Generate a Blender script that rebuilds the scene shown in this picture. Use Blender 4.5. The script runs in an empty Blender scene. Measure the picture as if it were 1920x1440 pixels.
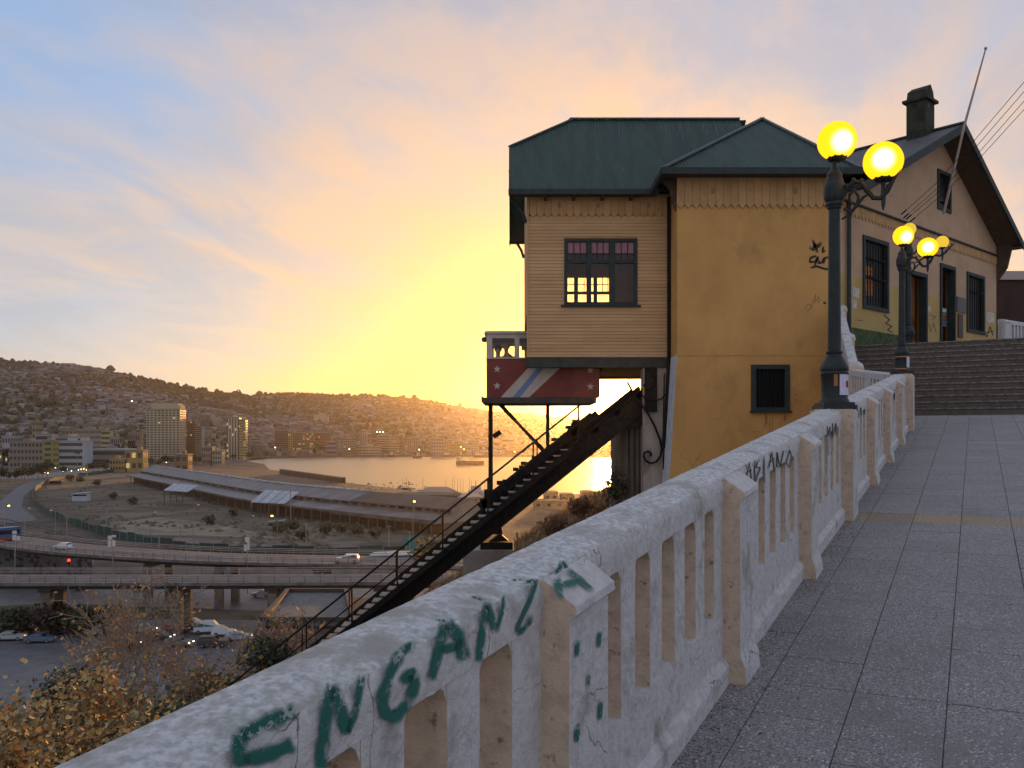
import bpy, bmesh, math, random
from mathutils import Vector, Matrix, noise as mnoise
R = math.radians
SC = bpy.context.scene
COL = SC.collection
random.seed(7)

# ------------------------------------------------------------------ camera
F, CX, HZ = 1660.0, 960.0, 820.0      # focal length in px of the 1920 px photo, principal column, horizon row
cam_d = bpy.data.cameras.new('camera')
cam = bpy.data.objects.new('camera', cam_d); COL.objects.link(cam)
cam_d.sensor_width = 36.0
cam_d.lens = 36.0 * F / 1920.0
cam_d.shift_y = (HZ - 720.0) / 1920.0
cam_d.clip_start = 0.05
cam_d.clip_end = 20000.0
cam.location = (0, 0, 0)
cam.rotation_euler = (R(90), 0, 0)
SC.camera = cam

# ------------------------------------------------------------------ sun and sky
SUN = Vector((0.1205, 1.0, 0.054)).normalized()
SUN_AZ = math.atan2(SUN.x, SUN.y)
SUN_EL = math.asin(SUN.z)

world = bpy.data.worlds.new('World'); SC.world = world
world.use_nodes = True
WT = world.node_tree; WT.nodes.clear()


def build_world():
    nt = WT
    def nd(t, **k):
        n = nt.nodes.new(t)
        for a, b in k.items(): setattr(n, a, b)
        return n
    def put(sock, v):
        if isinstance(v, (int, float)): sock.default_value = v
        elif isinstance(v, (tuple, list, Vector)): sock.default_value = tuple(v)
        else: nt.links.new(v, sock)
    def ma(op, a, b=0.0, clamp=False):
        n = nd('ShaderNodeMath', operation=op, use_clamp=clamp); put(n.inputs[0], a); put(n.inputs[1], b); return n.outputs[0]
    def vm(op, a, b=(0, 0, 0)):
        n = nd('ShaderNodeVectorMath', operation=op); put(n.inputs[0], a); put(n.inputs[1], b)
        return n.outputs['Value'] if op == 'DOT_PRODUCT' else n.outputs[0]
    def ramp(fac, stops, interp='EASE'):
        n = nd('ShaderNodeValToRGB'); put(n.inputs[0], fac); cr = n.color_ramp; cr.interpolation = interp
        while len(cr.elements) < len(stops): cr.elements.new(0.5)
        for e, (p, c) in zip(cr.elements, stops): e.position = p; e.color = (*c, 1)
        return n.outputs[0]
    def mixc(f, a, b, typ='MIX'):
        n = nd('ShaderNodeMix', data_type='RGBA', blend_type=typ); put(n.inputs[0], f); put(n.inputs[6], a); put(n.inputs[7], b); return n.outputs[2]
    tc = nd('ShaderNodeTexCoord')
    D = vm('NORMALIZE', tc.outputs['Generated'])
    STR = (1.0, 1.0, 1.7)
    DS = vm('NORMALIZE', vm('MULTIPLY', D, STR))
    c = vm('DOT_PRODUCT', DS, Vector((SUN.x, SUN.y, SUN.z * 1.7)).normalized())       # the glow lies flat along the horizon
    th = ma('DIVIDE', ma('ARCCOSINE', ma('MINIMUM', ma('MAXIMUM', c, -1.0), 1.0)), math.pi)   # 0..1 = 0..180 deg
    sep = nd('ShaderNodeSeparateXYZ'); put(sep.inputs[0], D)
    x, y, z = sep.outputs
    zz = ma('MAXIMUM', z, 0.0)
    # cloud sheet: coordinates on a plane overhead, turned so one axis runs towards the sun
    den = ma('ADD', zz, 0.10)
    ca = SUN_AZ + 0.16
    pa = vm('DOT_PRODUCT', D, (math.cos(ca), -math.sin(ca), 0))
    pb = vm('DOT_PRODUCT', D, (math.sin(ca), math.cos(ca), 0))
    u = ma('DIVIDE', pa, den); v = ma('DIVIDE', pb, den)
    def streak(su, sv, off, det, rough, dist):
        cb = nd('ShaderNodeCombineXYZ'); put(cb.inputs[0], ma('MULTIPLY', u, su)); put(cb.inputs[1], ma('MULTIPLY', v, sv)); put(cb.inputs[2], off)
        n = nd('ShaderNodeTexNoise'); put(n.inputs['Vector'], cb.outputs[0]); put(n.inputs['Scale'], 1.0); put(n.inputs['Detail'], det)
        put(n.inputs['Roughness'], rough); put(n.inputs['Distortion'], dist); return n.outputs[0]
    n1 = streak(0.75, 0.40, OFF1, 8.0, 0.55, 0.7)
    n2 = streak(3.0, 1.35, 9.7, 7.0, 0.62, 1.1)
    nn = ma('ADD', ma('MULTIPLY', n1, 0.68), ma('MULTIPLY', n2, 0.32))
    mr = nd('ShaderNodeMapRange', interpolation_type='SMOOTHSTEP'); put(mr.inputs[0], nn); put(mr.inputs[1], 0.39); put(mr.inputs[2], 0.59)
    cloud = mr.outputs[0]
    d = lambda deg: deg / 180.0
    clear = ramp(th, [(0, (1.3, 1.1, 0.42)), (d(5), (1.0, 0.74, 0.10)), (d(9), (0.88, 0.53, 0.07)), (d(13), (0.76, 0.43, 0.11)), (d(18), (0.62, 0.41, 0.22)),
                      (d(24), (0.50, 0.42, 0.38)), (d(31), (0.36, 0.41, 0.52)), (d(41), (0.20, 0.35, 0.63)), (d(60), (0.30, 0.40, 0.60)), (d(100), (0.46, 0.52, 0.66)), (1, (0.50, 0.51, 0.62))], 'B_SPLINE')
    lit = ramp(th, [(0, (1.3, 1.1, 0.42)), (d(5), (1.0, 0.74, 0.10)), (d(9), (0.90, 0.53, 0.07)), (d(13), (0.83, 0.44, 0.11)), (d(18), (0.78, 0.43, 0.17)),
                    (d(24), (0.74, 0.45, 0.26)), (d(31), (0.62, 0.43, 0.34)), (d(41), (0.42, 0.41, 0.47)), (d(70), (0.40, 0.42, 0.52)), (d(100), (0.52, 0.52, 0.60)), (1, (0.54, 0.52, 0.58))], 'B_SPLINE')
    col = mixc(cloud, clear, lit)
    # darker undersides of the cloud streaks
    sh = streak(1.9, 0.85, 21.3, 8.0, 0.60, 1.0)
    mr2 = nd('ShaderNodeMapRange', interpolation_type='SMOOTHSTEP'); put(mr2.inputs[0], sh); put(mr2.inputs[1], 0.44); put(mr2.inputs[2], 0.64)
    far = nd('ShaderNodeMapRange', interpolation_type='SMOOTHSTEP'); put(far.inputs[0], th); put(far.inputs[1], d(14)); put(far.inputs[2], d(30))
    dark = ma('MULTIPLY', ma('MULTIPLY', mr2.outputs[0], far.outputs[0]), 0.62)
    col = mixc(dark, col, (0.28, 0.34, 0.47, 1))
    # pale band low over the hills away from the sun
    lowb = nd('ShaderNodeMapRange', interpolation_type='SMOOTHSTEP'); put(lowb.inputs[0], zz); put(lowb.inputs[1], 0.16); put(lowb.inputs[2], 0.0)
    fl = ma('MULTIPLY', ma('MULTIPLY', lowb.outputs[0], far.outputs[0]), 0.55)
    col = mixc(fl, col, (0.58, 0.50, 0.43, 1))
    # glare round the sun's disc
    g = ramp(th, [(0, (1, 1, 1)), (d(1.5), (0.6, 0.6, 0.6)), (d(3.5), (0.10, 0.10, 0.10)), (d(6.5), (0, 0, 0))], 'LINEAR')
    glow = mixc(1.0, g, (9.0, 5.6, 1.5, 1), 'MULTIPLY')
    col = mixc(1.0, col, glow, 'ADD')
    sky = nd('ShaderNodeTexSky', sky_type='NISHITA')
    sky.sun_disc = False; sky.sun_elevation = SUN_EL; sky.sun_rotation = SUN_AZ; sky.air_density = 1.0; sky.dust_density = 1.0
    bg1 = nd('ShaderNodeBackground'); put(bg1.inputs[0], col); put(bg1.inputs[1], SKY_GAIN)
    bg2 = nd('ShaderNodeBackground'); put(bg2.inputs[0], sky.outputs[0]); put(bg2.inputs[1], 0.05)
    add = nd('ShaderNodeAddShader'); put(add.inputs[0], bg1.outputs[0]); put(add.inputs[1], bg2.outputs[0])
    out = nd('ShaderNodeOutputWorld'); put(out.inputs[0], add.outputs[0])


OFF1 = 26.1
SKY_GAIN = 0.90
HAZE = 0.000040
build_world()

sun_d = bpy.data.lights.new('sun', 'SUN')
sun_d.energy = 5.0; sun_d.angle = R(1.2); sun_d.color = (1.0, 0.47, 0.13)
sun_o = bpy.data.objects.new('sun', sun_d); COL.objects.link(sun_o)
sun_o.rotation_euler = (-SUN).to_track_quat('-Z', 'Y').to_euler()
sun_o.location = SUN * 50

SC.view_settings.view_transform = 'Standard'
SC.view_settings.look = 'None'
SC.view_settings.exposure = 0.22
SC.view_settings.gamma = 1.0
SC.render.engine = 'CYCLES'
CY = SC.cycles
CY.use_denoising = True
CY.max_bounces = 6; CY.diffuse_bounces = 3; CY.glossy_bounces = 3; CY.transmission_bounces = 4
CY.transparent_max_bounces = 24; CY.volume_bounces = 1
CY.sample_clamp_indirect = 6.0
CY.caustics_reflective = False; CY.caustics_refractive = False


# ------------------------------------------------------------------ helpers
def P(px, py, Y):
    'a point seen at photo pixel (px, py) at depth Y'
    return Vector(((px - CX) / F * Y, Y, (HZ - py) / F * Y))


def G(px, py, z=-33.0):
    'the point of the level plane z seen at photo pixel (px, py)'
    Y = -z * F / (py - HZ)
    return Vector(((px - CX) / F * Y, Y, z))


class MB:
    'collects shapes for one mesh object'
    def __init__(self, xf=None):
        self.v = []; self.f = []; self.m = []; self.xf = xf; self.c = []; self.cur = 0; self.curc = None
    def add(self, vs, fs):
        o = len(self.v)
        for p in vs:
            self.v.append(self.xf(*p) if self.xf else Vector(p))
        for f in fs:
            self.f.append([o + i for i in f]); self.m.append(self.cur); self.c.append(self.curc)
        return self
    def box(self, x0, x1, y0, y1, z0, z1):
        return self.add([(x0, y0, z0), (x1, y0, z0), (x1, y1, z0), (x0, y1, z0), (x0, y0, z1), (x1, y0, z1), (x1, y1, z1), (x0, y1, z1)],
                        [(0, 3, 2, 1), (4, 5, 6, 7), (0, 1, 5, 4), (1, 2, 6, 5), (2, 3, 7, 6), (3, 0, 4, 7)])
    def poly(self, pts):
        return self.add(pts, [tuple(range(len(pts)))])
    def slab(self, pts, off):
        'polygon pts thickened by vector off'
        n = len(pts); off = Vector(off)
        a = [Vector(p) for p in pts]; b = [p + off for p in a]
        fs = [tuple(range(n)), tuple(reversed(range(n, 2 * n)))]
        fs += [(i, n + i, n + (i + 1) % n, (i + 1) % n) for i in range(n)]
        return self.add([tuple(p) for p in a + b], fs)
    def tube(self, pts, r, n=6, cap=True):
        pts = [Vector(p) for p in pts]
        rs = r if isinstance(r, (list, tuple)) else [r] * len(pts)
        vs = []; fs = []
        ref = Vector((0.12, 0.23, 1.0)).normalized()
        for i, p in enumerate(pts):
            d = (pts[min(i + 1, len(pts) - 1)] - pts[max(i - 1, 0)])
            if d.length < 1e-9: d = Vector((0, 0, 1))
            d.normalize()
            a = d.cross(ref)
            if a.length < 0.05: a = d.cross(Vector((1, 0, 0)))
            a.normalize(); b = d.cross(a)
            for k in range(n):
                t = 2 * math.pi * k / n
                vs.append(tuple(p + (a * math.cos(t) + b * math.sin(t)) * rs[i]))
        for i in range(len(pts) - 1):
            for k in range(n):
                k2 = (k + 1) % n
                fs.append((i * n + k, i * n + k2, (i + 1) * n + k2, (i + 1) * n + k))
        if cap:
            fs.append(tuple(reversed(range(n)))); fs.append(tuple((len(pts) - 1) * n + k for k in range(n)))
        return self.add(vs, fs)
    def bar(self, p0, p1, w, h=None):
        'square bar from p0 to p1'
        h = h or w
        p0 = Vector(p0); p1 = Vector(p1); d = (p1 - p0).normalized()
        a = d.cross(Vector((0, 0, 1)))
        if a.length < 0.02: a = Vector((1, 0, 0))
        a.normalize(); b = a.cross(d).normalized()
        vs = []
        for p in (p0, p1):
            for s, t in ((-1, -1), (1, -1), (1, 1), (-1, 1)):
                vs.append(tuple(p + a * (s * w / 2) + b * (t * h / 2)))
        return self.add(vs, [(0, 1, 2, 3), (7, 6, 5, 4), (0, 4, 5, 1), (1, 5, 6, 2), (2, 6, 7, 3), (3, 7, 4, 0)])
    def lathe(self, prof, n=16, c=(0, 0, 0), rot=0.0):
        'prof: list of (r, z) from bottom to top'
        vs = []; fs = []
        for r, z in prof:
            for k in range(n):
                t = 2 * math.pi * k / n + rot
                vs.append((c[0] + r * math.cos(t), c[1] + r * math.sin(t), c[2] + z))
        m = len(prof)
        for i in range(m - 1):
            for k in range(n):
                k2 = (k + 1) % n
                fs.append((i * n + k, i * n + k2, (i + 1) * n + k2, (i + 1) * n + k))
        fs.append(tuple(reversed(range(n)))); fs.append(tuple((m - 1) * n + k for k in range(n)))
        return self.add(vs, fs)
    def sphere(self, c, r, nu=12, nv=8, sz=1.0):
        prof = [(max(1e-4, r * math.sin(math.pi * j / nv)), -r * sz * math.cos(math.pi * j / nv)) for j in range(nv + 1)]
        return self.lathe(prof, nu, c)
    def mesh(self, name, mats, smooth=False):
        me = bpy.data.meshes.new(name)
        me.from_pydata([tuple(p) for p in self.v], [], self.f)
        if not isinstance(mats, (list, tuple)): mats = [mats]
        for m in mats: me.materials.append(m)
        if len(mats) > 1: me.polygons.foreach_set('material_index', self.m)
        if any(c is not None for c in self.c):
            at = me.color_attributes.new('col', 'FLOAT_COLOR', 'CORNER')
            buf = []
            for f, c in zip(self.f, self.c):
                c = c or (0.5, 0.5, 0.5)
                buf.extend([c[0], c[1], c[2], 1.0] * len(f))
            at.data.foreach_set('color', buf)
        if smooth is True: me.polygons.foreach_set('use_smooth', [True] * len(me.polygons))
        me.update()
        return me
    def build(self, name, mats, parent=None, smooth=False, kind=None, loc=None):
        o = bpy.data.objects.new(name, self.mesh(name, mats, smooth)); COL.objects.link(o)
        if smooth == 'auto':
            bm = bmesh.new(); bm.from_mesh(o.data); bmesh.ops.remove_doubles(bm, verts=bm.verts, dist=1e-5); bmesh.ops.recalc_face_normals(bm, faces=bm.faces)
            for e in bm.edges: e.smooth = e.calc_face_angle(3.0) < 0.7
            for f in bm.faces: f.smooth = True
            bm.to_mesh(o.data); bm.free()
        if parent: o.parent = parent
        if kind: o['kind'] = kind
        if loc: o.location = loc
        return o


def tag(o, label, cat, group=None):
    o['label'] = label; o['category'] = cat
    if group: o['group'] = group
    return o


def empty(name, label=None, cat=None, group=None, loc=(0, 0, 0)):
    o = bpy.data.objects.new(name, None); COL.objects.link(o); o.location = loc; o.empty_display_size = 0.2
    if label: tag(o, label, cat, group)
    return o


def structure(o):
    o['kind'] = 'structure'; return o


def inst(name, me, parent=None, loc=(0, 0, 0), rz=0.0, sc=None):
    o = bpy.data.objects.new(name, me); COL.objects.link(o); o.location = loc; o.rotation_euler = (0, 0, rz)
    if sc: o.scale = sc
    if parent: o.parent = parent
    return o


def copy_tree(o, parent=None):
    c = o.copy(); COL.objects.link(c); c.parent = parent
    for ch in o.children: copy_tree(ch, c)
    return c


# ------------------------------------------------------------------ materials
MATS = {}


def mat(name, col, rough=0.85, col2=None, scale=4.0, lo=0.40, hi=0.62, col3=None, scale3=1.0, lo3=0.55, hi3=0.66, bump=0.0, bscale=40.0,
        metal=0.0, rnd=0.0, stretch=None, spec=0.4, speck=None, crack=None):
    if name in MATS: return MATS[name]
    m = bpy.data.materials.new(name); m.use_nodes = True
    nt = m.node_tree; b = nt.nodes['Principled BSDF']
    b.inputs['Roughness'].default_value = rough; b.inputs['Metallic'].default_value = metal
    b.inputs['Specular IOR Level'].default_value = spec
    L = nt.links.new
    geo = nt.nodes.new('ShaderNodeNewGeometry'); pos = geo.outputs['Position']
    if stretch:
        mp = nt.nodes.new('ShaderNodeVectorMath'); mp.operation = 'MULTIPLY'; L(pos, mp.inputs[0]); mp.inputs[1].default_value = stretch; pos = mp.outputs[0]
    cur = None
    def noise(s, det=5.0, rg=0.6):
        n = nt.nodes.new('ShaderNodeTexNoise'); L(pos, n.inputs['Vector']); n.inputs['Scale'].default_value = s; n.inputs['Detail'].default_value = det; n.inputs['Roughness'].default_value = rg
        return n.outputs[0]
    def rng(src, a, c):
        n = nt.nodes.new('ShaderNodeMapRange'); L(src, n.inputs[0]); n.inputs[1].default_value = a; n.inputs[2].default_value = c; return n.outputs[0]
    def mix(f, a, c, typ='MIX'):
        n = nt.nodes.new('ShaderNodeMix'); n.data_type = 'RGBA'; n.blend_type = typ
        for i, s in ((0, f), (6, a), (7, c)):
            if isinstance(s, (int, float)): n.inputs[i].default_value = s
            elif isinstance(s, tuple): n.inputs[i].default_value = (*s[:3], 1)
            else: L(s, n.inputs[i])
        return n.outputs[2]
    cur = tuple(col)
    if col2: cur = mix(rng(noise(scale), lo, hi), tuple(col), tuple(col2))
    if col3: cur = mix(rng(noise(scale3, 6.0, 0.65), lo3, hi3), cur, tuple(col3))
    if speck:
        sc_, thr, sc_col = speck
        vo = nt.nodes.new('ShaderNodeTexVoronoi'); L(pos, vo.inputs['Vector']); vo.inputs['Scale'].default_value = sc_
        sp = nt.nodes.new('ShaderNodeSeparateColor'); L(vo.outputs['Color'], sp.inputs[0])
        near = rng(vo.outputs['Distance'], 0.42, 0.30)
        pick = rng(sp.outputs[0], thr, thr + 0.02)
        mm = nt.nodes.new('ShaderNodeMath'); mm.operation = 'MULTIPLY'; L(near, mm.inputs[0]); L(pick, mm.inputs[1])
        cur = mix(mm.outputs[0], cur, sc_col)
    if crack:
        cs, cw, ccol = crack
        dn = nt.nodes.new('ShaderNodeTexNoise'); L(pos, dn.inputs['Vector']); dn.inputs['Scale'].default_value = cs * 2.2; dn.inputs['Detail'].default_value = 5
        av = nt.nodes.new('ShaderNodeVectorMath'); av.operation = 'MULTIPLY_ADD'; L(dn.outputs['Color'], av.inputs[0]); av.inputs[1].default_value = (0.5 / cs,) * 3; L(pos, av.inputs[2])
        ve = nt.nodes.new('ShaderNodeTexVoronoi'); ve.feature = 'DISTANCE_TO_EDGE'; L(av.outputs[0], ve.inputs['Vector']); ve.inputs['Scale'].default_value = cs
        ln = rng(ve.outputs['Distance'], cw, cw * 0.35)
        mk = rng(noise(cs * 0.7, 3.0, 0.5), 0.50, 0.60)
        mm = nt.nodes.new('ShaderNodeMath'); mm.operation = 'MULTIPLY'; L(ln, mm.inputs[0]); L(mk, mm.inputs[1])
        cur = mix(mm.outputs[0], cur, ccol)
    if rnd:
        oi = nt.nodes.new('ShaderNodeObjectInfo')
        r = nt.nodes.new('ShaderNodeMapRange'); L(oi.outputs['Random'], r.inputs[0]); r.inputs[3].default_value = 1 - rnd; r.inputs[4].default_value = 1 + rnd
        hs = nt.nodes.new('ShaderNodeHueSaturation'); L(r.outputs[0], hs.inputs['Value'])
        if isinstance(cur, tuple): hs.inputs['Color'].default_value = (*cur[:3], 1)
        else: L(cur, hs.inputs['Color'])
        cur = hs.outputs[0]
    if isinstance(cur, tuple): b.inputs['Base Color'].default_value = (*cur[:3], 1)
    else: L(cur, b.inputs['Base Color'])
    if bump:
        bp = nt.nodes.new('ShaderNodeBump'); bp.inputs['Strength'].default_value = 1.0; bp.inputs['Distance'].default_value = bump
        L(noise(bscale, 6.0, 0.65), bp.inputs['Height']); L(bp.outputs[0], b.inputs['Normal'])
    MATS[name] = m
    return m


def emit(name, col, strength):
    if name in MATS: return MATS[name]
    m = bpy.data.materials.new(name); m.use_nodes = True; nt = m.node_tree; nt.nodes.clear()
    e = nt.nodes.new('ShaderNodeEmission'); e.inputs[0].default_value = (*col, 1); e.inputs[1].default_value = strength
    o = nt.nodes.new('ShaderNodeOutputMaterial'); nt.links.new(e.outputs[0], o.inputs[0]); MATS[name] = m
    return m


def glass(name, tint=(1, 1, 1), gloss=0.12, rough=0.03):
    if name in MATS: return MATS[name]
    m = bpy.data.materials.new(name); m.use_nodes = True; nt = m.node_tree; nt.nodes.clear()
    t = nt.nodes.new('ShaderNodeBsdfTransparent'); t.inputs[0].default_value = (*tint, 1)
    g = nt.nodes.new('ShaderNodeBsdfGlossy'); g.inputs['Roughness'].default_value = rough
    x = nt.nodes.new('ShaderNodeMixShader'); x.inputs[0].default_value = gloss
    nt.links.new(t.outputs[0], x.inputs[1]); nt.links.new(g.outputs[0], x.inputs[2])
    o = nt.nodes.new('ShaderNodeOutputMaterial'); nt.links.new(x.outputs[0], o.inputs[0]); MATS[name] = m
    return m


def paint(name, col, cover=0.75, scale=30.0, rough=0.7):
    'spray or brush paint that does not cover fully'
    if name in MATS: return MATS[name]
    m = bpy.data.materials.new(name); m.use_nodes = True; nt = m.node_tree; b = nt.nodes['Principled BSDF']
    b.inputs['Base Color'].default_value = (*col, 1); b.inputs['Roughness'].default_value = rough
    geo = nt.nodes.new('ShaderNodeNewGeometry')
    n = nt.nodes.new('ShaderNodeTexNoise'); nt.links.new(geo.outputs['Position'], n.inputs['Vector']); n.inputs['Scale'].default_value = scale; n.inputs['Detail'].default_value = 7; n.inputs['Roughness'].default_value = 0.7
    a = nt.nodes.new('ShaderNodeAttribute'); a.attribute_name = 'edge'
    r = nt.nodes.new('ShaderNodeMapRange'); nt.links.new(n.outputs[0], r.inputs[0]); r.inputs[1].default_value = 0.72 - 0.4 * cover; r.inputs[2].default_value = 0.62 - 0.4 * cover + 0.12
    r.inputs[3].default_value = 0.35; r.inputs[4].default_value = 1.0
    mu = nt.nodes.new('ShaderNodeMath'); mu.operation = 'MULTIPLY'; nt.links.new(r.outputs[0], mu.inputs[0]); nt.links.new(a.outputs['Fac'], mu.inputs[1])
    t = nt.nodes.new('ShaderNodeBsdfTransparent'); x = nt.nodes.new('ShaderNodeMixShader')
    nt.links.new(mu.outputs[0], x.inputs[0]); nt.links.new(t.outputs[0], x.inputs[1]); nt.links.new(b.outputs[0], x.inputs[2])
    nt.links.new(x.outputs[0], nt.nodes['Material Output'].inputs[0]); MATS[name] = m
    return m


def vcol(name, rough=0.85):
    if name in MATS: return MATS[name]
    m = bpy.data.materials.new(name); m.use_nodes = True; nt = m.node_tree; b = nt.nodes['Principled BSDF']
    a = nt.nodes.new('ShaderNodeVertexColor'); a.layer_name = 'col'
    nt.links.new(a.outputs[0], b.inputs['Base Color']); b.inputs['Roughness'].default_value = rough; MATS[name] = m
    return m


def strokes(name, lines, width, proj, material, parent, soft=0.35):
    """painted strokes: polylines of photo pixels, each point put on its surface by proj(px, py) -> (point, normal);
    the ribbon fades over its rim (vertex attribute 'edge')"""
    V = []; Fc = []; E = []
    for ln in lines:
        w = width
        if isinstance(ln, tuple): ln, w = ln
        pts = []
        for i in range(len(ln) - 1):
            (x0, y0), (x1, y1) = ln[i], ln[i + 1]
            k = max(1, int(math.hypot(x1 - x0, y1 - y0) / max(0.7, min(5.0, w * 0.4))))
            for j in range(k): pts.append((x0 + (x1 - x0) * j / k, y0 + (y1 - y0) * j / k))
        pts.append(ln[-1])
        n = len(pts); base = len(V)
        for i, (x, y) in enumerate(pts):
            a = pts[max(i - 1, 0)]; c = pts[min(i + 1, n - 1)]
            dx, dy = c[0] - a[0], c[1] - a[1]; l = math.hypot(dx, dy) or 1.0
            nx, ny = -dy / l, dx / l
            ww = w * (0.85 + 0.3 * mnoise.noise(Vector((x * 0.05, y * 0.05, 1.7))))
            f_ = i / max(1, n - 1)
            if n < 9: ww *= max(0.05, math.sqrt(max(0.0, 1 - (2 * f_ - 1) ** 2)))
            en = min(1.0, (i + 0.0) / 2.0, (n - 1 - i) / 2.0)
            for t, e in ((-0.5, 0.0), (-0.36, 0.55), (-0.2, 1.0), (0.2, 1.0), (0.36, 0.55), (0.5, 0.0)):
                p, nn = proj(x + nx * ww * t, y + ny * ww * t)
                V.append(tuple(p + nn * 0.0065)); E.append(e * en if n >= 9 else e)
        for i in range(n - 1):
            for q in range(5):
                Fc.append((base + i * 6 + q, base + i * 6 + q + 1, base + (i + 1) * 6 + q + 1, base + (i + 1) * 6 + q))
    me = bpy.data.meshes.new(name); me.from_pydata(V, [], Fc); me.materials.append(material)
    at = me.attributes.new('edge', 'FLOAT', 'POINT'); at.data.foreach_set('value', E)
    o = bpy.data.objects.new(name, me); COL.objects.link(o)
    if parent: o.parent = parent
    return o


def on_plane(p0, n):
    'photo pixel -> point of the plane through p0 with normal n'
    p0 = Vector(p0); n = Vector(n).normalized()
    def f(px, py):
        d = Vector(((px - CX) / F, 1.0, (HZ - py) / F))
        return d * (p0.dot(n) / d.dot(n)), n
    return f


def corrugated(mb, pts, pitch=0.09, amp=0.012, thick=0.03):
    'roof sheet on a planar polygon; first edge pts[0]-pts[1] is the eave, waves run up the slope'
    pts = [Vector(p) for p in pts]
    u = (pts[1] - pts[0]).normalized(); n = None
    for q in pts[2:]:
        n = u.cross(q - pts[0])
        if n.length > 1e-3: break
    n.normalize()
    if n.z < 0: n = -n
    w = n.cross(u).normalized()
    if w.z < 0: w = -w
    uv = [((p - pts[0]).dot(u), (p - pts[0]).dot(w)) for p in pts]
    u0 = min(a for a, _ in uv); u1 = max(a for a, _ in uv)
    k = max(2, int((u1 - u0) / pitch * 4))
    rows = []
    for i in range(k + 1):
        x = u0 + (u1 - u0) * (i + 0.0) / k
        x = min(max(x, u0 + 1e-5), u1 - 1e-5)
        ys = []
        for j in range(len(uv)):
            (ax, ay), (bx, by) = uv[j], uv[(j + 1) % len(uv)]
            if (ax - x) * (bx - x) < 0: ys.append(ay + (by - ay) * (x - ax) / (bx - ax))
        if len(ys) < 2: continue
        off = n * (amp * math.sin(x / pitch * 2 * math.pi))
        rows.append((pts[0] + u * x + w * min(ys) + off, pts[0] + u * x + w * max(ys) + off))
    vs = []; fs = []
    for a, c in rows: vs += [tuple(a), tuple(c)]
    for i in range(len(rows) - 1): fs.append((2 * i, 2 * i + 2, 2 * i + 3, 2 * i + 1))
    mb.add(vs, fs)
    mb.slab([tuple(p - n * (amp + 0.012)) for p in pts], tuple(-n * thick))
# ------------------------------------------------------------------ path, stairs and balustrades
E_S = Vector((0.4638, 0.8859, 0)); E_V = Vector((0.8859, -0.4638, 0)); GR = 0.1009


def U(s, v, h=0.0):
    'path frame: s metres along, v metres to the right, h above the ramp'
    return E_S * s + E_V * v + Vector((0, 0, -1.6 + GR * s + h))


def in_view(p, m=40):
    if p.y < 0.3: return False
    x = CX + F * p.x / p.y; y = HZ - F * p.z / p.y
    return -m < x < 1920 + m and -m < y < 1440 + m


M_tile = mat('terrazzo_tile', (0.30, 0.287, 0.288), 0.6, (0.115, 0.109, 0.11), 95.0, 0.41, 0.59, col3=(0.16, 0.152, 0.15), scale3=1.6, lo3=0.50, hi3=0.75,
             bump=0.003, bscale=160.0, rnd=0.07, speck=(70.0, 0.82, (0.52, 0.47, 0.43)))
M_tile_tan = mat('tan_tile', (0.33, 0.23, 0.14), 0.6, (0.20, 0.15, 0.11), 60.0, 0.42, 0.6, bump=0.003, bscale=120.0, rnd=0.12, speck=(60.0, 0.8, (0.42, 0.33, 0.25)))
M_joint = mat('path_screed', (0.20, 0.19, 0.18), 0.9, (0.10, 0.095, 0.09), 14.0, 0.4, 0.65, col3=(0.27, 0.25, 0.23), scale3=5.0, lo3=0.55, hi3=0.7, bump=0.006, bscale=70.0)
M_white = mat('weathered_white_paint', (0.57, 0.55, 0.555), 0.85, (0.47, 0.45, 0.455), 26.0, 0.42, 0.64, col3=(0.30, 0.28, 0.265), scale3=5.0, lo3=0.54, hi3=0.70,
              bump=0.013, bscale=42.0, crack=(3.2, 0.009, (0.17, 0.15, 0.135)))
M_warm_lit = mat('warm_lit_paint', (0.60, 0.455, 0.345), 0.85, (0.47, 0.355, 0.27), 19.0, 0.42, 0.66, col3=(0.22, 0.16, 0.12), scale3=18.0, lo3=0.60, hi3=0.68, bump=0.006, bscale=55.0)  # the white paint tinted peach: warm evening light put into the colour
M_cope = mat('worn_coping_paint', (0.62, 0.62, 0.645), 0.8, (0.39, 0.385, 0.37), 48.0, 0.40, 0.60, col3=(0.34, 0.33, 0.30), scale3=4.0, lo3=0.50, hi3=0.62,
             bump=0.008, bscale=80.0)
M_white2 = mat('white_paint_plain', (0.64, 0.63, 0.63), 0.85, (0.45, 0.45, 0.46), 3.0, 0.42, 0.7, bump=0.004, bscale=30.0)
M_step = mat('dark_stone_step', (0.125, 0.098, 0.082), 0.85, (0.085, 0.066, 0.056), 9.0, 0.4, 0.62, col3=(0.12, 0.10, 0.085), scale3=30.0, lo3=0.55, hi3=0.7, bump=0.006, bscale=40.0)
M_nose = mat('step_nosing', (0.22, 0.19, 0.17), 0.7, (0.10, 0.085, 0.075), 14.0, 0.42, 0.58, bump=0.004, bscale=60.0)

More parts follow.
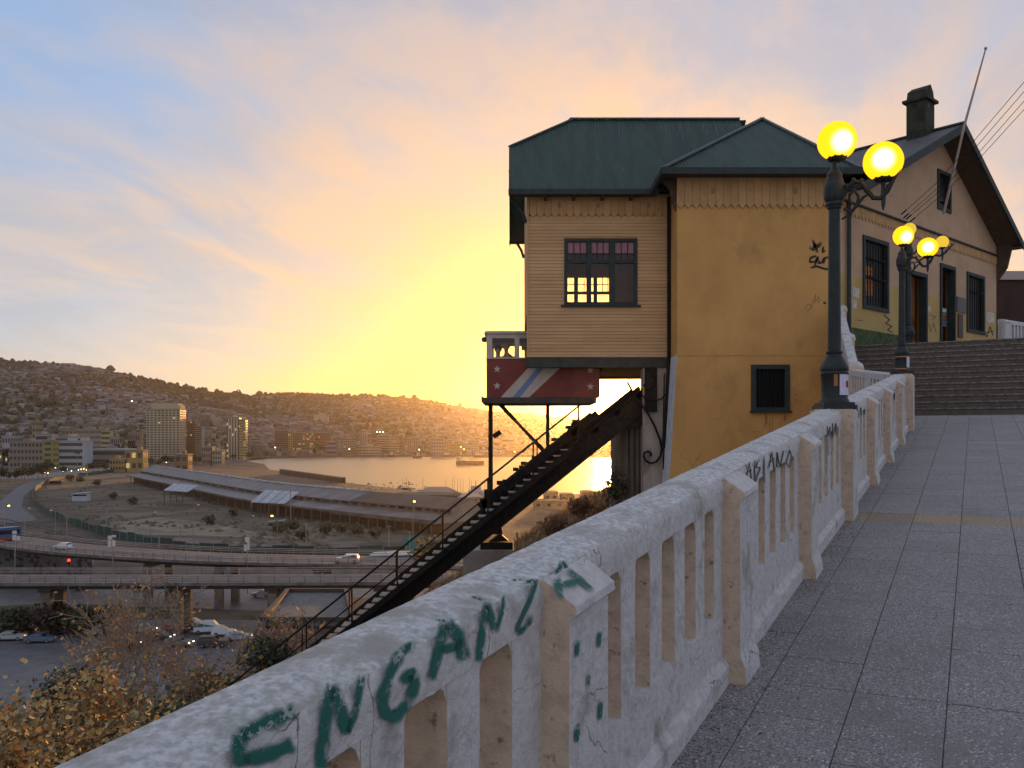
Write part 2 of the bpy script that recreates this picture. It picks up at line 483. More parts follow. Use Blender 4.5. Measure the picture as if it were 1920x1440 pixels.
path = MB()
path.slab([U(-4, -1.05), U(17.0, -1.05), U(20.44, -2.35), U(20.44, 4.2), U(-4, 4.2)], (0, 0, -0.5))
path_o = structure(path.build('path', M_joint))
TS = 0.377
tm = MB(); g = 0.002
q0, q1 = g, TS - g
vv = []
for (a, b, h) in ((q0, q0, 0), (q1, q0, 0), (q1, q1, 0), (q0, q1, 0)):
    p = E_S * a + E_V * b + Vector((0, 0, GR * a)); vv.append(p)
ctr = sum(vv, Vector()) / 4
top = [p + Vector((0, 0, 0.010)) for p in vv]
bev = [p + (ctr - p).normalized() * 0.004 + Vector((0, 0, 0.012)) for p in vv]
tm.add([tuple(p) for p in vv + top + bev], [(0, 1, 5, 4), (1, 2, 6, 5), (2, 3, 7, 6), (3, 0, 4, 7), (4, 5, 9, 8), (5, 6, 10, 9), (6, 7, 11, 10), (7, 4, 8, 11), (8, 9, 10, 11)])
tile_me = tm.mesh('tile', M_tile); tile_tan = tm.mesh('tan_tile', M_tile_tan)
v_lo, s_lo = -0.1095 - 2 * TS, 4.285 - 10 * TS
nt_ = 0
rest = MB()
for i in range(-2, 53):
    s = s_lo + i * TS
    if s > 20.40 - TS: break
    for j in range(-1, 13):
        v = v_lo + j * TS
        tan_row = 8.25 < s + TS / 2 < 8.63
        p = U(s, v, random.uniform(-0.0015, 0.002))
        if in_view(U(s + TS / 2, v + TS / 2), 30) and nt_ < 298:
            inst('tile', tile_tan if tan_row else tile_me, path_o, p); nt_ += 1
        else:
            rest.add([tuple(Vector(q) + p) for q in (vv + bev)], [(0, 1, 5, 4), (1, 2, 6, 5), (2, 3, 7, 6), (3, 0, 4, 7), (4, 5, 6, 7)])
rest.build('tile_field', M_tile, path_o, kind='stuff')

# grit, chips and dead leaves lying on the path, thickest along the wall's foot
grit = MB()
M_grit = vcol('grit_colours')
rg = random.Random(3)
for k in range(7000):
    s = rg.uniform(2.2, 16.5) ** 1.0
    near = rg.random() < 0.72
    v = -1.03 + abs(rg.gauss(0, 0.10)) if near else rg.uniform(-0.9, 1.3)
    p = U(s, v, 0.013)
    if not in_view(p): continue
    r = rg.uniform(0.002, 0.0075) * (1.5 if rg.random() < 0.08 else 1)
    a = rg.uniform(0, 6.28)
    c = rg.choice([(0.30, 0.27, 0.24), (0.12, 0.10, 0.085), (0.07, 0.055, 0.045), (0.42, 0.38, 0.34), (0.16, 0.10, 0.05)])
    grit.curc = c
    ca, sa = math.cos(a) * r, math.sin(a) * r
    q = [p + Vector((ca, sa, 0)), p + Vector((-sa * .6, ca * .6, 0)), p - Vector((ca, sa, 0)), p + Vector((sa * .7, -ca * .7, 0)), p + Vector((0, 0, r * 0.5))]
    grit.add([tuple(x) for x in q], [(0, 1, 4), (1, 2, 4), (2, 3, 4), (3, 0, 4)])
gr = grit.build('grit', M_grit, None, kind='stuff'); gr['label'] = 'grit, paint chips and dead leaves scattered along the foot of the wall'; gr['category'] = 'grit'

# stairs up to the plaza
RISE, TREAD, S0, NST = 0.15, 0.36, 20.43, 13
Z0 = -1.6 + GR * S0
def left_v(s): return -2.17 + (s - 20.43) * (-3.15 + 2.17) / (24.9 - 20.43)
stairs = structure(empty('stairs'))
for i in range(NST):
    s = S0 + i * TREAD; z1 = Z0 + (i + 1) * RISE
    se = s + TREAD if i < NST - 1 else s + 0.9
    f = lambda s_, v_, z_: tuple(E_S * s_ + E_V * v_ + Vector((0, 0, z_)))
    st = MB(); a, b = left_v(s) - 0.15, 6.0
    st.slab([f(s, a, z1 - 0.03), f(s, b, z1 - 0.03), f(se + 0.05, b, z1 - 0.03), f(se + 0.05, a, z1 - 0.03)], (0, 0, -RISE + 0.03 - (0.3 if i == 0 else 0)))
    so = st.build('step', M_step, stairs)
    nm = MB(); nm.slab([f(s - 0.02, a, z1), f(s - 0.02, b, z1), f(se - 0.02, b, z1), f(se - 0.02, a, z1)], (0, 0, -0.03))
    nm.build('tread', M_nose if i % 1 == 0 else M_step, so)
PLZ = Z0 + NST * RISE                    # plaza level
pl = MB()
sT = S0 + NST * TREAD - TREAD + 0.85
pl.slab([tuple(E_S * sT + E_V * v + Vector((0, 0, PLZ - 0.004))) for v in (-3.6, 14)] + [tuple(E_S * 52 + E_V * v + Vector((0, 0, PLZ - 0.004))) for v in (22, 1)], (0, 0, -0.4))
structure(pl.build('plaza', mat('plaza_paving', (0.22, 0.20, 0.18), 0.85, (0.15, 0.14, 0.13), 3.0, bump=0.004)))


def resample(prof, step):
    out = []
    n = len(prof)
    for i in range(n):
        a, b = prof[i], prof[(i + 1) % n]
        k = max(1, int(math.hypot(b[0] - a[0], b[1] - a[1]) / step))
        for j in range(k): out.append((a[0] + (b[0] - a[0]) * j / k, a[1] + (b[1] - a[1]) * j / k))
    return out


def extrude(mb, prof, l0, l1, dl):
    k = max(1, int((l1 - l0) / dl)); n = len(prof)
    vs = [(l0 + (l1 - l0) * i / k, d, h) for i in range(k + 1) for d, h in prof]
    fs = []
    for i in range(k):
        for j in range(n):
            j2 = (j + 1) % n
            fs.append((i * n + j, i * n + j2, (i + 1) * n + j2, (i + 1) * n + j))
    fs.append(tuple(range(n))); fs.append(tuple(reversed(range(k * n, (k + 1) * n))))
    mb.add(vs, fs)


def wob(p, amp, fine):
    q = mnoise.noise_vector(p * 5.0) * amp * 0.8 + mnoise.noise_vector(p * 2.0) * amp
    if fine:
        q += mnoise.noise_vector(p * 23.0) * amp * 0.7
        c = mnoise.noise(p * 11.0)
        if c > 0.34: q += Vector((0, 0, -1)) * (c - 0.34) * 0.012
    return p + q


def balustrade(name, label, p0, p1, z0, z1, posts, skip_posts=(), fine_to=0.0, root=None, slots=True, group='white concrete balustrades'):
    'posts: positions of the pilasters along the run; the path side is to the right of p0 -> p1'
    p0 = Vector((p0[0], p0[1], 0)); p1 = Vector((p1[0], p1[1], 0)); L = (p1 - p0).length; e = (p1 - p0) / L; n = Vector((e.y, -e.x, 0))
    root = root or empty(name, label, 'balustrade', group, tuple(p0 + Vector((0, 0, z0))))
    off = root.location.copy()
    def xf_for(fine):
        amp = 0.0013 if fine else 0.0012
        def W(l, d, h):
            p = p0 + e * l + n * d + Vector((0, 0, z0 + (z1 - z0) * l / L + h))
            return wob(p, amp, fine) - off
        return W
    base = [(0.03, -0.05), (0.03, 0.10), (0.0, 0.135), (0.0, 0.36), (-0.20, 0.36), (-0.20, -0.3)]
    cope = [(0.0, 0.87), (0.003, 0.955), (-0.012, 0.985), (-0.10, 1.012), (-0.185, 1.008), (-0.207, 0.98), (-0.20, 0.87)]
    pil = [(0.115, -0.05), (0.105, 0.09), (0.08, 0.15), (0.08, 0.875), (0.104, 0.895), (0.10, 0.918), (0.004, 0.984), (-0.02, 0.975), (-0.02, -0.05)]
    for i in range(len(posts) - 1):
        a, b = posts[i], posts[i + 1]
        fine = b <= fine_to
        st = 0.028 if fine else 0.12
        W = xf_for(fine)
        mb = MB(W); extrude(mb, resample(base, st), a, b, st); mb.build('base_wall', [M_white, M_warm_lit], root, smooth='auto')
        mb = MB(W); extrude(mb, resample(cope, st * 0.8), a, b, st); mb.build('coping', [M_white, M_cope], root, smooth='auto')
        o = root.children[-1] if root.children else None
        ns = 5 if slots else 0
        k = (b - a) / 1.98
        cuts = []
        for q in range(ns):
            c = a + (0.40 + 0.30 * q) * k
            cuts.append((c - 0.08 * k, c + 0.08 * k))
        edges = [a] + [x for c in cuts for x in c] + [b]
        for q in range(0, len(edges), 2):
            l0, l1 = edges[q], edges[q + 1]
            bp = [(-0.004, 0.355), (-0.004, 0.875), (-0.196, 0.875), (-0.196, 0.355)]
            mb = MB(W); extrude(mb, resample(bp, st), l0, l1, st)
            if fine:
                for le, sg in ((l0, -1), (l1, 1)):
                    if le in (a, b): continue
                    z_ = 0.872; w2 = 0.028 + 0.02 * abs(mnoise.noise(Vector((le * 3.1, sg, 0)))); h2 = w2 * 1.3
                    mb.add([(le, -0.006, z_), (le, -0.006, z_ - h2), (le + sg * w2 * .4, -0.006, z_ - h2 * .35), (le + sg * w2, -0.006, z_), (le, -0.194, z_), (le, -0.194, z_ - h2), (le + sg * w2 * .4, -0.194, z_ - h2 * .35), (le + sg * w2, -0.194, z_)], [(0, 1, 2, 3), (7, 6, 5, 4), (1, 5, 6, 2), (2, 6, 7, 3)])
            mb.build('baluster', [M_white, M_warm_lit], root, smooth='auto')
    for i, l in enumerate(posts):
        if i in skip_posts: continue
        fine = l <= fine_to
        st = 0.028 if fine else 0.12
        mb = MB(xf_for(fine)); extrude(mb, resample(pil, st), l - 0.145, l + 0.145, st); mb.build('pilaster', [M_white, M_warm_lit], root, smooth='auto')
    return root


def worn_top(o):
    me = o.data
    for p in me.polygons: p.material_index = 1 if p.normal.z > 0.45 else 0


V_IN = -1.06
POSTS = [-1.85, 0.25, 2.35, 4.33, 6.38, 8.55, 10.62, 12.60, 14.75, 16.93]
bal = balustrade('ramp_balustrade', 'long white graffitied concrete balustrade running up along the paved ramp',
                 U(0, V_IN), U(16.93, V_IN), -1.6, -1.6 + GR * 16.93, POSTS, skip_posts=(5, 9), fine_to=6.5)
N2 = (20.35, -2.22)
balB = balustrade('landing_balustrade', 'short white balustrade slanting from the second lamp pier to the stair foot',
                  U(17.12, V_IN - 0.10), U(*N2), -1.6 + GR * 17.12, Z0, [0.0, 1.75, 3.36], skip_posts=(0,))
pN = U(*N2); pT = U(24.95, -3.12)
LS = (Vector((pT.x, pT.y, 0)) - Vector((pN.x, pN.y, 0))).length
balC = balustrade('stair_balustrade', 'white balustrade climbing beside the dark stairs to the ochre wall corner',
                  pN, pT, Z0 + 0.1, PLZ + 0.1, [0.15, 2.2, LS], skip_posts=())
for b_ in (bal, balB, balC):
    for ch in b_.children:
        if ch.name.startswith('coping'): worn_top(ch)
# newel at the stair foot and the two lamp piers
def pier(root, s, v, w, d, h, zbase, nm='pier'):
    c = E_S * s + E_V * v; off = root.location
    def W(l, dd, z): return wob(c + E_S * l + E_V * dd + Vector((0, 0, zbase + z)), 0.004, False) - off
    mb = MB(W)
    prof = resample([(d / 2, -0.3), (d / 2, h - 0.02), (d / 2 - 0.02, h), (-d / 2 + 0.02, h), (-d / 2, h - 0.02), (-d / 2, -0.3)], 0.07)
    extrude(mb, prof, -w / 2, w / 2, 0.07)
    return mb.build(nm, [M_white, M_warm_lit], root, smooth='auto')
PIER_H = 0.99
S_P1, S_P2, V_P = 8.55, 16.95, V_IN - 0.085
pier(bal, S_P1, V_P, 0.36, 0.37, PIER_H, -1.6 + GR * S_P1, 'lamp_pier')
pier(bal, S_P2, V_P, 0.38, 0.38, PIER_H, -1.6 + GR * S_P2, 'lamp_pier')
pier(balB, N2[0], N2[1] - 0.08, 0.34, 0.34, 1.06, Z0, 'newel')

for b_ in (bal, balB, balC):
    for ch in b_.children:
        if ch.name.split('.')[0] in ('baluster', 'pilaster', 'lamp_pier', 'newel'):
            for p in ch.data.polygons: p.material_index = 1 if p.normal.dot(E_S) < -0.6 else 0  # faces looking back down the ramp take the painted-in warm light
# painted letters and tags
wallp = on_plane(U(0, V_IN), E_V)
capn = (E_S + Vector((0, 0, GR))).cross(E_V * -0.096 + Vector((0, 0, 0.066)))
if capn.z < 0: capn = -capn
capp = on_plane(U(2.35, V_IN + 0.10, 0.918) + capn.normalized() * 0.004, capn)
pilp = on_plane(U(2.35, V_IN + 0.08), E_V)
cop_n = (E_S + Vector((0, 0, GR))).cross(E_V * -0.17 + Vector((0, 0, 0.025)))
if cop_n.z < 0: cop_n = -cop_n
M_green = paint('green_brush_paint', (0.005, 0.105, 0.082), 0.72, 30.0)
M_green_thin = paint('thin_green_brush_paint', (0.01, 0.16, 0.125), 0.55, 26.0)
M_black = paint('black_spray_paint', (0.012, 0.012, 0.016), 0.9, 60.0)
Zm = lambda pts: [(300 + x / 2.1333, 1000 + y / 2.1333) for x, y in pts]
Zc = lambda pts: [(960 + x / 6.0, 1020 + y / 6.0) for x, y in pts]
letters = [
    (Zm([(120, 960), (128, 935)]), 18),
    (Zm([(318, 790), (300, 850), (318, 940)]), 36), (Zm([(300, 815), (400, 760), (540, 706)]), 34), (Zm([(320, 905), (430, 880), (530, 838)]), 34),
    (Zm([(632, 950), (650, 760), (676, 592)]), 28), (Zm([(676, 600), (712, 700), (738, 808)]), 28), (Zm([(738, 810), (775, 700), (797, 558)]), 16),
    (Zm([(1015, 462), (990, 448), (950, 480), (905, 570), (880, 660), (890, 720), (930, 735), (985, 680), (1012, 600), (1000, 552), (950, 600)]), 26),
    (Zm([(1074, 590), (1105, 470), (1130, 350)]), 22), (Zm([(1130, 345), (1180, 400), (1214, 512)]), 26), (Zm([(1110, 470), (1200, 440)]), 20),
    (Zm([(1266, 520), (1280, 400), (1296, 268)]), 16), (Zm([(1296, 270), (1318, 340), (1336, 400)]), 18), (Zm([(1336, 402), (1358, 320), (1368, 240)]), 9),
    (Zm([(1440, 196), (1498, 188), (1470, 270), (1425, 370), (1430, 400), (1468, 360), (1474, 318)]), 11),
    (Zc([(540, 180), (500, 300), (490, 440)]), 12), (Zc([(545, 185), (600, 290), (650, 340)]), 11),
]
letters = [(l, w * 1.3) for l, w in letters]
strokes('graffiti', letters, 16, wallp, M_green, None).parent = bal
strokes('graffiti', [(Zm([(1395, 186), (1445, 186)]), 8), (Zm([(1230, 250), (1296, 268)]), 9), (Zm([(1090, 345), (1135, 350)]), 10), (Zm([(1548, 330), (1530, 420)]), 13)], 10, wallp, M_green_thin, None).parent = bal
strokes('graffiti', [(Zc([(490, 380), (520, 560), (550, 660)]), 21), (Zc([(600, 290), (740, 400), (830, 480), (920, 555)]), 14), (Zc([(540, 480), (640, 455), (750, 430)]), 19)], 10, capp, M_green, None).parent = bal
strokes('graffiti', [([(1080, 1198), (1078, 1234)], 11), ([(1122, 1181), (1119, 1216)], 10), ([(1101, 1263), (1100, 1286)], 7), ([(1124, 1312), (1121, 1352)], 11), ([(1081, 1354), (1078, 1392)], 13)], 10, pilp, M_green, None).parent = bal
Zb = lambda pts: [(1240 + x / 8.0, 840 + y / 8.0) for x, y in pts]
tagA = [Zb([(1250, 520), (1300, 210), (1355, 580)]), Zb([(1235, 385), (1350, 325)]), Zb([(1380, 190), (1390, 515), (1470, 300), (1400, 280), (1460, 160)]), Zb([(1525, 110), (1530, 530)]),
        Zb([(1600, 300), (1640, 60), (1690, 350)]), Zb([(1610, 220), (1690, 140)]), Zb([(1720, 300), (1720, 60), (1770, 290), (1820, 40)]), Zb([(1850, 270), (1910, 30), (1950, 150), (1905, 290), (1850, 200)]),
        Zb([(1370, 500), (1375, 660)])]
strokes('graffiti', [(l, 2.6) for l in tagA], 3, wallp, M_black, None).parent = bal
Zd = lambda pts: [(1500 + x / 8.0, 680 + y / 8.0) for x, y in pts]
strokes('graffiti', [(Zd([(400, 940), (410, 1100), (440, 960), (450, 1130)]), 2.4), (Zd([(480, 900), (480, 1130), (530, 910), (545, 1100)]), 2.6), (Zd([(430, 1130), (410, 1400)]), 1.6),
                     (Zd([(745, 760), (740, 1100), (742, 1480)]), 4.2), (Zd([(790, 730), (800, 860)]), 3.4), (Zd([(850, 690), (870, 830)]), 3.4), (Zd([(905, 660), (910, 800)]), 3.0), (Zd([(960, 690), (955, 790)]), 4.5),
                     (Zd([(1090, 580), (1110, 690)]), 3), (Zd([(1415, 440), (1412, 560)]), 2.4), (Zd([(1512, 470), (1518, 880)]), 1.4)], 3, wallp, M_black, None).parent = bal
for o in [c for c in bal.children if c.name.startswith('graffiti')]:
    o.matrix_parent_inverse = Matrix.Translation(-Vector(bal.location))

# ------------------------------------------------------------------ globe lamps
M_iron = mat('black_green_cast_iron', (0.013, 0.018, 0.018), 0.45, (0.022, 0.028, 0.027), 12.0, 0.4, 0.65, bump=0.003, bscale=60.0, spec=0.28)


def globe_mat(name, col, st, alpha):
    m = bpy.data.materials.new(name); m.use_nodes = True; nt = m.node_tree; nt.nodes.clear()
    t = nt.nodes.new('ShaderNodeBsdfTransparent'); e = nt.nodes.new('ShaderNodeEmission'); e.inputs[0].default_value = (*col, 1); e.inputs[1].default_value = st
    x = nt.nodes.new('ShaderNodeMixShader'); x.inputs[0].default_value = alpha
    o = nt.nodes.new('ShaderNodeOutputMaterial'); nt.links.new(t.outputs[0], x.inputs[1]); nt.links.new(e.outputs[0], x.inputs[2]); nt.links.new(x.outputs[0], o.inputs[0])
    return m
def opal_globe(name, hot, r):
    'opal glass lit by a bulb close to one side'
    m = bpy.data.materials.new(name); m.use_nodes = True; nt = m.node_tree; nt.nodes.clear(); L = nt.links.new
    tc = nt.nodes.new('ShaderNodeTexCoord')
    ds = nt.nodes.new('ShaderNodeVectorMath'); ds.operation = 'DISTANCE'; L(tc.outputs['Object'], ds.inputs[0]); ds.inputs[1].default_value = hot
    mr = nt.nodes.new('ShaderNodeMapRange'); mr.interpolation_type = 'SMOOTHERSTEP'; L(ds.outputs['Value'], mr.inputs[0]); mr.inputs[1].default_value = r * 0.80; mr.inputs[2].default_value = r * 0.10
    mx = nt.nodes.new('ShaderNodeMix'); mx.data_type = 'RGBA'; L(mr.outputs[0], mx.inputs[0]); mx.inputs[6].default_value = (1.8, 0.80, 0.014, 1); mx.inputs[7].default_value = (2.6, 2.0, 1.5, 1)
    e = nt.nodes.new('ShaderNodeEmission'); L(mx.outputs[2], e.inputs[0]); e.inputs[1].default_value = 1.0
    o = nt.nodes.new('ShaderNodeOutputMaterial'); L(e.outputs[0], o.inputs[0])
    return m
M_globe2 = globe_mat('dim_yellow_globe', (0.95, 0.62, 0.06), 0.80, 0.97)


def lamp(name, label, loc, k=1.0, arm=(0.364, -0.20), arm_z=2.21, bulbs=True, gr=1.0):
    root = empty(name, label, 'street lamp', 'cast iron globe lamps', loc)
    u = 0.00492 * k
    z = lambda y: (765 - y) * u
    def lp(prof): return [(r * u, z(y)) for r, y in prof]
    mb = MB(); a = 31 * u; mb.box(-a, a, -a, a, 0, z(757)); mb.box(-a * .9, a * .9, -a * .9, a * .9, z(757), z(752)); mb.build('plinth', M_iron, root)
    MB().lathe(lp([(27, 752), (26, 748), (24, 744), (23.5, 742), (23.5, 702), (25, 700), (25.5, 697), (24, 694), (25.5, 691), (25.5, 686), (24, 683), (21, 677), (17, 670), (14, 664), (13.5, 662), (15, 660), (15, 657), (12.5, 655)]), 20).build('base', M_iron, root, smooth='auto')
    MB().lathe(lp([(12, 655), (11.3, 560), (10.6, 460), (10.2, 392)]), 20).build('shaft', M_iron, root, smooth='auto')
    MB().lathe(lp([(10.5, 393), (13, 390), (13, 387), (15.5, 385), (16, 381), (15, 379), (18, 374), (19.5, 366), (19.5, 352), (18, 345), (15.5, 341), (15.5, 337), (13.5, 335), (13.5, 331), (14, 329), (12.5, 325), (8, 319), (4.2, 313), (3.6, 305), (5, 300), (8, 298)]), 20).build('urn', M_iron, root, smooth='auto')
    def globe(c, r, hot):
        mb = MB(); mb.lathe([(r * 0.18, -r * 1.10), (r * 0.42, -r * 1.02), (r * 0.50, -r * 0.90), (r * 0.46, -r * 0.86)], 14, c)
        for q in range(9):
            t = 2 * math.pi * q / 9
            mb.bar((c[0] + math.cos(t) * r * .47, c[1] + math.sin(t) * r * .47, c[2] - r * .92), (c[0] + math.cos(t) * r * .52, c[1] + math.sin(t) * r * .52, c[2] - r * .72), r * .13, r * .05)
        mb.build('gallery', M_iron, root)
        hp = (c[0] + hot[0] * r, c[1] + hot[1] * r, c[2] + hot[2] * r)
        MB().sphere(c, r, 28, 18).build('globe', opal_globe('lit_yellow_globe', hp, r) if bulbs else M_globe2, root, smooth=True)
    rg_ = 35.5 * u * gr
    globe((0.0 + 5 * u, 0, z(265)), rg_, (-0.02, -0.93, -0.30))
    ax, ay = arm[0] * k, arm[1] * k
    az = arm_z * k
    globe((ax, ay, az), rg_ * 0.98, (-0.36, -0.92, -0.12))
    L = math.hypot(ax, ay); dx, dy = ax / L, ay / L
    q = lambda t, zz: (dx * t * L, dy * t * L, az - rg_ + zz * k)
    mb = MB()
    mb.tube([q(0.16, -0.12), q(0.28, -0.01), q(0.42, 0.03), q(0.56, 0.01), q(0.68, -0.07), q(0.80, -0.14), q(0.94, -0.15), q(1.08, -0.09), q(1.22, 0.02), q(1.34, 0.09)], [0.016 * k, .02 * k, .02 * k, .021 * k, .022 * k, .022 * k, .024 * k, .024 * k, .018 * k, .008 * k], 8)
    mb.tube([q(0.2, -0.2), q(0.32, -0.24), q(0.46, -0.2), q(0.5, -0.11), q(0.42, -0.05), q(0.32, -0.08), q(0.31, -0.15), q(0.38, -0.17)], 0.014 * k, 8)
    mb.tube([q(0.15, -0.3), q(0.3, -0.27), q(0.44, -0.2), q(0.6, -0.12), q(0.7, -0.1)], [0.008 * k, .014 * k, .016 * k, .014 * k, .01 * k], 8)
    mb.tube([q(1.0, -0.13), q(1.0, -0.05), q(1.0, 0.02)], [0.024 * k, .018 * k, .03 * k], 10)
    mb.tube([q(1.02, -0.14), q(1.0, -0.2), q(1.0, -0.26)], [0.016 * k, .02 * k, .006 * k], 8)
    for t in (0.25, 0.4, 0.56, 1.1, 1.2, 1.28):
        zz = {0.25: 0.0, 0.4: 0.045, 0.56: 0.03, 1.1: -0.05, 1.2: 0.02, 1.28: 0.08}[t]
        mb.sphere(q(t, zz), 0.02 * k, 7, 5)
    mb.build('scroll_arm', M_iron, root, smooth='auto')
    return root


def on_lamp(root, mat_, a0, a1, z0, z1, r, name='poster'):
    mb = MB(); n = 5
    vs = []
    for i in range(n + 1):
        t = a0 + (a1 - a0) * i / n
        vs += [(math.cos(t) * r, math.sin(t) * r, z0), (math.cos(t) * r, math.sin(t) * r, z1)]
    mb.add(vs, [(2 * i, 2 * i + 2, 2 * i + 3, 2 * i + 1) for i in range(n)])
    return mb.build(name, mat_, root)


L1 = U(S_P1, V_P, PIER_H)
lamp1 = lamp('street_lamp', 'near tall black lamp with two lit yellow globes on the balustrade pier', L1)
M_poster = mat('lilac_paper', (0.62, 0.56, 0.72), 0.8, (0.52, 0.46, 0.62), 30.0)
M_red = mat('red_print', (0.20, 0.035, 0.02), 0.8)
po = on_lamp(lamp1, M_poster, R(-88), R(-15), 0.13, 0.32, 0.121)
on_lamp(lamp1, M_red, R(-55), R(-35), 0.20, 0.26, 0.1225, 'poster')
on_lamp(lamp1, mat('torn_tape', (0.30, 0.12, 0.04), 0.7), R(-112), R(-96), 0.21, 0.33, 0.1195, 'tape_scrap')
L2 = U(S_P2, V_P, PIER_H)
lamp2 = lamp('street_lamp', 'second lamp with two lit globes on the pier before the stairs', L2, 0.99)
on_lamp(lamp2, M_poster, R(-75), R(-25), 0.12, 0.31, 0.121)
on_lamp(lamp2, mat('orange_tape', (0.5, 0.2, 0.09), 0.6), R(-178), R(-70), 0.09, 0.105, 0.122, 'tape_band')
on_lamp(lamp2, MATS['orange_tape'], R(-178), R(-70), 0.30, 0.315, 0.122, 'tape_band')
L3 = P(1703, 600, 24.6); L3.z = PLZ
lamp3 = lamp('street_lamp', 'far lamp with two dim yellow globes in front of the gabled front', L3, 1.37, arm=(0.69, 0.0), arm_z=2.20, bulbs=False, gr=0.73)
# ------------------------------------------------------------------ the funicular's upper station
M_ochre = mat('ochre_plaster', (0.58, 0.32, 0.105), 0.9, (0.50, 0.265, 0.088), 1.2, 0.38, 0.66, col3=(0.34, 0.185, 0.075), scale3=1.1, lo3=0.54, hi3=0.80, bump=0.008, bscale=26.0, stretch=(1, 1, 0.7), crack=(0.6, 0.0035, (0.32, 0.17, 0.07)))
M_clap = mat('peach_clapboard', (0.53, 0.325, 0.165), 0.8, (0.45, 0.27, 0.135), 3.5, 0.4, 0.7, rnd=0.10, bump=0.003, bscale=30.0, stretch=(0.25, 1, 1))
M_frieze = mat('ochre_boards', (0.50, 0.30, 0.14), 0.8, (0.42, 0.245, 0.11), 4.0, 0.4, 0.7, rnd=0.10, bump=0.003, bscale=30.0)
M_trim = mat('dark_green_trim', (0.024, 0.034, 0.034), 0.65, (0.036, 0.045, 0.044), 6.0, bump=0.002, bscale=50.0, spec=0.25)
M_roof = mat('teal_roof_sheet', (0.036, 0.066, 0.054), 0.65, (0.026, 0.049, 0.040), 1.4, 0.38, 0.66, col3=(0.15, 0.18, 0.18), scale3=5.0, lo3=0.66, hi3=0.74, bump=0.004, bscale=18.0, stretch=(3, 0.5, 0.5))
M_roofg = mat('grey_roof_sheet', (0.085, 0.085, 0.085), 0.6, (0.06, 0.06, 0.062), 1.4, 0.38, 0.66, bump=0.003, bscale=18.0)
M_soff = mat('brown_soffit', (0.10, 0.065, 0.045), 0.85, (0.07, 0.045, 0.03), 5.0)
M_dark = mat('blackened_iron', (0.010, 0.009, 0.009), 0.7, (0.020, 0.017, 0.014), 8.0, bump=0.004, bscale=40.0, spec=0.15)
M_inner = mat('brown_inside_wall', (0.55, 0.29, 0.12), 0.85, (0.45, 0.23, 0.095), 2.0)
M_blue_white = mat('bluish_white_paint', (0.55, 0.58, 0.62), 0.85, (0.42, 0.44, 0.46), 3.0, bump=0.003)
M_plaster = mat('stained_plaster', (0.40, 0.33, 0.28), 0.9, (0.28, 0.22, 0.18), 1.6, 0.4, 0.66, col3=(0.10, 0.08, 0.065), scale3=2.2, lo3=0.56, hi3=0.74, bump=0.01, bscale=18.0, stretch=(1, 1, 0.35))
M_conc = mat('dark_concrete_pier', (0.13, 0.105, 0.085), 0.9, (0.07, 0.055, 0.045), 2.5, 0.4, 0.65, bump=0.012, bscale=20.0, stretch=(1, 1, 0.3))
M_glass = glass('window_glass', (0.95, 0.95, 0.95), 0.02)
M_pink = mat('pink_glass', (0.30, 0.115, 0.15), 0.25, (0.24, 0.085, 0.12), 6.0)
M_darkpane = mat('dark_pane', (0.010, 0.010, 0.011), 0.35, spec=0.2)

ST = empty('station_building', 'ochre funicular station with teal metal roofs and clapboard wing beyond the balustrade', 'building', None, (6.6, 24.0, -6.0))


def part(mb, name, m, root=None, parent=None, smooth=False, kind=None):
    'build a part whose coordinates are world coordinates'
    o = mb.build(name, m, None, smooth, kind)
    if parent is not None: o.parent = parent
    else:
        r = root or ST
        o.parent = r; o.matrix_parent_inverse = Matrix.Translation(-Vector(r.location))
    return o


def wall_holes(mb, s0, s1, z0, z1, holes, th):
    'upright wall in (s, d, z) with rectangular openings; front face d = 0, back d = -th'
    ss = sorted({s0, s1, *[h[0] for h in holes], *[h[1] for h in holes]}); zs = sorted({z0, z1, *[h[2] for h in holes], *[h[3] for h in holes]})
    inh = lambda s, z: any(h[0] < s < h[1] and h[2] < z < h[3] for h in holes)
    for a, b in zip(ss, ss[1:]):
        for c, d in zip(zs, zs[1:]):
            if inh((a + b) / 2, (c + d) / 2): continue
            mb.poly([(a, 0, c), (b, 0, c), (b, 0, d), (a, 0, d)])
            mb.poly([(a, -th, c), (a, -th, d), (b, -th, d), (b, -th, c)])
    for a, b, c, d in [(s0, s1, z0, z1)] + list(holes):
        mb.poly([(a, 0, c), (a, 0, d), (a, -th, d), (a, -th, c)]); mb.poly([(b, 0, c), (b, -th, c), (b, -th, d), (b, 0, d)])
        mb.poly([(a, 0, c), (a, -th, c), (b, -th, c), (b, 0, c)]); mb.poly([(a, 0, d), (b, 0, d), (b, -th, d), (a, -th, d)])


YO, YC = 24.0, 25.1
XO0, XO1, XC0 = 4.48, 8.85, 0.42
fo = lambda s, d, z: Vector((s, YO - d, z))
fc = lambda s, d, z: Vector((s, YC - d, z))

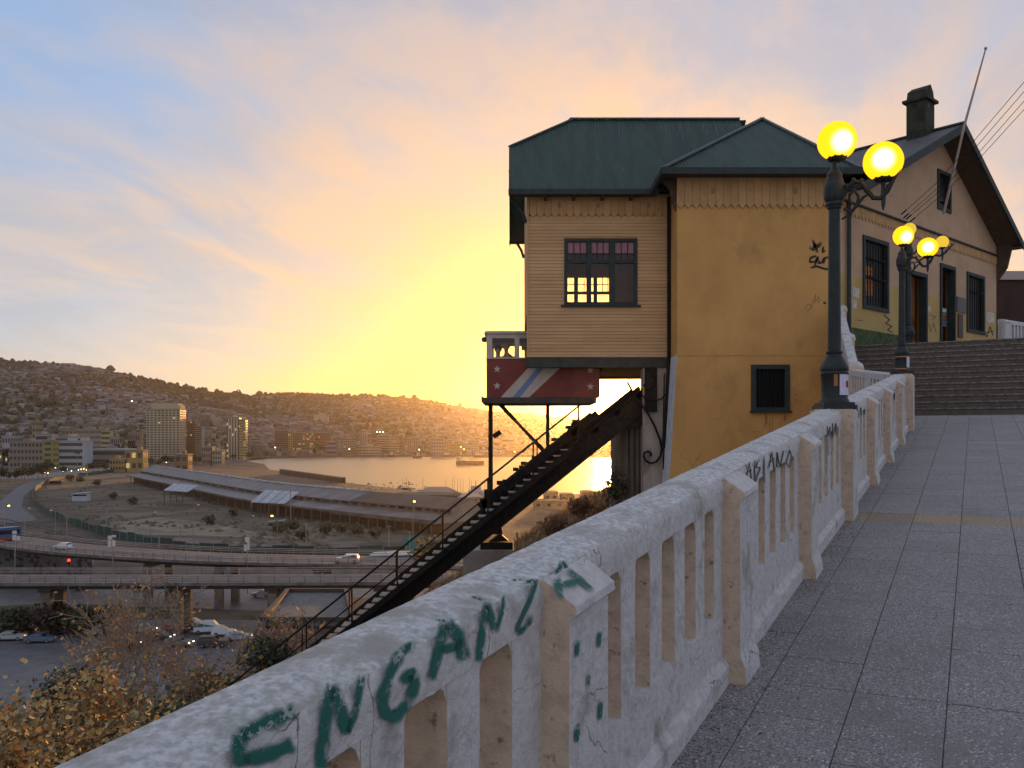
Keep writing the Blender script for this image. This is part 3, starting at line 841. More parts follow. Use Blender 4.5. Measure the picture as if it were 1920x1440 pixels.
# ochre block: front wall with a small window, battered foot, left return
mb = MB(fo); wall_holes(mb, XO0, XO1, -6.0, 7.05, [(6.60, 7.40, 0.80, 1.86)], 0.30); part(mb, 'front_wall', M_ochre)
mb = MB()
mb.slab([(4.478, YO, 2.24), (4.478, YO, -6.0), (3.98, YO, -6.0)], (0, 0.30, 0)); part(mb, 'wall_foot', M_ochre)
mb = MB(); mb.slab([(4.47, YO + 0.302, 2.24), (3.97, YO + 0.302, -6.0), (3.97, YC + 0.2, -6.0), (4.47, YC + 0.2, 2.24)], (0.05, 0, 0)); part(mb, 'white_return', M_blue_white)
mb = MB(); mb.slab([(4.472, YO - 0.002, 2.24), (3.972, YO - 0.002, -6.0), (3.972, YO + 0.303, -6.0), (4.472, YO + 0.303, 2.24)], (0.006, 0, 0)); part(mb, 'white_edge', M_blue_white)
mb = MB(); mb.box(4.475, 4.7, YO + 0.302, YC + 0.3, 2.24, 7.0); part(mb, 'side_wall', M_ochre)
# faint horizontal joint in the plaster and the small window
mb = MB(fo); mb.add([(4.47, 0.004, 2.20), (8.85, 0.004, 2.20), (8.85, 0.004, 2.225), (4.47, 0.004, 2.225)], [(0, 1, 2, 3)]); part(mb, 'plaster_joint', mat('plaster_joint', (0.44, 0.24, 0.085), 0.9, (0.36, 0.19, 0.07), 3.0))
win = MB(fo)
for a, b, c, d in ((6.48, 6.61, 0.69, 1.97), (7.39, 7.52, 0.69, 1.97), (6.61, 7.39, 1.85, 1.97), (6.61, 7.39, 0.69, 0.81)): win.box(a, b, -0.12, 0.05, c, d)
wo = part(win, 'small_window', M_trim)
mb = MB(fo); mb.box(6.44, 7.56, 0.051, 0.10, 0.66, 0.72); part(mb, 'sill', M_trim, parent=wo)
mb = MB(fo); mb.box(6.61, 7.39, -0.12, -0.09, 0.81, 1.85); part(mb, 'shutter', M_darkpane, parent=wo)
for i in range(7):
    x = 6.66 + i * 0.112; mb = MB(fo); mb.box(x, x + 0.055, -0.089, -0.05, 0.82, 1.84); part(mb, 'shutter_slat', mat('black_shutter', (0.010, 0.012, 0.013), 0.8, spec=0.1), parent=wo)

# clapboard wing: planks one by one
WX0, WX1, WZ0, WZ1 = 1.48, 3.55, 3.74, 5.63
mb = MB(fc); wall_holes(mb, XC0 + 0.02, XO0, 2.31, 6.9, [(WX0 + .06, WX1 - .06, WZ0 + .06, WZ1 - .06)], 0.12); part(mb, 'clapboard_backing', M_inner)
def plank(x0, x1, z):
    mb = MB(fc)
    vs = [(x, d, zz) for x in (x0, x1) for d, zz in ((0.002, z), (0.030, z + 0.002), (0.012, z + 0.099), (0.002, z + 0.099))]
    mb.add(vs, [(0, 1, 2, 3), (7, 6, 5, 4), (0, 4, 5, 1), (1, 5, 6, 2), (2, 6, 7, 3), (3, 7, 4, 0)])
    part(mb, 'clapboard', M_clap)
rp = random.Random(5)
for i in range(41):
    z = 2.34 + 0.0955 * i
    segs = [(XC0 + 0.06, XO0 - 0.02)]
    if z + 0.09 > WZ0 and z < WZ1: segs = [(XC0 + 0.06, WX0), (WX1, XO0 - 0.02)]
    for a, b in segs: plank(a, b, z + rp.uniform(-0.003, 0.003))
mb = MB(fc); mb.box(XC0, XC0 + 0.06, -0.02, 0.045, 2.32, 6.85); part(mb, 'corner_board', M_clap)
mb = MB(fc); mb.box(XC0, XO0 - 0.01, 0.0, 0.06, 2.27, 2.335); part(mb, 'sill_board', M_clap)
mb = MB(fc); mb.box(XC0 - 0.02, XO0 + 0.02, -0.25, 0.04, 1.98, 2.265); part(mb, 'floor_beam', mat('dark_floor_beam', (0.05, 0.052, 0.045), 0.8, (0.035, 0.036, 0.03), 4.0, bump=0.004))
mb = MB(); mb.box(XC0, 4.4, 29.95, 30.2, 1.98, 2.265); part(mb, 'floor_beam', MATS['dark_floor_beam'])

# frieze boards with pointed ends
def frieze(x0, x1, f, z_tip, z_top, dd, w=0.207, peak=0.12):
    n = int(round((x1 - x0) / w)); w = (x1 - x0) / n
    mb = MB(); g = 0.004
    pr = [(g, 0), (w / 2, -peak), (w - g, 0), (w - g, z_top - z_tip - peak), (g, z_top - z_tip - peak)]
    mb.add([(x, 0, z) for x, z in pr] + [(x, 0.022, z) for x, z in pr], [(0, 1, 2, 3, 4), (9, 8, 7, 6, 5)] + [(i, 5 + i, 5 + (i + 1) % 5, (i + 1) % 5) for i in range(5)])
    me = mb.mesh('frieze_board', M_frieze)
    for i in range(n):
        p = f(x0 + i * w, dd, z_tip + peak)
        q = f(x0 + (i + 1) * w, dd, z_tip + peak)
        o = inst('frieze_board', me, ST, p, math.atan2(q.y - p.y, q.x - p.x)); o.matrix_parent_inverse = Matrix.Translation(-Vector(ST.location))
frieze(XC0 + 0.07, XO0 - 0.02, fc, 6.215, 6.84, 0.050)
frieze(XO0 - 0.02, XO1 - 0.0, fo, 6.195, 7.04, 0.050)
M_vent = mat('vent_block', (0.30, 0.17, 0.08), 0.8)
for x in (1.30, 2.40, 3.83):
    for k in range(3):
        mb = MB(fc); mb.box(x, x + 0.075, 0.052, 0.064, 6.50 + k * 0.05, 6.535 + k * 0.05); part(mb, 'vent_slat', M_vent)
for x in (5.39, 7.62):
    for k in range(3):
        mb = MB(fo); mb.box(x, x + 0.085, 0.052, 0.064, 6.60 + k * 0.055, 6.64 + k * 0.055); part(mb, 'vent_slat', M_vent)

# the big three-light window
w = MB(fc); fr = 0.09
for a, b, c, d in ((WX0, WX0 + fr, WZ0, WZ1), (WX1 - fr, WX1, WZ0, WZ1), (WX0 + fr, WX1 - fr, WZ1 - fr, WZ1), (WX0 + fr, WX1 - fr, WZ0, WZ0 + fr)): w.box(a, b, -0.08, 0.055, c, d)
wo = part(w, 'large_window', M_trim)
mb = MB(fc); mb.box(WX0 - 0.10, WX1 + 0.09, 0.056, 0.12, WZ0 - 0.05, WZ0 + 0.0); part(mb, 'sill', M_trim, parent=wo)
for a, b in ((2.115, 2.245), (2.755, 2.915)):
    mb = MB(fc); mb.box(a, b, -0.075, 0.045, WZ0 + fr, WZ1 - fr); part(mb, 'mullion', M_trim, parent=wo)
lights = ((WX0 + fr, 2.115), (2.245, 2.755), (2.915, WX1 - fr))
for a, b in lights:
    mb = MB(fc); mb.box(a, b, -0.06, 0.03, 4.93, 5.03); part(mb, 'transom', M_trim, parent=wo)
    wd = (b - a) / 3
    for k in range(3):
        mb = MB(fc); mb.box(a + k * wd + 0.012, a + (k + 1) * wd - 0.012, -0.02, -0.012, 5.22, 5.53); part(mb, 'pane', M_pink, parent=wo)
        if k: mb = MB(fc); mb.box(a + k * wd - 0.012, a + k * wd + 0.012, -0.03, 0.01, 5.03, 5.53); part(mb, 'muntin', M_trim, parent=wo)
    mb = MB(fc); mb.box(a, b, -0.03, 0.01, 5.195, 5.22); part(mb, 'muntin', M_trim, parent=wo)
    mb = MB(fc); mb.box(a, b, -0.02, -0.012, 5.03, 5.195); part(mb, 'pane', M_glass, parent=wo)
    mb = MB(fc); mb.box(a, b, -0.02, -0.012, WZ0 + fr, 4.93); part(mb, 'pane', M_glass, parent=wo)

# inside the wing: back wall with windows on the sky, ceiling, partition, floor
fb = lambda s, d, z: Vector((s, 30.05 - d, z))
mb = MB(fb); holes = [(1.80, 2.55, 4.20, 5.43), (2.66, 3.33, 4.20, 5.43)]; wall_holes(mb, XC0, 7.3, 2.3, 6.9, holes, 0.12); part(mb, 'back_wall', M_inner)
for (a, b, m0, m1, ms) in ((1.80, 2.55, 2.11, 2.24, (2.44,)), (2.66, 3.33, 2.77, 2.89, (3.07, 3.25))):
    mb = MB(fb)
    mb.box(m0, m1, -0.10, 0.03, 4.2, 5.43); mb.box(a, m0, -0.08, 0.02, 4.86, 4.95); mb.box(m1, b, -0.08, 0.02, 4.86, 4.95); mb.box(a, b, -0.11, 0.05, 4.14, 4.205)
    for x in ms: mb.box(x, x + 0.018, -0.06, 0.0, 4.95, 5.43)
    mb.box(a, m0, -0.055, -0.005, 5.18, 5.198); mb.box(m1, b, -0.055, -0.005, 5.18, 5.198)
    o = part(mb, 'rear_window', M_trim)
    mb = MB(fb); mb.box(a, b, -0.066, -0.062, 4.2, 5.43); part(mb, 'pane', M_glass, parent=o)
mb = MB(); mb.box(XC0, 7.3, 25.22, 30.0, 6.72, 6.76); part(mb, 'ceiling', M_soff)
mb = MB(); mb.box(3.12, 7.3, 28.2, 28.3, 2.3, 6.72); part(mb, 'partition', M_inner)
mb = MB(); mb.box(2.75, 7.3, 25.36, 30.0, 2.05, 2.26); part(mb, 'floor', M_soff)
mb = MB(); mb.slab([(XC0, 25.1, 3.55), (XC0, 30.18, 3.55), (XC0, 30.18, 7.2), (XC0, 28.9, 8.55), (XC0, 26.4, 8.55), (XC0, 25.1, 7.2)], (0.1, 0, 0)); part(mb, 'end_wall', M_clap)
mb = MB(); mb.box(7.3, 7.5, 24.4, 30.1, -6, 6.9); part(mb, 'inner_wall', M_inner)

# roofs
RE, RR = 6.86, 9.91
rf = MB(); corrugated(rf, [(-0.07, 24.5, RE), (7.1, 24.5, RE), (7.1, 27.65, RR), (1.87, 27.65, RR), (-0.07, 26.35, 8.65)], 0.085, 0.011)
ro = part(rf, 'main_roof', M_roof)
rf = MB(); corrugated(rf, [(-0.07, 30.8, RE), (7.3, 30.8, RE), (7.3, 27.65, RR), (1.87, 27.65, RR), (-0.07, 28.95, 8.65)], 0.17, 0.011); part(rf, 'main_roof', M_roof)
rf = MB(); corrugated(rf, [(-0.07, 26.35, 8.65), (-0.07, 28.95, 8.65), (1.87, 27.65, RR)], 0.17, 0.011); part(rf, 'hip_end', M_roof)
roofp = on_plane((0, 24.5, RE + 0.018), (0, -3.05, 3.15))
rs_ = random.Random(31); ls_ = []
for k in range(46):
    x = rs_.uniform(1062, 1385); y = 231 + rs_.uniform(0, 3); L_ = rs_.choice([8, 10, 14, 22, 30]) * rs_.uniform(0.6, 1.1)
    ls_.append(([(x, y), (x + L_ * 0.10, y + L_ * 0.5), (x + L_ * 0.16, y + L_)], rs_.uniform(1.2, 2.4)))
o_ = strokes('roof_streaks', ls_, 2, roofp, paint('pale_run_off', (0.16, 0.19, 0.19), 0.45, 20), None); o_.parent = ro; o_['kind'] = 'stuff'
mb = MB(); mb.bar((-0.07, 26.35, 8.67), (1.87, 27.65, RR + 0.03), 0.16, 0.05); mb.bar((1.8, 27.65, RR + 0.03), (7.1, 27.65, RR + 0.03), 0.16, 0.05); mb.bar((-0.07, 28.95, 8.67), (1.87, 27.65, RR + 0.03), 0.16, 0.05)
part(mb, 'ridge_cap', mat('ridge_flashing', (0.07, 0.09, 0.095), 0.5, (0.04, 0.055, 0.06), 5.0))
mb = MB(); mb.box(-0.10, 4.05, 24.42, 24.50, RE - 0.15, RE - 0.0); part(mb, 'gutter', M_trim)
mb = MB(); mb.box(-0.10, 7.3, 30.8, 30.86, RE - 0.13, RE); part(mb, 'gutter', M_trim)
mb = MB(); mb.slab([(-0.09, 24.45, RE - 0.02), (-0.09, 26.35, 8.63), (-0.09, 26.35, 8.42), (-0.09, 24.45, RE - 0.2)], (0.03, 0, 0)); part(mb, 'barge_board', M_trim)
mb = MB(); mb.slab([(-0.09, 30.85, RE - 0.02), (-0.09, 28.95, 8.63), (-0.09, 28.95, 8.42), (-0.09, 30.85, RE - 0.2)], (0.03, 0, 0)); part(mb, 'barge_board', M_trim)
mb = MB(); mb.slab([(-0.06, 24.5, RE - 0.06), (4.0, 24.5, RE - 0.06), (4.0, 25.12, RE - 0.02), (-0.06, 25.12, RE - 0.02)], (0, 0, -0.03)); part(mb, 'soffit', M_soff)
for x in (0.9, 1.7, 2.5, 3.3):
    mb = MB(); mb.box(x, x + 0.08, 24.52, 25.08, RE - 0.17, RE - 0.092); part(mb, 'rafter_end', M_soff)
for y in (25.2, 30.1):
    mb = MB(); mb.tube([(XC0 - 0.02, y, 6.1), (XC0 - 0.10, y, 6.35), (XC0 - 0.26, y, 6.62), (XC0 - 0.44, y, 6.76)], 0.045, 6); part(mb, 'eave_bracket', M_trim)
OE, OA = 7.11, 9.70
ap = (7.62, 27.0, OA)
rf = MB(); corrugated(rf, [(4.02, 23.4, OE), (9.2, 23.4, OE), ap], 0.085, 0.011); part(rf, 'hip_roof', M_roof)
rf = MB(); corrugated(rf, [(4.02, 27.0, OE), (4.02, 23.4, OE), ap], 0.17, 0.008); part(rf, 'hip_roof', M_roof)
FU = Vector((math.sin(R(48)), math.cos(R(48)), 0)); FN = Vector((math.cos(R(48)), -math.sin(R(48)), 0))
c9 = Vector((9.2, 23.4, OE))
rf = MB(); corrugated(rf, [tuple(c9), tuple(c9 + FU * 1.3), ap], 0.17, 0.008); part(rf, 'hip_roof', M_roof)
mb = MB(); mb.slab([ap, (7.3, 30.8, 6.9), (9.6, 30.8, 6.9), tuple(c9 + FU * 1.3)], (0, 0, -0.05)); part(mb, 'hip_roof', M_roof)
mb = MB(); mb.bar((4.0, 23.38, OE + 0.02), (ap[0], ap[1], OA + 0.03), 0.17, 0.05); mb.bar((9.2, 23.38, OE + 0.02), (ap[0], ap[1], OA + 0.03), 0.17, 0.05); part(mb, 'ridge_cap', MATS['ridge_flashing'])
mb = MB(); mb.box(3.95, 9.25, 23.30, 23.40, OE - 0.17, OE - 0.0); part(mb, 'gutter', M_trim)
mb = MB(); mb.box(3.94, 4.02, 23.40, 24.7, OE - 0.17, OE - 0.0); part(mb, 'gutter', M_trim)
mb = MB(); mb.bar((3.98, 23.36, OE - 0.09), (3.86, 24.46, RE - 0.08), 0.10, 0.16); part(mb, 'gutter', M_trim)
mb = MB(); mb.slab([(4.02, 23.4, OE - 0.07), (9.15, 23.4, OE - 0.07), (9.15, 24.02, OE - 0.05), (4.02, 24.02, OE - 0.05)], (0, 0, -0.03)); part(mb, 'soffit', M_soff)
mb = MB(); mb.slab([(4.02, 24.02, OE - 0.07), (4.49, 24.02, OE - 0.07), (4.49, 25.4, OE - 0.07), (4.02, 25.4, OE - 0.07)], (0, 0, -0.03)); part(mb, 'soffit', M_soff)
mb = MB(); mb.slab([(4.03, 24.1, OE - 0.1), (4.46, 24.1, OE - 0.1), (4.46, 24.1, 6.15), (4.38, 24.1, 6.35), (4.30, 24.1, 6.75)], (0, 0.08, 0)); part(mb, 'eave_bracket', M_soff)
# rain pipes
mb = MB(); mb.tube([(4.38, 24.80, 6.75), (4.415, 24.92, 6.3), (4.42, 24.95, 2.3), (4.33, 24.95, 0.4), (4.26, 24.95, -0.3)], 0.052, 8); part(mb, 'rain_pipe', M_dark, smooth='auto')

# the gabled front
CF = Vector((XO1, YO, 0))
FW = lambda s, d, z: CF + FU * s + FN * d + Vector((0, 0, z))
def s_at(px, d=0.0):
    k = (px - CX) / F; o = CF + FN * d
    return (k * o.y - o.x) / (FU.x - k * FU.y)
def fpt(px, py, d=0.0):
    s = s_at(px, d); q = FW(s, d, 0)
    return s, (HZ - py) / F * q.y
GWID = s_at(1868); D0 = 0.8
SA = s_at(1808, D0); ZA = (HZ - 232) / F * FW(SA, D0, 0).y
SE = GWID + 0.25; ZE = (HZ - 458) / F * FW(SE, D0, 0).y
SL = 0.1; ZL = ZE
W1 = (s_at(1617), s_at(1665), fpt(1617, 578)[1], fpt(1617, 440)[1])
DR1 = (s_at(1694), s_at(1737), PLZ - 0.02, fpt(1737, 515)[1])
DR2 = (s_at(1762), s_at(1790), PLZ - 0.02, fpt(1762, 493)[1])
W3 = (s_at(1812), s_at(1845), fpt(1812, 622)[1], fpt(1812, 509)[1])


def two_tone(name, mul_lo, base_col, zsplit, **k):
    m = mat(name, base_col, **k); nt = m.node_tree; b = nt.nodes['Principled BSDF']
    src = b.inputs['Base Color'].links[0].from_socket
    geo = nt.nodes.new('ShaderNodeNewGeometry'); sp = nt.nodes.new('ShaderNodeSeparateXYZ'); nt.links.new(geo.outputs['Position'], sp.inputs[0])
    st = nt.nodes.new('ShaderNodeMath'); st.operation = 'LESS_THAN'; nt.links.new(sp.outputs[2], st.inputs[0]); st.inputs[1].default_value = zsplit
    mul = nt.nodes.new('ShaderNodeMix'); mul.data_type = 'RGBA'; mul.blend_type = 'MIX'; nt.links.new(st.outputs[0], mul.inputs[0]); nt.links.new(src, mul.inputs[6])
    mm = nt.nodes.new('ShaderNodeMix'); mm.data_type = 'RGBA'; mm.blend_type = 'MULTIPLY'; mm.inputs[0].default_value = 1.0; nt.links.new(src, mm.inputs[6]); mm.inputs[7].default_value = (*mul_lo, 1)
    nt.links.new(mm.outputs[2], mul.inputs[7]); nt.links.new(mul.outputs[2], b.inputs['Base Color'])
    return m
M_fac = two_tone('two_tone_plaster', (0.95, 1.0, 0.60), (0.52, 0.345, 0.225), 4.46, rough=0.9, col2=(0.44, 0.285, 0.185), scale=1.2, lo=0.38, hi=0.66, col3=(0.30, 0.20, 0.13), scale3=3.0, lo3=0.62, hi3=0.8, bump=0.006, bscale=22.0)
mb = MB(FW); wall_holes(mb, 0.0, GWID, PLZ - 0.3, 6.55, [W1, DR1, DR2, W3], 0.28); part(mb, 'front_wall', M_fac)
AW = (s_at(1757), s_at(1782), fpt(1757, 391)[1], fpt(1757, 316)[1])
top = lambda s: ZA - 0.06 - (ZA - ZL) * (SA - s) / (SA - SL) if s < SA else ZA - 0.06 - (ZA - ZE) * (s - SA) / (SE - SA)
gb = MB(FW)
def gp(pts): gb.slab([(s, 0, z) for s, z in pts], (0, -0.2, 0))
def seg(a, b, lo):
    t = [(a, lo), (b, lo), (b, top(b))] + ([(SA, top(SA))] if a < SA < b else []) + [(a, top(a))]
    gb.add([(s, 0, z) for s, z in t] , [tuple(range(len(t)))]); gb.add([(s, -0.2, z) for s, z in t], [tuple(reversed(range(len(t))))])
seg(0.0, AW[0], 6.55); seg(AW[1], GWID, 6.55); seg(AW[0], AW[1], AW[3])
gb.add([(AW[0], 0, 6.55), (AW[1], 0, 6.55), (AW[1], 0, AW[2]), (AW[0], 0, AW[2])], [(0, 1, 2, 3)])
part(gb, 'gable_wall', M_fac)
def framed(nm, hole, parent_name=None, bars=0, pane=M_darkpane, fr=0.11, sill=True, cross=()):
    a, b, c, d = hole; mb = MB(FW)
    for q in ((a, a + fr, c, d), (b - fr, b, c, d), (a + fr, b - fr, d - fr, d), (a + fr, b - fr, c, c + fr)): mb.box(q[0], q[1], -0.10, 0.045, q[2], q[3])
    o = part(mb, nm, M_trim)
    if pane: mb = MB(FW); mb.box(a + fr, b - fr, -0.09, -0.075, c + fr, d - fr); part(mb, 'pane', pane, parent=o)
    for k in range(bars):
        x = a + fr + (b - a - 2 * fr) * (k + 1) / (bars + 1); mb = MB(FW); mb.box(x - 0.012, x + 0.012, 0.0, 0.025, c + fr, d - fr); part(mb, 'bar', M_dark, parent=o)
    for f_ in cross:
        z = c + (d - c) * f_; mb = MB(FW); mb.box(a + fr, b - fr, -0.05, -0.005, z - 0.03, z + 0.03); part(mb, 'transom', M_trim, parent=o)
    return o
w1 = framed('barred_window', W1, bars=7, cross=(0.72, 0.45))
mb = MB(FW); mb.box(W1[0] + 0.13, W1[0] + 0.75, -0.073, -0.068, W1[2] + 0.42, W1[2] + 1.25); part(mb, 'sunset_glow_panel', mat('sunset_glow_panel', (0.60, 0.20, 0.06), 0.8, (0.25, 0.08, 0.03), 9.0, 0.48, 0.56), parent=w1)  # sunset sky glowing through the window, painted as a flat amber panel
framed('barred_window', W3, bars=6, cross=(0.7,))
framed('attic_window', AW, bars=1, cross=(0.25,))
for nm, dr in (('entrance', DR1), ('entrance', DR2)):
    a, b, c, d = dr; mb = MB(FW)
    for q in ((a, a + 0.1, c, d), (b - 0.1, b, c, d), (a + 0.1, b - 0.1, d - 0.12, d)): mb.box(q[0], q[1], -0.2, 0.05, q[2], q[3])
    o = part(mb, nm, M_trim)
    mb = MB(FW); mb.box(a + 0.45 * (b - a), b - 0.1, -1.3, -1.26, c, d); part(mb, 'inner_panel', M_inner, parent=o)
    mb = MB(FW); mb.box(a - 0.2, b + 0.4, -2.6, -2.5, c, d); part(mb, 'dark_hall', mat('dark_hall', (0.02, 0.016, 0.012), 0.9), parent=o)
    if dr is DR2:
        zz = [fpt(1776, y)[1] for y in (575, 583, 590, 598, 606, 609)]
        for k, cc in enumerate(((0.55, 0.53, 0.5), (0.05, 0.25, 0.10), (0.38, 0.06, 0.05), (0.05, 0.14, 0.36), (0.45, 0.33, 0.12))):
            mb = MB(FW); mb.box(a + 0.12, b - 0.12, -0.24, -0.21, zz[k + 1] + 0.01, zz[k] - 0.01); part(mb, 'sign_board', mat('sign_%d' % k, cc, 0.7), parent=o)
# scalloped board across the front
frieze(0.06, GWID, FW, 6.10, 6.45, 0.026, w=0.20, peak=0.10)
mb = MB(FW); mb.box(0.0, GWID, 0.026, 0.09, 6.44, 6.49); part(mb, 'ledge', M_trim)
mb = MB(FW); mb.tube([(0.42, 0.09, 6.5), (0.42, 0.09, PLZ)], 0.055, 8); part(mb, 'rain_pipe', M_trim, smooth='auto')
# painted green foot, posters, boards and scrawls
M_mural = mat('green_mural', (0.045, 0.075, 0.030), 0.85, (0.10, 0.115, 0.035), 9.0, 0.5, 0.56, col3=(0.022, 0.045, 0.028), scale3=6.0, lo3=0.55, hi3=0.62)
mb = MB(FW); mb.box(0.5, DR1[0] - 0.02, 0.0, 0.006, PLZ - 0.2, fpt(1640, 621)[1]); part(mb, 'green_dado', M_mural)
mb = MB(FW); mb.box(DR1[1] + 0.02, DR2[0] - 0.02, 0.0, 0.006, PLZ - 0.2, 2.60); part(mb, 'green_dado', M_mural)
M_paper = mat('torn_paper', (0.60, 0.57, 0.52), 0.85, (0.40, 0.36, 0.30), 9.0)
def patch(x0, y0, x1, y1, m, nm, d=0.006):
    a, za = fpt(x0, y0); b, zb = fpt(x1, y1)
    zb2 = fpt(x0, y1)[1]
    mb = MB(FW); mb.box(a, b, 0.0, d, min(za, zb2), max(za, zb2)); part(mb, nm, m)
patch(1598, 538, 1611, 556, M_paper, 'poster'); patch(1598, 562, 1606, 577, M_paper, 'poster')
patch(1738, 574, 1745, 584, M_paper, 'poster'); patch(1850, 584, 1864, 604, M_paper, 'poster')
patch(1793, 556, 1809, 584, mat('slate_plaque', (0.10, 0.10, 0.10), 0.6), 'plaque', 0.04)
patch(1795, 588, 1803, 632, mat('notice_board', (0.06, 0.055, 0.06), 0.7, (0.13, 0.06, 0.06), 20.0), 'notice_board', 0.05)
facp = on_plane(FW(0, 0, 0), FN); ochp = on_plane((6, YO, 0), (0, -1, 0))
ss = []
ss += [([(1656, 590), (1668, 600), (1660, 606), (1672, 612), (1664, 618), (1674, 624)], 3), ([(1606, 600), (1618, 601)], 1.2), ([(1842, 616), (1850, 632), (1856, 612), (1862, 630)], 3), ([(1845, 625), (1864, 620)], 3),
       ([(1741, 604), (1745, 622), (1750, 606), (1756, 628)], 1.2), ([(1742, 590), (1754, 594), (1746, 600)], 1.2), ([(1582, 578), (1584, 586), (1581, 592)], 1.4)]
part_o = strokes('graffiti', ss, 2, facp, M_black, None); part_o.parent = ST; part_o.matrix_parent_inverse = Matrix.Translation(-Vector(ST.location))
Zo = lambda pts: [(1220 + x / 4.8, 200 + y / 4.8) for x, y in pts]
so_ = [(Zo([(1420, 1260), (1460, 1290), (1480, 1240), (1500, 1265), (1540, 1215)]), 5), (Zo([(1455, 1190), (1475, 1250), (1505, 1320)]), 3.5), (Zo([(1555, 1250), (1545, 1310), (1580, 1290)]), 3),
       (Zo([(1500, 1340), (1440, 1360), (1430, 1400), (1480, 1395), (1510, 1350), (1470, 1440)]), 3), (Zo([(1520, 1370), (1510, 1410), (1545, 1400), (1560, 1350)]), 3), (Zo([(1550, 1420), (1570, 1360), (1640, 1350)]), 3),
       ([(1519, 503), (1530, 499), (1546, 504), (1575, 508)], 3.4), ([(1543, 566), (1549, 570)], 4)]
so_ = [(l, w * 2.0) for l, w in so_]
o_ = strokes('graffiti', so_, 3, ochp, M_black, None); o_.parent = ST; o_.matrix_parent_inverse = Matrix.Translation(-Vector(ST.location))
rs_ = random.Random(12); st_ = []
for x0, x1, y0, n_, lm_ in ((1412, 1478, 776, 5, 46),):
    for k in range(n_):
        x = rs_.uniform(x0, x1); L_ = lm_ * rs_.uniform(0.3, 1.0); st_.append(([(x, y0), (x + rs_.uniform(-1, 1), y0 + L_ * .5), (x + rs_.uniform(-1.5, 1.5), y0 + L_)], rs_.uniform(2, 6)))
o_ = strokes('drip_stains', st_, 3, ochp, paint('brown_drip', (0.16, 0.085, 0.035), 0.30, 9), None); o_.parent = ST; o_.matrix_parent_inverse = Matrix.Translation(-Vector(ST.location)); o_['kind'] = 'stuff'
M_grayp = paint('grey_marker', (0.20, 0.15, 0.08), 0.8, 60)
o_ = strokes('graffiti', [([(1511, 582), (1510, 574), (1518, 570), (1522, 577), (1513, 583)], 1.6), ([(1520, 578), (1526, 560), (1530, 552), (1527, 568), (1536, 556), (1533, 568), (1541, 560)], 1.4)], 3, ochp, M_grayp, None); o_.parent = ST; o_.matrix_parent_inverse = Matrix.Translation(-Vector(ST.location))

# gable roof, barge boards, brackets
BK = -5.0
rf = MB(); corrugated(rf, [tuple(FW(SL - 0.3, BK, ZL - 0.16)), tuple(FW(SL - 0.3, D0, ZL - 0.16)), tuple(FW(SA, D0, ZA)), tuple(FW(SA, BK, ZA))], 0.17, 0.012); part(rf, 'gable_roof', M_roofg)
rf = MB(); corrugated(rf, [tuple(FW(SE, D0, ZE)), tuple(FW(SE, BK, ZE)), tuple(FW(SA, BK, ZA)), tuple(FW(SA, D0, ZA))], 0.17, 0.012); part(rf, 'gable_roof', M_roofg)
for sx, zx in ((SL - 0.3, ZL - 0.16), (SE, ZE)):
    mb = MB(); mb.slab([tuple(FW(SA, D0 + 0.01, ZA + 0.02)), tuple(FW(sx, D0 + 0.01, zx + 0.02)), tuple(FW(sx, D0 + 0.01, zx - 0.22)), tuple(FW(SA, D0 + 0.01, ZA - 0.24))], tuple(FN * 0.035)); part(mb, 'barge_board', M_trim)
    mb = MB(); mb.slab([tuple(FW(SA, 0.0, ZA - 0.10)), tuple(FW(SA, D0, ZA - 0.10)), tuple(FW(sx, D0, zx - 0.10)), tuple(FW(sx, 0.0, zx - 0.10))], (0, 0, -0.03)); part(mb, 'soffit', M_soff)
mb = MB(); mb.bar(tuple(FW(SA, D0 + 0.03, ZA + 0.03)), tuple(FW(SA, BK, ZA + 0.03)), 0.2, 0.05); part(mb, 'ridge_cap', MATS['ridge_flashing'])
mb = MB(FW); mb.slab([(GWID, 0.0, 5.55), (GWID, 0.06, 5.6), (GWID, 0.35, 6.0), (GWID, 0.55, ZE + 0.1), (GWID, 0.0, ZE + 0.1)], (0.1, 0, 0)); part(mb, 'eave_bracket', M_soff)
mb = MB(FW); mb.box(GWID - 0.02, SE, -0.1, D0, ZE - 0.16, ZE - 0.1); part(mb, 'eave_board', M_soff)
mb = MB(); a = FW(SA, BK, 0); mb.slab([tuple(FW(0, BK, PLZ)), tuple(FW(GWID, BK, PLZ)), tuple(FW(GWID, BK, ZE)), tuple(FW(SA, BK, ZA - .1)), tuple(FW(0, BK, ZL))], tuple(FN * -0.2)); part(mb, 'rear_wall', M_ochre)
mb = MB(FW); mb.box(GWID - 0.2, GWID - 0.001, BK, -0.281, PLZ, ZE); part(mb, 'side_wall', M_ochre)
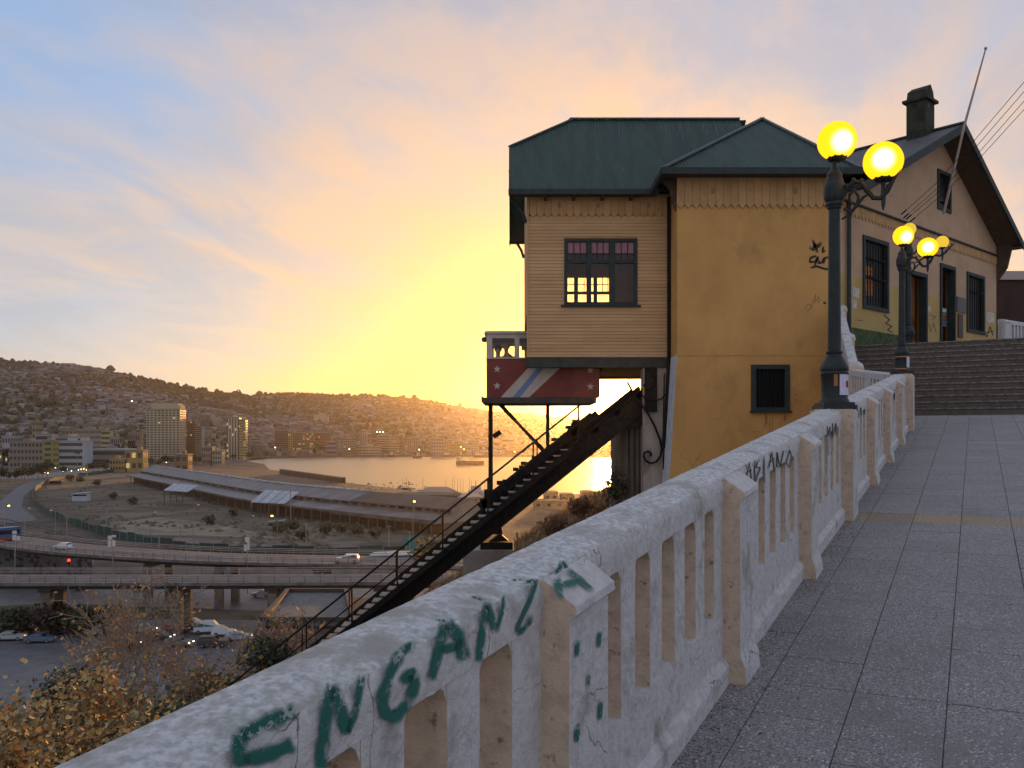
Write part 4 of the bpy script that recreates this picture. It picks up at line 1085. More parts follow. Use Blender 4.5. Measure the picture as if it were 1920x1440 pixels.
# chimney on the ridge
dch = min([i * -0.05 for i in range(120)], key=lambda d: abs(CX + F * FW(SA - 0.25, d, 0).x / FW(SA - 0.25, d, 0).y - 1726))
FCH = lambda s, d, z: FW(SA - 0.25 + s, dch + d, z)
M_chim = mat('sooty_chimney', (0.040, 0.044, 0.026), 0.9, (0.018, 0.019, 0.013), 3.0, bump=0.01, bscale=15.0)
yb = FCH(0, 0, 0).y; zt = (HZ - 195) / F * yb
ch = MB(FCH); ch.box(-0.34, 0.34, -0.30, 0.30, ZA - 0.8, zt); co = part(ch, 'chimney', M_chim)
mb = MB(FCH); mb.box(-0.43, 0.43, -0.40, 0.40, zt, zt + 0.09); part(mb, 'cap', M_chim, parent=co)
mb = MB(FCH); mb.slab([(-0.33, -0.3, zt + 0.09), (0.33, -0.3, zt + 0.09), (0.26, -0.3, zt + 0.36), (0.06, -0.3, zt + 0.56), (-0.26, -0.3, zt + 0.36)], (0, 0.6, 0)); part(mb, 'hood', M_chim, parent=co)
for s in (-0.345, ):
    mb = MB(FCH); mb.box(-0.18, -0.03, 0.301, 0.306, zt - 0.22, zt - 0.06); part(mb, 'smoke_slot', M_darkpane, parent=co)
    mb = MB(FCH); mb.box(-0.346, -0.341, -0.1, 0.05, zt - 0.22, zt - 0.06); part(mb, 'smoke_slot', M_darkpane, parent=co)

# foundation below the wing: plaster wall, ribbed pier, iron scrolls
mb = MB(); mb.box(3.72, 4.40, YC + 0.02, YC + 0.5, -6, 1.97); part(mb, 'foundation_wall', M_plaster)
mb = MB(); mb.box(3.30, 3.92, 25.75, 29.6, -7, 0.40)
for k in range(4): mb.box(3.26 + k * 0.165, 3.36 + k * 0.165, 25.66, 25.75, -7, 0.30)
mb.box(3.18, 4.0, 25.6, 29.7, 0.40, 0.62); part(mb, 'ribbed_pier', M_conc)
mb = MB(); mb.box(4.46, 4.8, 29.4, 29.9, -6, 1.97); part(mb, 'foundation_wall', M_plaster)
mb = MB(); mb.box(4.5, 8.6, 25.65, 29.8, -6, 1.9); part(mb, 'basement', M_plaster)
SY = 24.98
def scroll(pts, r=0.032): return [tuple(P(x, y, SY)) for x, y in pts], r
mb = MB()
mb.tube(*scroll([(1176, 716), (1190, 742), (1204, 760), (1216, 777), (1228, 800), (1238, 826), (1241, 842), (1238, 856), (1230, 866), (1220, 869), (1211, 864), (1207, 856), (1208, 849), (1214, 846), (1220, 849), (1221, 856)]), 7)
mb.tube(*scroll([(1252, 690), (1256, 715), (1252, 735), (1240, 748), (1225, 752), (1210, 748), (1204, 740)], 0.022), 6)
mb.tube(*scroll([(1244, 880), (1244, 780), (1246, 700)], 0.02), 5)
mb.tube(*scroll([(1210, 690), (1222, 700), (1228, 715), (1222, 728), (1212, 730), (1207, 722), (1212, 716)], 0.022), 6)
part(mb, 'iron_scroll', M_dark, smooth='auto')
mb = MB(); mb.box(3.76, 4.1, YC - 0.1, YC + 0.019, 0.72, 1.97); part(mb, 'iron_corbel', M_dark)

# flagpole and overhead wires
fp = MB(); fp.tube([tuple(P(1769, 402, 27.75)), tuple(P(1808, 236, 27.0)), tuple(P(1848, 92, 26.6))], [0.045, 0.04, 0.022], 8); fp.sphere(tuple(P(1848, 91, 26.6)), 0.05, 8, 6)
tag(fp.build('flagpole', mat('pinkish_pole', (0.36, 0.27, 0.24), 0.6), None, smooth='auto'), 'slender leaning bare flagpole fixed to the gable peak', 'flagpole')
for k, (a, b, c, d) in enumerate((((1690, 402), (1752, 347), (1828, 262), (1925, 148)), ((1694, 409), (1757, 354), (1833, 272), (1925, 166)), ((1699, 411), (1762, 358), (1838, 283), (1925, 184)), ((1706, 416), (1768, 364), (1843, 290), (1925, 200)))):
    pts = [P(*a, 25.9), P(*b, 24.6), P(*c, 22.6), P(*d, 20.4)]
    mb = MB(); mb.tube([tuple(p) for p in pts], 0.009, 4); mb.tube([tuple(pts[0]), tuple(pts[0] + (pts[1] - pts[0]) * 0.16)], 0.022, 5)
    tag(mb.build('power_line', M_dark), ('uppermost', 'second', 'third', 'lowest')[k] + ' of the four power lines running to the gable front', 'power line', 'power lines')

# ------------------------------------------------------------------ funicular car
CAR = empty('funicular_car', 'maroon and cream funicular car with stars and a diagonal striped band', 'funicular car', None, (0.9, 26.7, 1.0))
M_red = mat('maroon_paint', (0.20, 0.034, 0.022), 0.55, (0.155, 0.026, 0.018), 2.0)
M_cream = mat('cream_paint', (0.50, 0.41, 0.36), 0.7, (0.43, 0.35, 0.31), 4.0)
M_sblue = mat('stripe_blue', (0.15, 0.20, 0.36), 0.7)
M_under = mat('brown_steel', (0.07, 0.05, 0.035), 0.7, (0.045, 0.034, 0.026), 5.0)
cy0, cy1, cx0, cx1 = 25.62, 27.95, -0.74, 2.54
cp = lambda mb, n, m, parent=None: part(mb, n, m, CAR, parent)
mb = MB(); mb.box(cx0, cx1, cy0, cy0 + 0.05, 1.16, 2.275); side = cp(mb, 'side_panel', M_red)
mb = MB(); mb.box(cx0, cx1, cy1 - 0.05, cy1, 1.16, 2.275); cp(mb, 'side_panel', M_red)
mb = MB(); mb.box(cx0, cx0 + 0.05, cy0 + 0.051, cy1 - 0.051, 1.16, 2.275); cp(mb, 'end_panel', M_red)
mb = MB(); mb.box(cx1 - 0.05, cx1, cy0 + 0.051, cy1 - 0.051, 1.16, 2.275); cp(mb, 'end_panel', M_red)
mb = MB(); mb.box(cx0 - 0.01, cx1, cy0 - 0.025, cy0 + 0.07, 2.276, 2.315); cp(mb, 'window_sill', M_cream)
mb = MB(); mb.box(cx0 - 0.01, cx1, cy1 - 0.07, cy1 + 0.02, 2.276, 2.315); cp(mb, 'window_sill', M_cream)
for y in (cy0, cy1 - 0.05):
    mb = MB(); mb.box(cx0, cx1, y, y + 0.05, 2.87, 3.0); cp(mb, 'header', M_cream)
    x = cx0
    for a, b in ((cx0, -0.57), (0.077, 0.216), (0.863, 1.0), (1.65, 1.79), (2.40, 2.54)):
        mb = MB(); mb.box(a, b, y, y + 0.05, 2.316, 2.869); cp(mb, 'window_post', M_cream)
    for a, b in ((-0.57, 0.077), (0.216, 0.863), (1.0, 1.65), (1.79, 2.40)):
        mb = MB(); mb.box(a, b, y + 0.02, y + 0.024, 2.316, 2.869); cp(mb, 'pane', M_glass)
for x in (cx0, cx1 - 0.05):
    mb = MB(); mb.box(x, x + 0.05, cy0 + 0.051, cy0 + 0.2, 2.276, 3.0); mb.box(x, x + 0.05, cy1 - 0.2, cy1 - 0.051, 2.276, 3.0); mb.box(x, x + 0.05, cy0 + 0.2, cy1 - 0.2, 2.87, 3.0); cp(mb, 'end_frame', M_cream)
mb = MB(); mb.box(cx0 - 0.06, cx1 + 0.04, cy0 - 0.06, cy1 + 0.06, 3.001, 3.05); mb.box(cx0 - 0.03, cx1, cy0 - 0.02, cy1 + 0.02, 3.05, 3.08); cp(mb, 'roof', M_cream)
mb = MB(); mb.box(cx0 + 0.06, cx0 + 0.5, cy1 - 0.09, cy1 - 0.056, 2.80, 2.86); mb.box(0.3, 0.5, cy1 - 0.09, cy1 - 0.056, 2.74, 2.86); cp(mb, 'inner_lining', mat('amber_wood', (0.40, 0.18, 0.05), 0.6))
mb = MB(); mb.box(cx0 - 0.11, cx1 - 0.1, cy0 - 0.05, cy1 + 0.05, 0.99, 1.155); mb.box(cx0 - 0.15, cx0 - 0.11, cy0 - 0.05, cy1 + 0.05, 1.03, 1.19); cp(mb, 'platform', M_under)
mb = MB(); mb.lathe([(0.05, 0), (0.09, 0.02), (0.09, 0.10), (0.06, 0.14)], 8, (cx0 - 0.06, cy0 + 0.2, 2.78)); cp(mb, 'lantern', M_under)
def on_side(x, y): p = P(x, y, cy0); return (p.x, p.z)
def flat(pts, m, nm, th=0.006):
    mb = MB(); q = [on_side(x, y) for x, y in pts]
    mb.slab([(a, cy0 - th, b) for a, b in q], (0, th - 0.0005, 0)); cp(mb, nm, m, side)
flat([(1006, 673), (1021, 673), (975, 745), (955, 745), (939, 745)], M_cream, 'stripe')
flat([(1021.5, 673), (1036, 673), (979.5, 745), (961, 745)], M_sblue, 'stripe', 0.007)
flat([(1033, 673), (1068, 673), (992, 745), (975, 745)], M_cream, 'stripe', 0.0075)
for sx, sy in ((932, 692), (932, 723.5), (1107, 694), (1107, 725)):
    flat([(sx + math.sin(k * math.pi / 5) * (7.2 if k % 2 == 0 else 3.0), sy - math.cos(k * math.pi / 5) * (7.2 if k % 2 == 0 else 3.0)) for k in range(10)], M_cream, 'star', 0.008)
mb = MB(); mb.tube([(*[on_side(1085 + 12 * math.cos(t), 708 - 13 * math.sin(t))][0][:1], cy0 - 0.004, on_side(1085 + 12 * math.cos(t), 708 - 13 * math.sin(t))[1]) for t in [0.9 + k * 0.38 for k in range(14)]], 0.014, 4); cp(mb, 'emblem', mat('faded_emblem', (0.20, 0.10, 0.08), 0.7), side)
# undercarriage carried on the incline
TZ = lambda x: -1.036 + 0.80 * (x - 0.70)          # top of the track beams
for y in (cy0 + 0.3, cy1 - 0.3):
    mb = MB()
    xs = P(920, 800, y).x; mb.bar((xs, y, TZ(xs)), (xs, y, 1.0), 0.13); cp(mb, 'leg', M_dark)
    x2 = P(1027, 800, y).x; mb = MB(); mb.bar((x2, y, TZ(x2) + 0.2), (x2, y, 1.0), 0.10); cp(mb, 'leg', M_dark)
    mb = MB(); mb.bar((xs + 0.28, y, 1.0), (x2 - 0.05, y, TZ(x2) + 0.25), 0.08); cp(mb, 'brace', M_dark)
    mb = MB(); mb.bar((-0.95, y, TZ(-0.95) + 0.30), (2.5, y, TZ(2.5) + 0.30), 0.12, 0.20); cp(mb, 'chassis_beam', M_dark)
    for x in (-0.7, 1.9):
        mb = MB(); c = Vector((x, y, TZ(x) + 0.24))
        mb.tube([tuple(c + Vector((0, -0.06, 0))), tuple(c + Vector((0, 0.06, 0)))], 0.19, 14); cp(mb, 'wheel', M_dark)
mb = MB()
rj = random.Random(11)
for k in range(34):
    x = rj.uniform(-0.95, 1.9); c = Vector((x, rj.uniform(25.7, 26.3), TZ(x) + rj.uniform(0.34, 0.58)))
    s = rj.uniform(0.04, 0.13); mb.box(c.x - s, c.x + s, c.y - .1, c.y + .1, c.z - s * .6, c.z + s * .6)
mb.tube([(-0.55, 25.8, TZ(-0.55) + 0.2), (-0.2, 25.8, TZ(-0.2) - 0.25), (0.2, 25.8, TZ(0.2) - 0.15), (0.3, 25.8, TZ(.3) + 0.3)], 0.018, 5)
mb.bar((-0.55, 25.75, 0.02), (-0.33, 25.75, 0.16), 0.05, 0.14)
cp(mb, 'brake_gear', M_dark)['kind'] = 'stuff'

# two passengers leaning at the window
M_skin = mat('skin', (0.42, 0.23, 0.15), 0.6); M_hair1 = mat('dark_hair', (0.02, 0.014, 0.01), 0.7); M_hair2 = mat('fair_cap', (0.36, 0.24, 0.12), 0.7)


def figure(name, label, x, y, z, lean, cloth, hair, cap):
    root = empty(name, label, 'person', None, (x, y, 1.20))
    o0 = Vector((x, y, 1.20)); H = z - 1.20
    def skin(nm, verts, edges, rad, m, par):
        me = bpy.data.meshes.new(nm); me.from_pydata([tuple(v) for v in verts], edges, []); me.materials.append(m)
        o = bpy.data.objects.new(nm, me); COL.objects.link(o); o.parent = par
        sk = o.modifiers.new('skin', 'SKIN'); sk.use_smooth_shade = True
        for i, r in enumerate(rad):
            me.skin_vertices[0].data[i].radius = (r, r)
        me.skin_vertices[0].data[0].use_root = True
        o.modifiers.new('sub', 'SUBSURF').levels = 1; o.modifiers['sub'].render_levels = 1
        return o
    hx = lean
    v = [(0, 0.25, H * 0.52 - 0.25), (hx * .3, 0.22, H * 0.52), (hx * .6, 0.14, H - 0.42), (hx * .8, 0.07, H - 0.28), (hx, 0.0, H - 0.14), (hx, -0.02, H - 0.03), (hx, -0.01, H + 0.08),
         (hx * .8 - .17, 0.08, H - 0.33), (hx - .16, -0.08, H - 0.50), (hx - .05, -0.16, H - 0.28), (hx - 0.03, -0.12, H - 0.17),
         (hx * .8 + .17, 0.08, H - 0.33), (hx + .16, -0.08, H - 0.50), (hx + .05, -0.16, H - 0.28), (hx + 0.03, -0.12, H - 0.17),
         (-0.1, 0.0, 0.75), (-0.1, -0.05, 0.06), (0.1, 0.0, 0.75), (0.1, -0.05, 0.06)]
    e = [(0, 1), (1, 2), (2, 3), (3, 4), (4, 5), (5, 6), (3, 7), (7, 8), (8, 9), (9, 10), (3, 11), (11, 12), (12, 13), (13, 14), (0, 15), (15, 16), (0, 17), (17, 18)]
    rad = [0.14, 0.13, 0.15, 0.10, 0.055, 0.095, 0.085, 0.06, 0.045, 0.035, 0.03, 0.06, 0.045, 0.035, 0.03, 0.07, 0.045, 0.07, 0.045]
    body = skin('body', v, e, rad, M_skin, root)
    cl = [0, 1, 2, 3, 7, 8, 11, 12, 15, 16, 17, 18]; idx = {q: i for i, q in enumerate(cl)}
    skin('clothes', [v[q] for q in cl], [(idx[a], idx[b]) for a, b in e if a in idx and b in idx], [rad[q] + 0.02 for q in cl], cloth, root)
    mb = MB(); mb.sphere((hx, 0.02, H + 0.045), 0.112, 12, 8, 1.05); hb = mb.build('hair', hair, root, smooth=True)
    mb = MB(); mb.sphere((hx - 0.035, -0.108, H + 0.0), 0.012, 6, 4); mb.sphere((hx + 0.035, -0.108, H + 0.0), 0.012, 6, 4); mb.bar((hx - 0.03, -0.112, H - 0.075), (hx + 0.03, -0.112, H - 0.075), 0.012); mb.build('face_features', M_hair1, root)
    return root
figure('person', 'dark haired passenger with chin in hands at the funicular window', -0.50, 26.10, 2.57, 0.09, mat('rust_shirt', (0.30, 0.09, 0.04), 0.8), M_hair1, False)
figure('person', 'passenger in grey jacket leaning cheek to cheek at the funicular window', -0.04, 26.12, 2.66, -0.13, mat('grey_jacket', (0.10, 0.085, 0.07), 0.8), M_hair2, True)

# ------------------------------------------------------------------ track and its service stair
TR = empty('funicular_track', 'black steel funicular incline running down from under the station', 'railway track', None, (-20, 26.5, TZ(-20)))
XL, XR = -38.0, 3.75
tp = lambda mb, n, m=None, parent=None, kind=None: part(mb, n, m or M_dark, TR, parent, kind=kind)
for y in (25.35, 26.0, 27.55):
    mb = MB(); d = 0.70 if y < 25.5 else 0.45
    mb.slab([(XL, y, TZ(XL)), (XR, y, TZ(XR)), (XR, y, TZ(XR) - d), (XL, y, TZ(XL) - d)], (0, 0.06, 0))
    for zz in (0.0, -d): mb.slab([(XL, y - 0.09, TZ(XL) + zz), (XR, y - 0.09, TZ(XR) + zz), (XR, y + 0.15, TZ(XR) + zz), (XL, y + 0.15, TZ(XL) + zz)], (0, 0, -0.035))
    tp(mb, 'girder')
for y in (26.0, 27.55):
    mb = MB(); mb.bar((XL, y, TZ(XL) + 0.06), (XR, y, TZ(XR) + 0.06), 0.07, 0.12); tp(mb, 'rail')
sl = MB(); sl.box(-0.09, 0.09, 25.3, 28.1, -0.13, -0.01); slm = sl.mesh('sleeper', M_dark)
for i in range(46):
    x = 3.6 - i * 0.62
    o = inst('sleeper', slm, TR, (x, 0, TZ(x) - 0.03)); o.matrix_parent_inverse = Matrix.Translation(-Vector(TR.location)); o.rotation_euler = (0, -math.atan(0.8), 0)
mb = MB(); mb.slab([(XR - 1.6, 25.30, TZ(XR - 1.6)), (XR + .3, 25.30, TZ(XR + .3)), (XR + .3, 25.30, TZ(XR + .3) - 1.2), (XR - 0.6, 25.30, TZ(XR - 0.6) - 0.72), (XR - 1.6, 25.30, TZ(XR - 1.6) - 0.69)], (0, 0.08, 0)); tp(mb, 'end_plate')
for x in (-6, -12, -19, -26, -33):
    mb = MB()
    for y in (25.5, 27.8): mb.bar((x, y, TZ(x) - 0.45), (x, y, TZ(x) - 14), 0.35)
    mb.bar((x, 25.5, TZ(x) - 1.0), (x, 27.8, TZ(x) - 5), 0.18); tp(mb, 'trestle')
SS = empty('service_stair', 'narrow steel service stair with handrail beside the funicular track', 'stair', None, (-18, 24.9, TZ(-18)))
M_tread = mat('worn_tread', (0.34, 0.28, 0.22), 0.8, (0.22, 0.18, 0.15), 9.0, rnd=0.15)
tr = MB(); tr.box(-0.12, 0.12, 24.72, 25.26, -0.03, 0.0); trm = tr.mesh('tread', M_tread)
for i in range(110):
    x = 1.5 - i * 0.212
    o = inst('tread', trm, SS, (x, 0, TZ(x) + 0.06)); o.matrix_parent_inverse = Matrix.Translation(-Vector(SS.location))
mb = MB(); mb.slab([(-24, 24.70, TZ(-24) + 0.0), (1.7, 24.70, TZ(1.7)), (1.7, 24.70, TZ(1.7) - 0.20), (-24, 24.70, TZ(-24) - 0.20)], (0, 0.03, 0)); part(mb, 'stringer', M_dark, SS)
HY = 24.62
for h, r in ((0.98, 0.028), (0.50, 0.02)):
    mb = MB(); mb.tube([(-24, HY, TZ(-24) + h), (1.9, HY, TZ(1.9) + h)], r, 6); part(mb, 'handrail', M_dark, SS)
for i in range(20):
    x = 1.85 - i * 1.26; mb = MB(); mb.bar((x, HY, TZ(x) - 0.1), (x, HY, TZ(x) + 0.98), 0.045); part(mb, 'rail_post', M_dark, SS)
# the lower handrail on the far side of the car's track
mb = MB(); mb.tube([(-10, 28.3, TZ(-10) + 0.9), (0.9, 28.3, TZ(0.9) + 0.9)], 0.025, 6)
for i in range(8): x = 0.8 - i * 1.5; mb.bar((x, 28.3, TZ(x) - 0.1), (x, 28.3, TZ(x) + 0.9), 0.04)
tp(mb, 'far_handrail')
# ------------------------------------------------------------------ near hillside, harbour land, water
def hill_z(x, y):
    z = -4.4 + 0.60 * (x - 0.5) if x > -4 else -7.1 + 1.08 * (x + 4)
    z = min(z, -2.35)
    if y > 40: z -= (y - 40) * 0.75
    z += 0.5 * mnoise.noise(Vector((x * 0.25, y * 0.25, 0))) + 0.2 * mnoise.noise(Vector((x * 0.9, y * 0.9, 3)))
    return max(z, -33.6)
mb = MB(); nx, ny = 110, 80
vs = [(-46 + i * 0.72, -8 + j * 1.2, 0) for j in range(ny + 1) for i in range(nx + 1)]
vs = [(x, y, hill_z(x, y)) for x, y, _ in vs]
mb.add(vs, [(j * (nx + 1) + i, j * (nx + 1) + i + 1, (j + 1) * (nx + 1) + i + 1, (j + 1) * (nx + 1) + i) for j in range(ny) for i in range(nx)])
M_bank = mat('dry_bank', (0.13, 0.085, 0.045), 0.95, (0.075, 0.058, 0.032), 1.2, 0.4, 0.62, col3=(0.18, 0.12, 0.055), scale3=4.0, lo3=0.55, hi3=0.7, bump=0.06, bscale=6.0)
structure(mb.build('hillside', M_bank, smooth=True))
# retaining wall that carries the ramp
mb = MB(); mb.slab([tuple(U(s, v, -0.501)) for s, v in ((-4, -1.02), (17.0, -1.02), (20.4, -2.3), (20.4, 4.1), (-4, 4.1))], (0, 0, -7)); 
tag(mb.build('retaining_wall', M_plaster), 'stained retaining wall under the outer edge of the ramp', 'wall')

M_lot = mat('vacant_lot_soil', (0.095, 0.082, 0.060), 0.95, (0.045, 0.041, 0.030), 0.045, 0.42, 0.58, col3=(0.14, 0.12, 0.088), scale3=0.022, lo3=0.54, hi3=0.62, bump=0.3, bscale=0.5)
shore = [(440, 861), (495, 870), (505, 880), (600, 896), (640, 904), (742, 916), (850, 935), (960, 944), (1010, 936), (1060, 927), (1260, 921), (1900, 915)]
pts = [tuple(G(x, y, -33.0)) for x, y in shore] + [(900, -60, -33), (-2200, -60, -33), (-2200, 1250, -33)]
mb = MB(); mb.add(pts, [tuple(reversed(range(len(pts))))])
structure(mb.build('harbour_ground', M_lot))
# stone edge of the harbour land
sp = [G(x, y, -33.0) for x, y in shore[1:10]]
mb = MB()
for a, b in zip(sp, sp[1:]): mb.slab([tuple(a), tuple(b), tuple(b + Vector((0, 0, -3))), tuple(a + Vector((0, 0, -3)))], (0, -1.5, 0))
tag(mb.build('quay_edge', mat('quay_stone', (0.09, 0.075, 0.06), 0.95, (0.05, 0.045, 0.04), 0.3)), 'low stone sea wall along the near edge of the bay', 'sea wall')
mb = MB(); a, b = G(524, 889, -33), G(640, 906, -33); mb.slab([tuple(a), tuple(b), tuple(b + Vector((0, 0, 4.0))), tuple(a + Vector((0, 0, 4.5)))], (2, 6, 0))
tag(mb.build('breakwater_wall', mat('dark_breakwater', (0.075, 0.062, 0.05), 0.95, (0.05, 0.042, 0.036), 0.2)), 'dark block of a breakwater wall at the corner of the bay', 'sea wall')

mb = MB(); mb.add([(-5900, 420, -35.2), (5900, 420, -35.2), (5900, 5900, -35.2), (-5900, 5900, -35.2)], [(0, 1, 2, 3)])
M_wat = mat('harbour_water', (0.03, 0.034, 0.036), 0.30, spec=0.8)
def waves():
    nt = M_wat.node_tree; b = nt.nodes['Principled BSDF']; geo = nt.nodes.new('ShaderNodeNewGeometry')
    h = None
    for sc, dist, st in ((0.22, 0.16, (1, 0.5, 1)), (0.04, 0.5, (1, 0.4, 1))):
        mp = nt.nodes.new('ShaderNodeVectorMath'); mp.operation = 'MULTIPLY'; nt.links.new(geo.outputs['Position'], mp.inputs[0]); mp.inputs[1].default_value = st
        n = nt.nodes.new('ShaderNodeTexNoise'); nt.links.new(mp.outputs[0], n.inputs['Vector']); n.inputs['Scale'].default_value = sc; n.inputs['Detail'].default_value = 4
        bp = nt.nodes.new('ShaderNodeBump'); bp.inputs['Distance'].default_value = dist; bp.inputs['Strength'].default_value = 0.35; nt.links.new(n.outputs[0], bp.inputs['Height'])
        if h: nt.links.new(h, bp.inputs['Normal'])
        h = bp.outputs[0]
    nt.links.new(h, b.inputs['Normal'])
waves()
structure(mb.build('water', M_wat))

M_asph = mat('asphalt', (0.115, 0.12, 0.13), 0.6, (0.08, 0.084, 0.092), 0.4, bump=0.01, bscale=8.0)
M_asph2 = mat('pale_asphalt', (0.12, 0.118, 0.118), 0.75, (0.075, 0.074, 0.076), 0.2, 0.42, 0.6)
def ribbon(mb, pts, z=0.0):
    'pts: list of (left point, right point)'
    vs = []
    for a, b in pts: vs += [(a.x, a.y, a.z + z), (b.x, b.y, b.z + z)]
    mb.add(vs, [(2 * i, 2 * i + 1, 2 * i + 3, 2 * i + 2) for i in range(len(pts) - 1)])
# streets under the viaducts and round the vacant lot
mb = MB(); ribbon(mb, [(G(-150, 1108), G(-150, 1150)), (G(60, 1102), G(60, 1140)), (G(250, 1098), G(300, 1138)), (G(420, 1098), G(480, 1145)), (G(620, 1098), G(640, 1150)), (G(900, 1096), G(900, 1150))], 0.02)
structure(mb.build('street', M_asph))
mb = MB(); ribbon(mb, [(G(-200, 1160), G(-300, 1330)), (G(250, 1160), G(250, 1330)), (G(640, 1165), G(640, 1330)), (G(760, 1165), G(760, 1330))], 0.012)
structure(mb.build('parking_street', M_asph))
mb = MB(); ribbon(mb, [(G(92, 899), G(60, 900)), (G(70, 910), G(35, 912)), (G(45, 930), G(5, 935)), (G(40, 950), G(-15, 952)), (G(70, 975), G(-20, 985))], 0.024)
structure(mb.build('curved_road', mat('blue_grey_asphalt', (0.085, 0.092, 0.105), 0.7, (0.065, 0.07, 0.08), 0.2)))
mb = MB(); ribbon(mb, [(G(-200, 893), G(-200, 902)), (G(60, 889), G(60, 897)), (G(200, 877), G(200, 883)), (G(330, 866), G(330, 870)), (G(455, 860), G(470, 863))], 0.03)
structure(mb.build('avenue', M_asph))
mb = MB(); ribbon(mb, [(G(330, 1008), G(300, 1026)), (G(520, 1020), G(500, 1040)), (G(800, 1028), G(800, 1048)), (G(1000, 1026), G(1000, 1050))], 0.012)
structure(mb.build('yard_track', mat('gravel_yard', (0.14, 0.13, 0.12), 0.95, (0.10, 0.095, 0.085), 0.2)))
mb = MB(); ribbon(mb, [(G(180, 985), G(220, 1003)), (G(300, 970), G(400, 1005)), (G(430, 985), G(520, 1010))], 0.016)
structure(mb.build('sandy_patch', mat('pale_sand', (0.21, 0.185, 0.14), 0.95, (0.13, 0.115, 0.09), 0.09, 0.42, 0.58)))
# railway lines below the curved road
for k in range(6):
    a = [G(-60, 965 + k * 6), G(20, 976 + k * 6), G(110, 999 + k * 5), G(220, 1023 + k * 3)]
    mb = MB(); mb.tube([tuple(p + Vector((0, 0, 0.25))) for p in a], 0.14, 4)
    tag(mb.build('railway_rail', mat('rusty_rail', (0.10, 0.065, 0.045), 0.6)), ('outermost', 'second', 'third', 'fourth', 'fifth', 'innermost')[k] + ' rusty railway rail curving past the left edge', 'rail', 'railway rails at the left edge')

# ------------------------------------------------------------------ viaducts
M_deck = mat('viaduct_concrete', (0.17, 0.16, 0.15), 0.85, (0.09, 0.083, 0.078), 0.35, bump=0.03, bscale=2.0)
M_under_v = mat('viaduct_beam', (0.075, 0.065, 0.058), 0.9, (0.05, 0.044, 0.04), 0.3)
M_rail = mat('guard_rail', (0.34, 0.29, 0.27), 0.6, (0.25, 0.20, 0.18), 0.5)
M_post = mat('guard_post', (0.17, 0.12, 0.11), 0.7)


def catmull(pts, n):
    out = []
    m = len(pts)
    for i in range(m - 1):
        p0, p1, p2, p3 = pts[max(i - 1, 0)], pts[i], pts[i + 1], pts[min(i + 2, m - 1)]
        for k in range(n):
            t = k / n
            out.append(0.5 * ((2 * p1) + (p2 - p0) * t + (2 * p0 - 5 * p1 + 4 * p2 - p3) * t * t + (3 * p1 - p0 - 3 * p2 + p3) * t ** 3))
    out.append(pts[-1]); return out


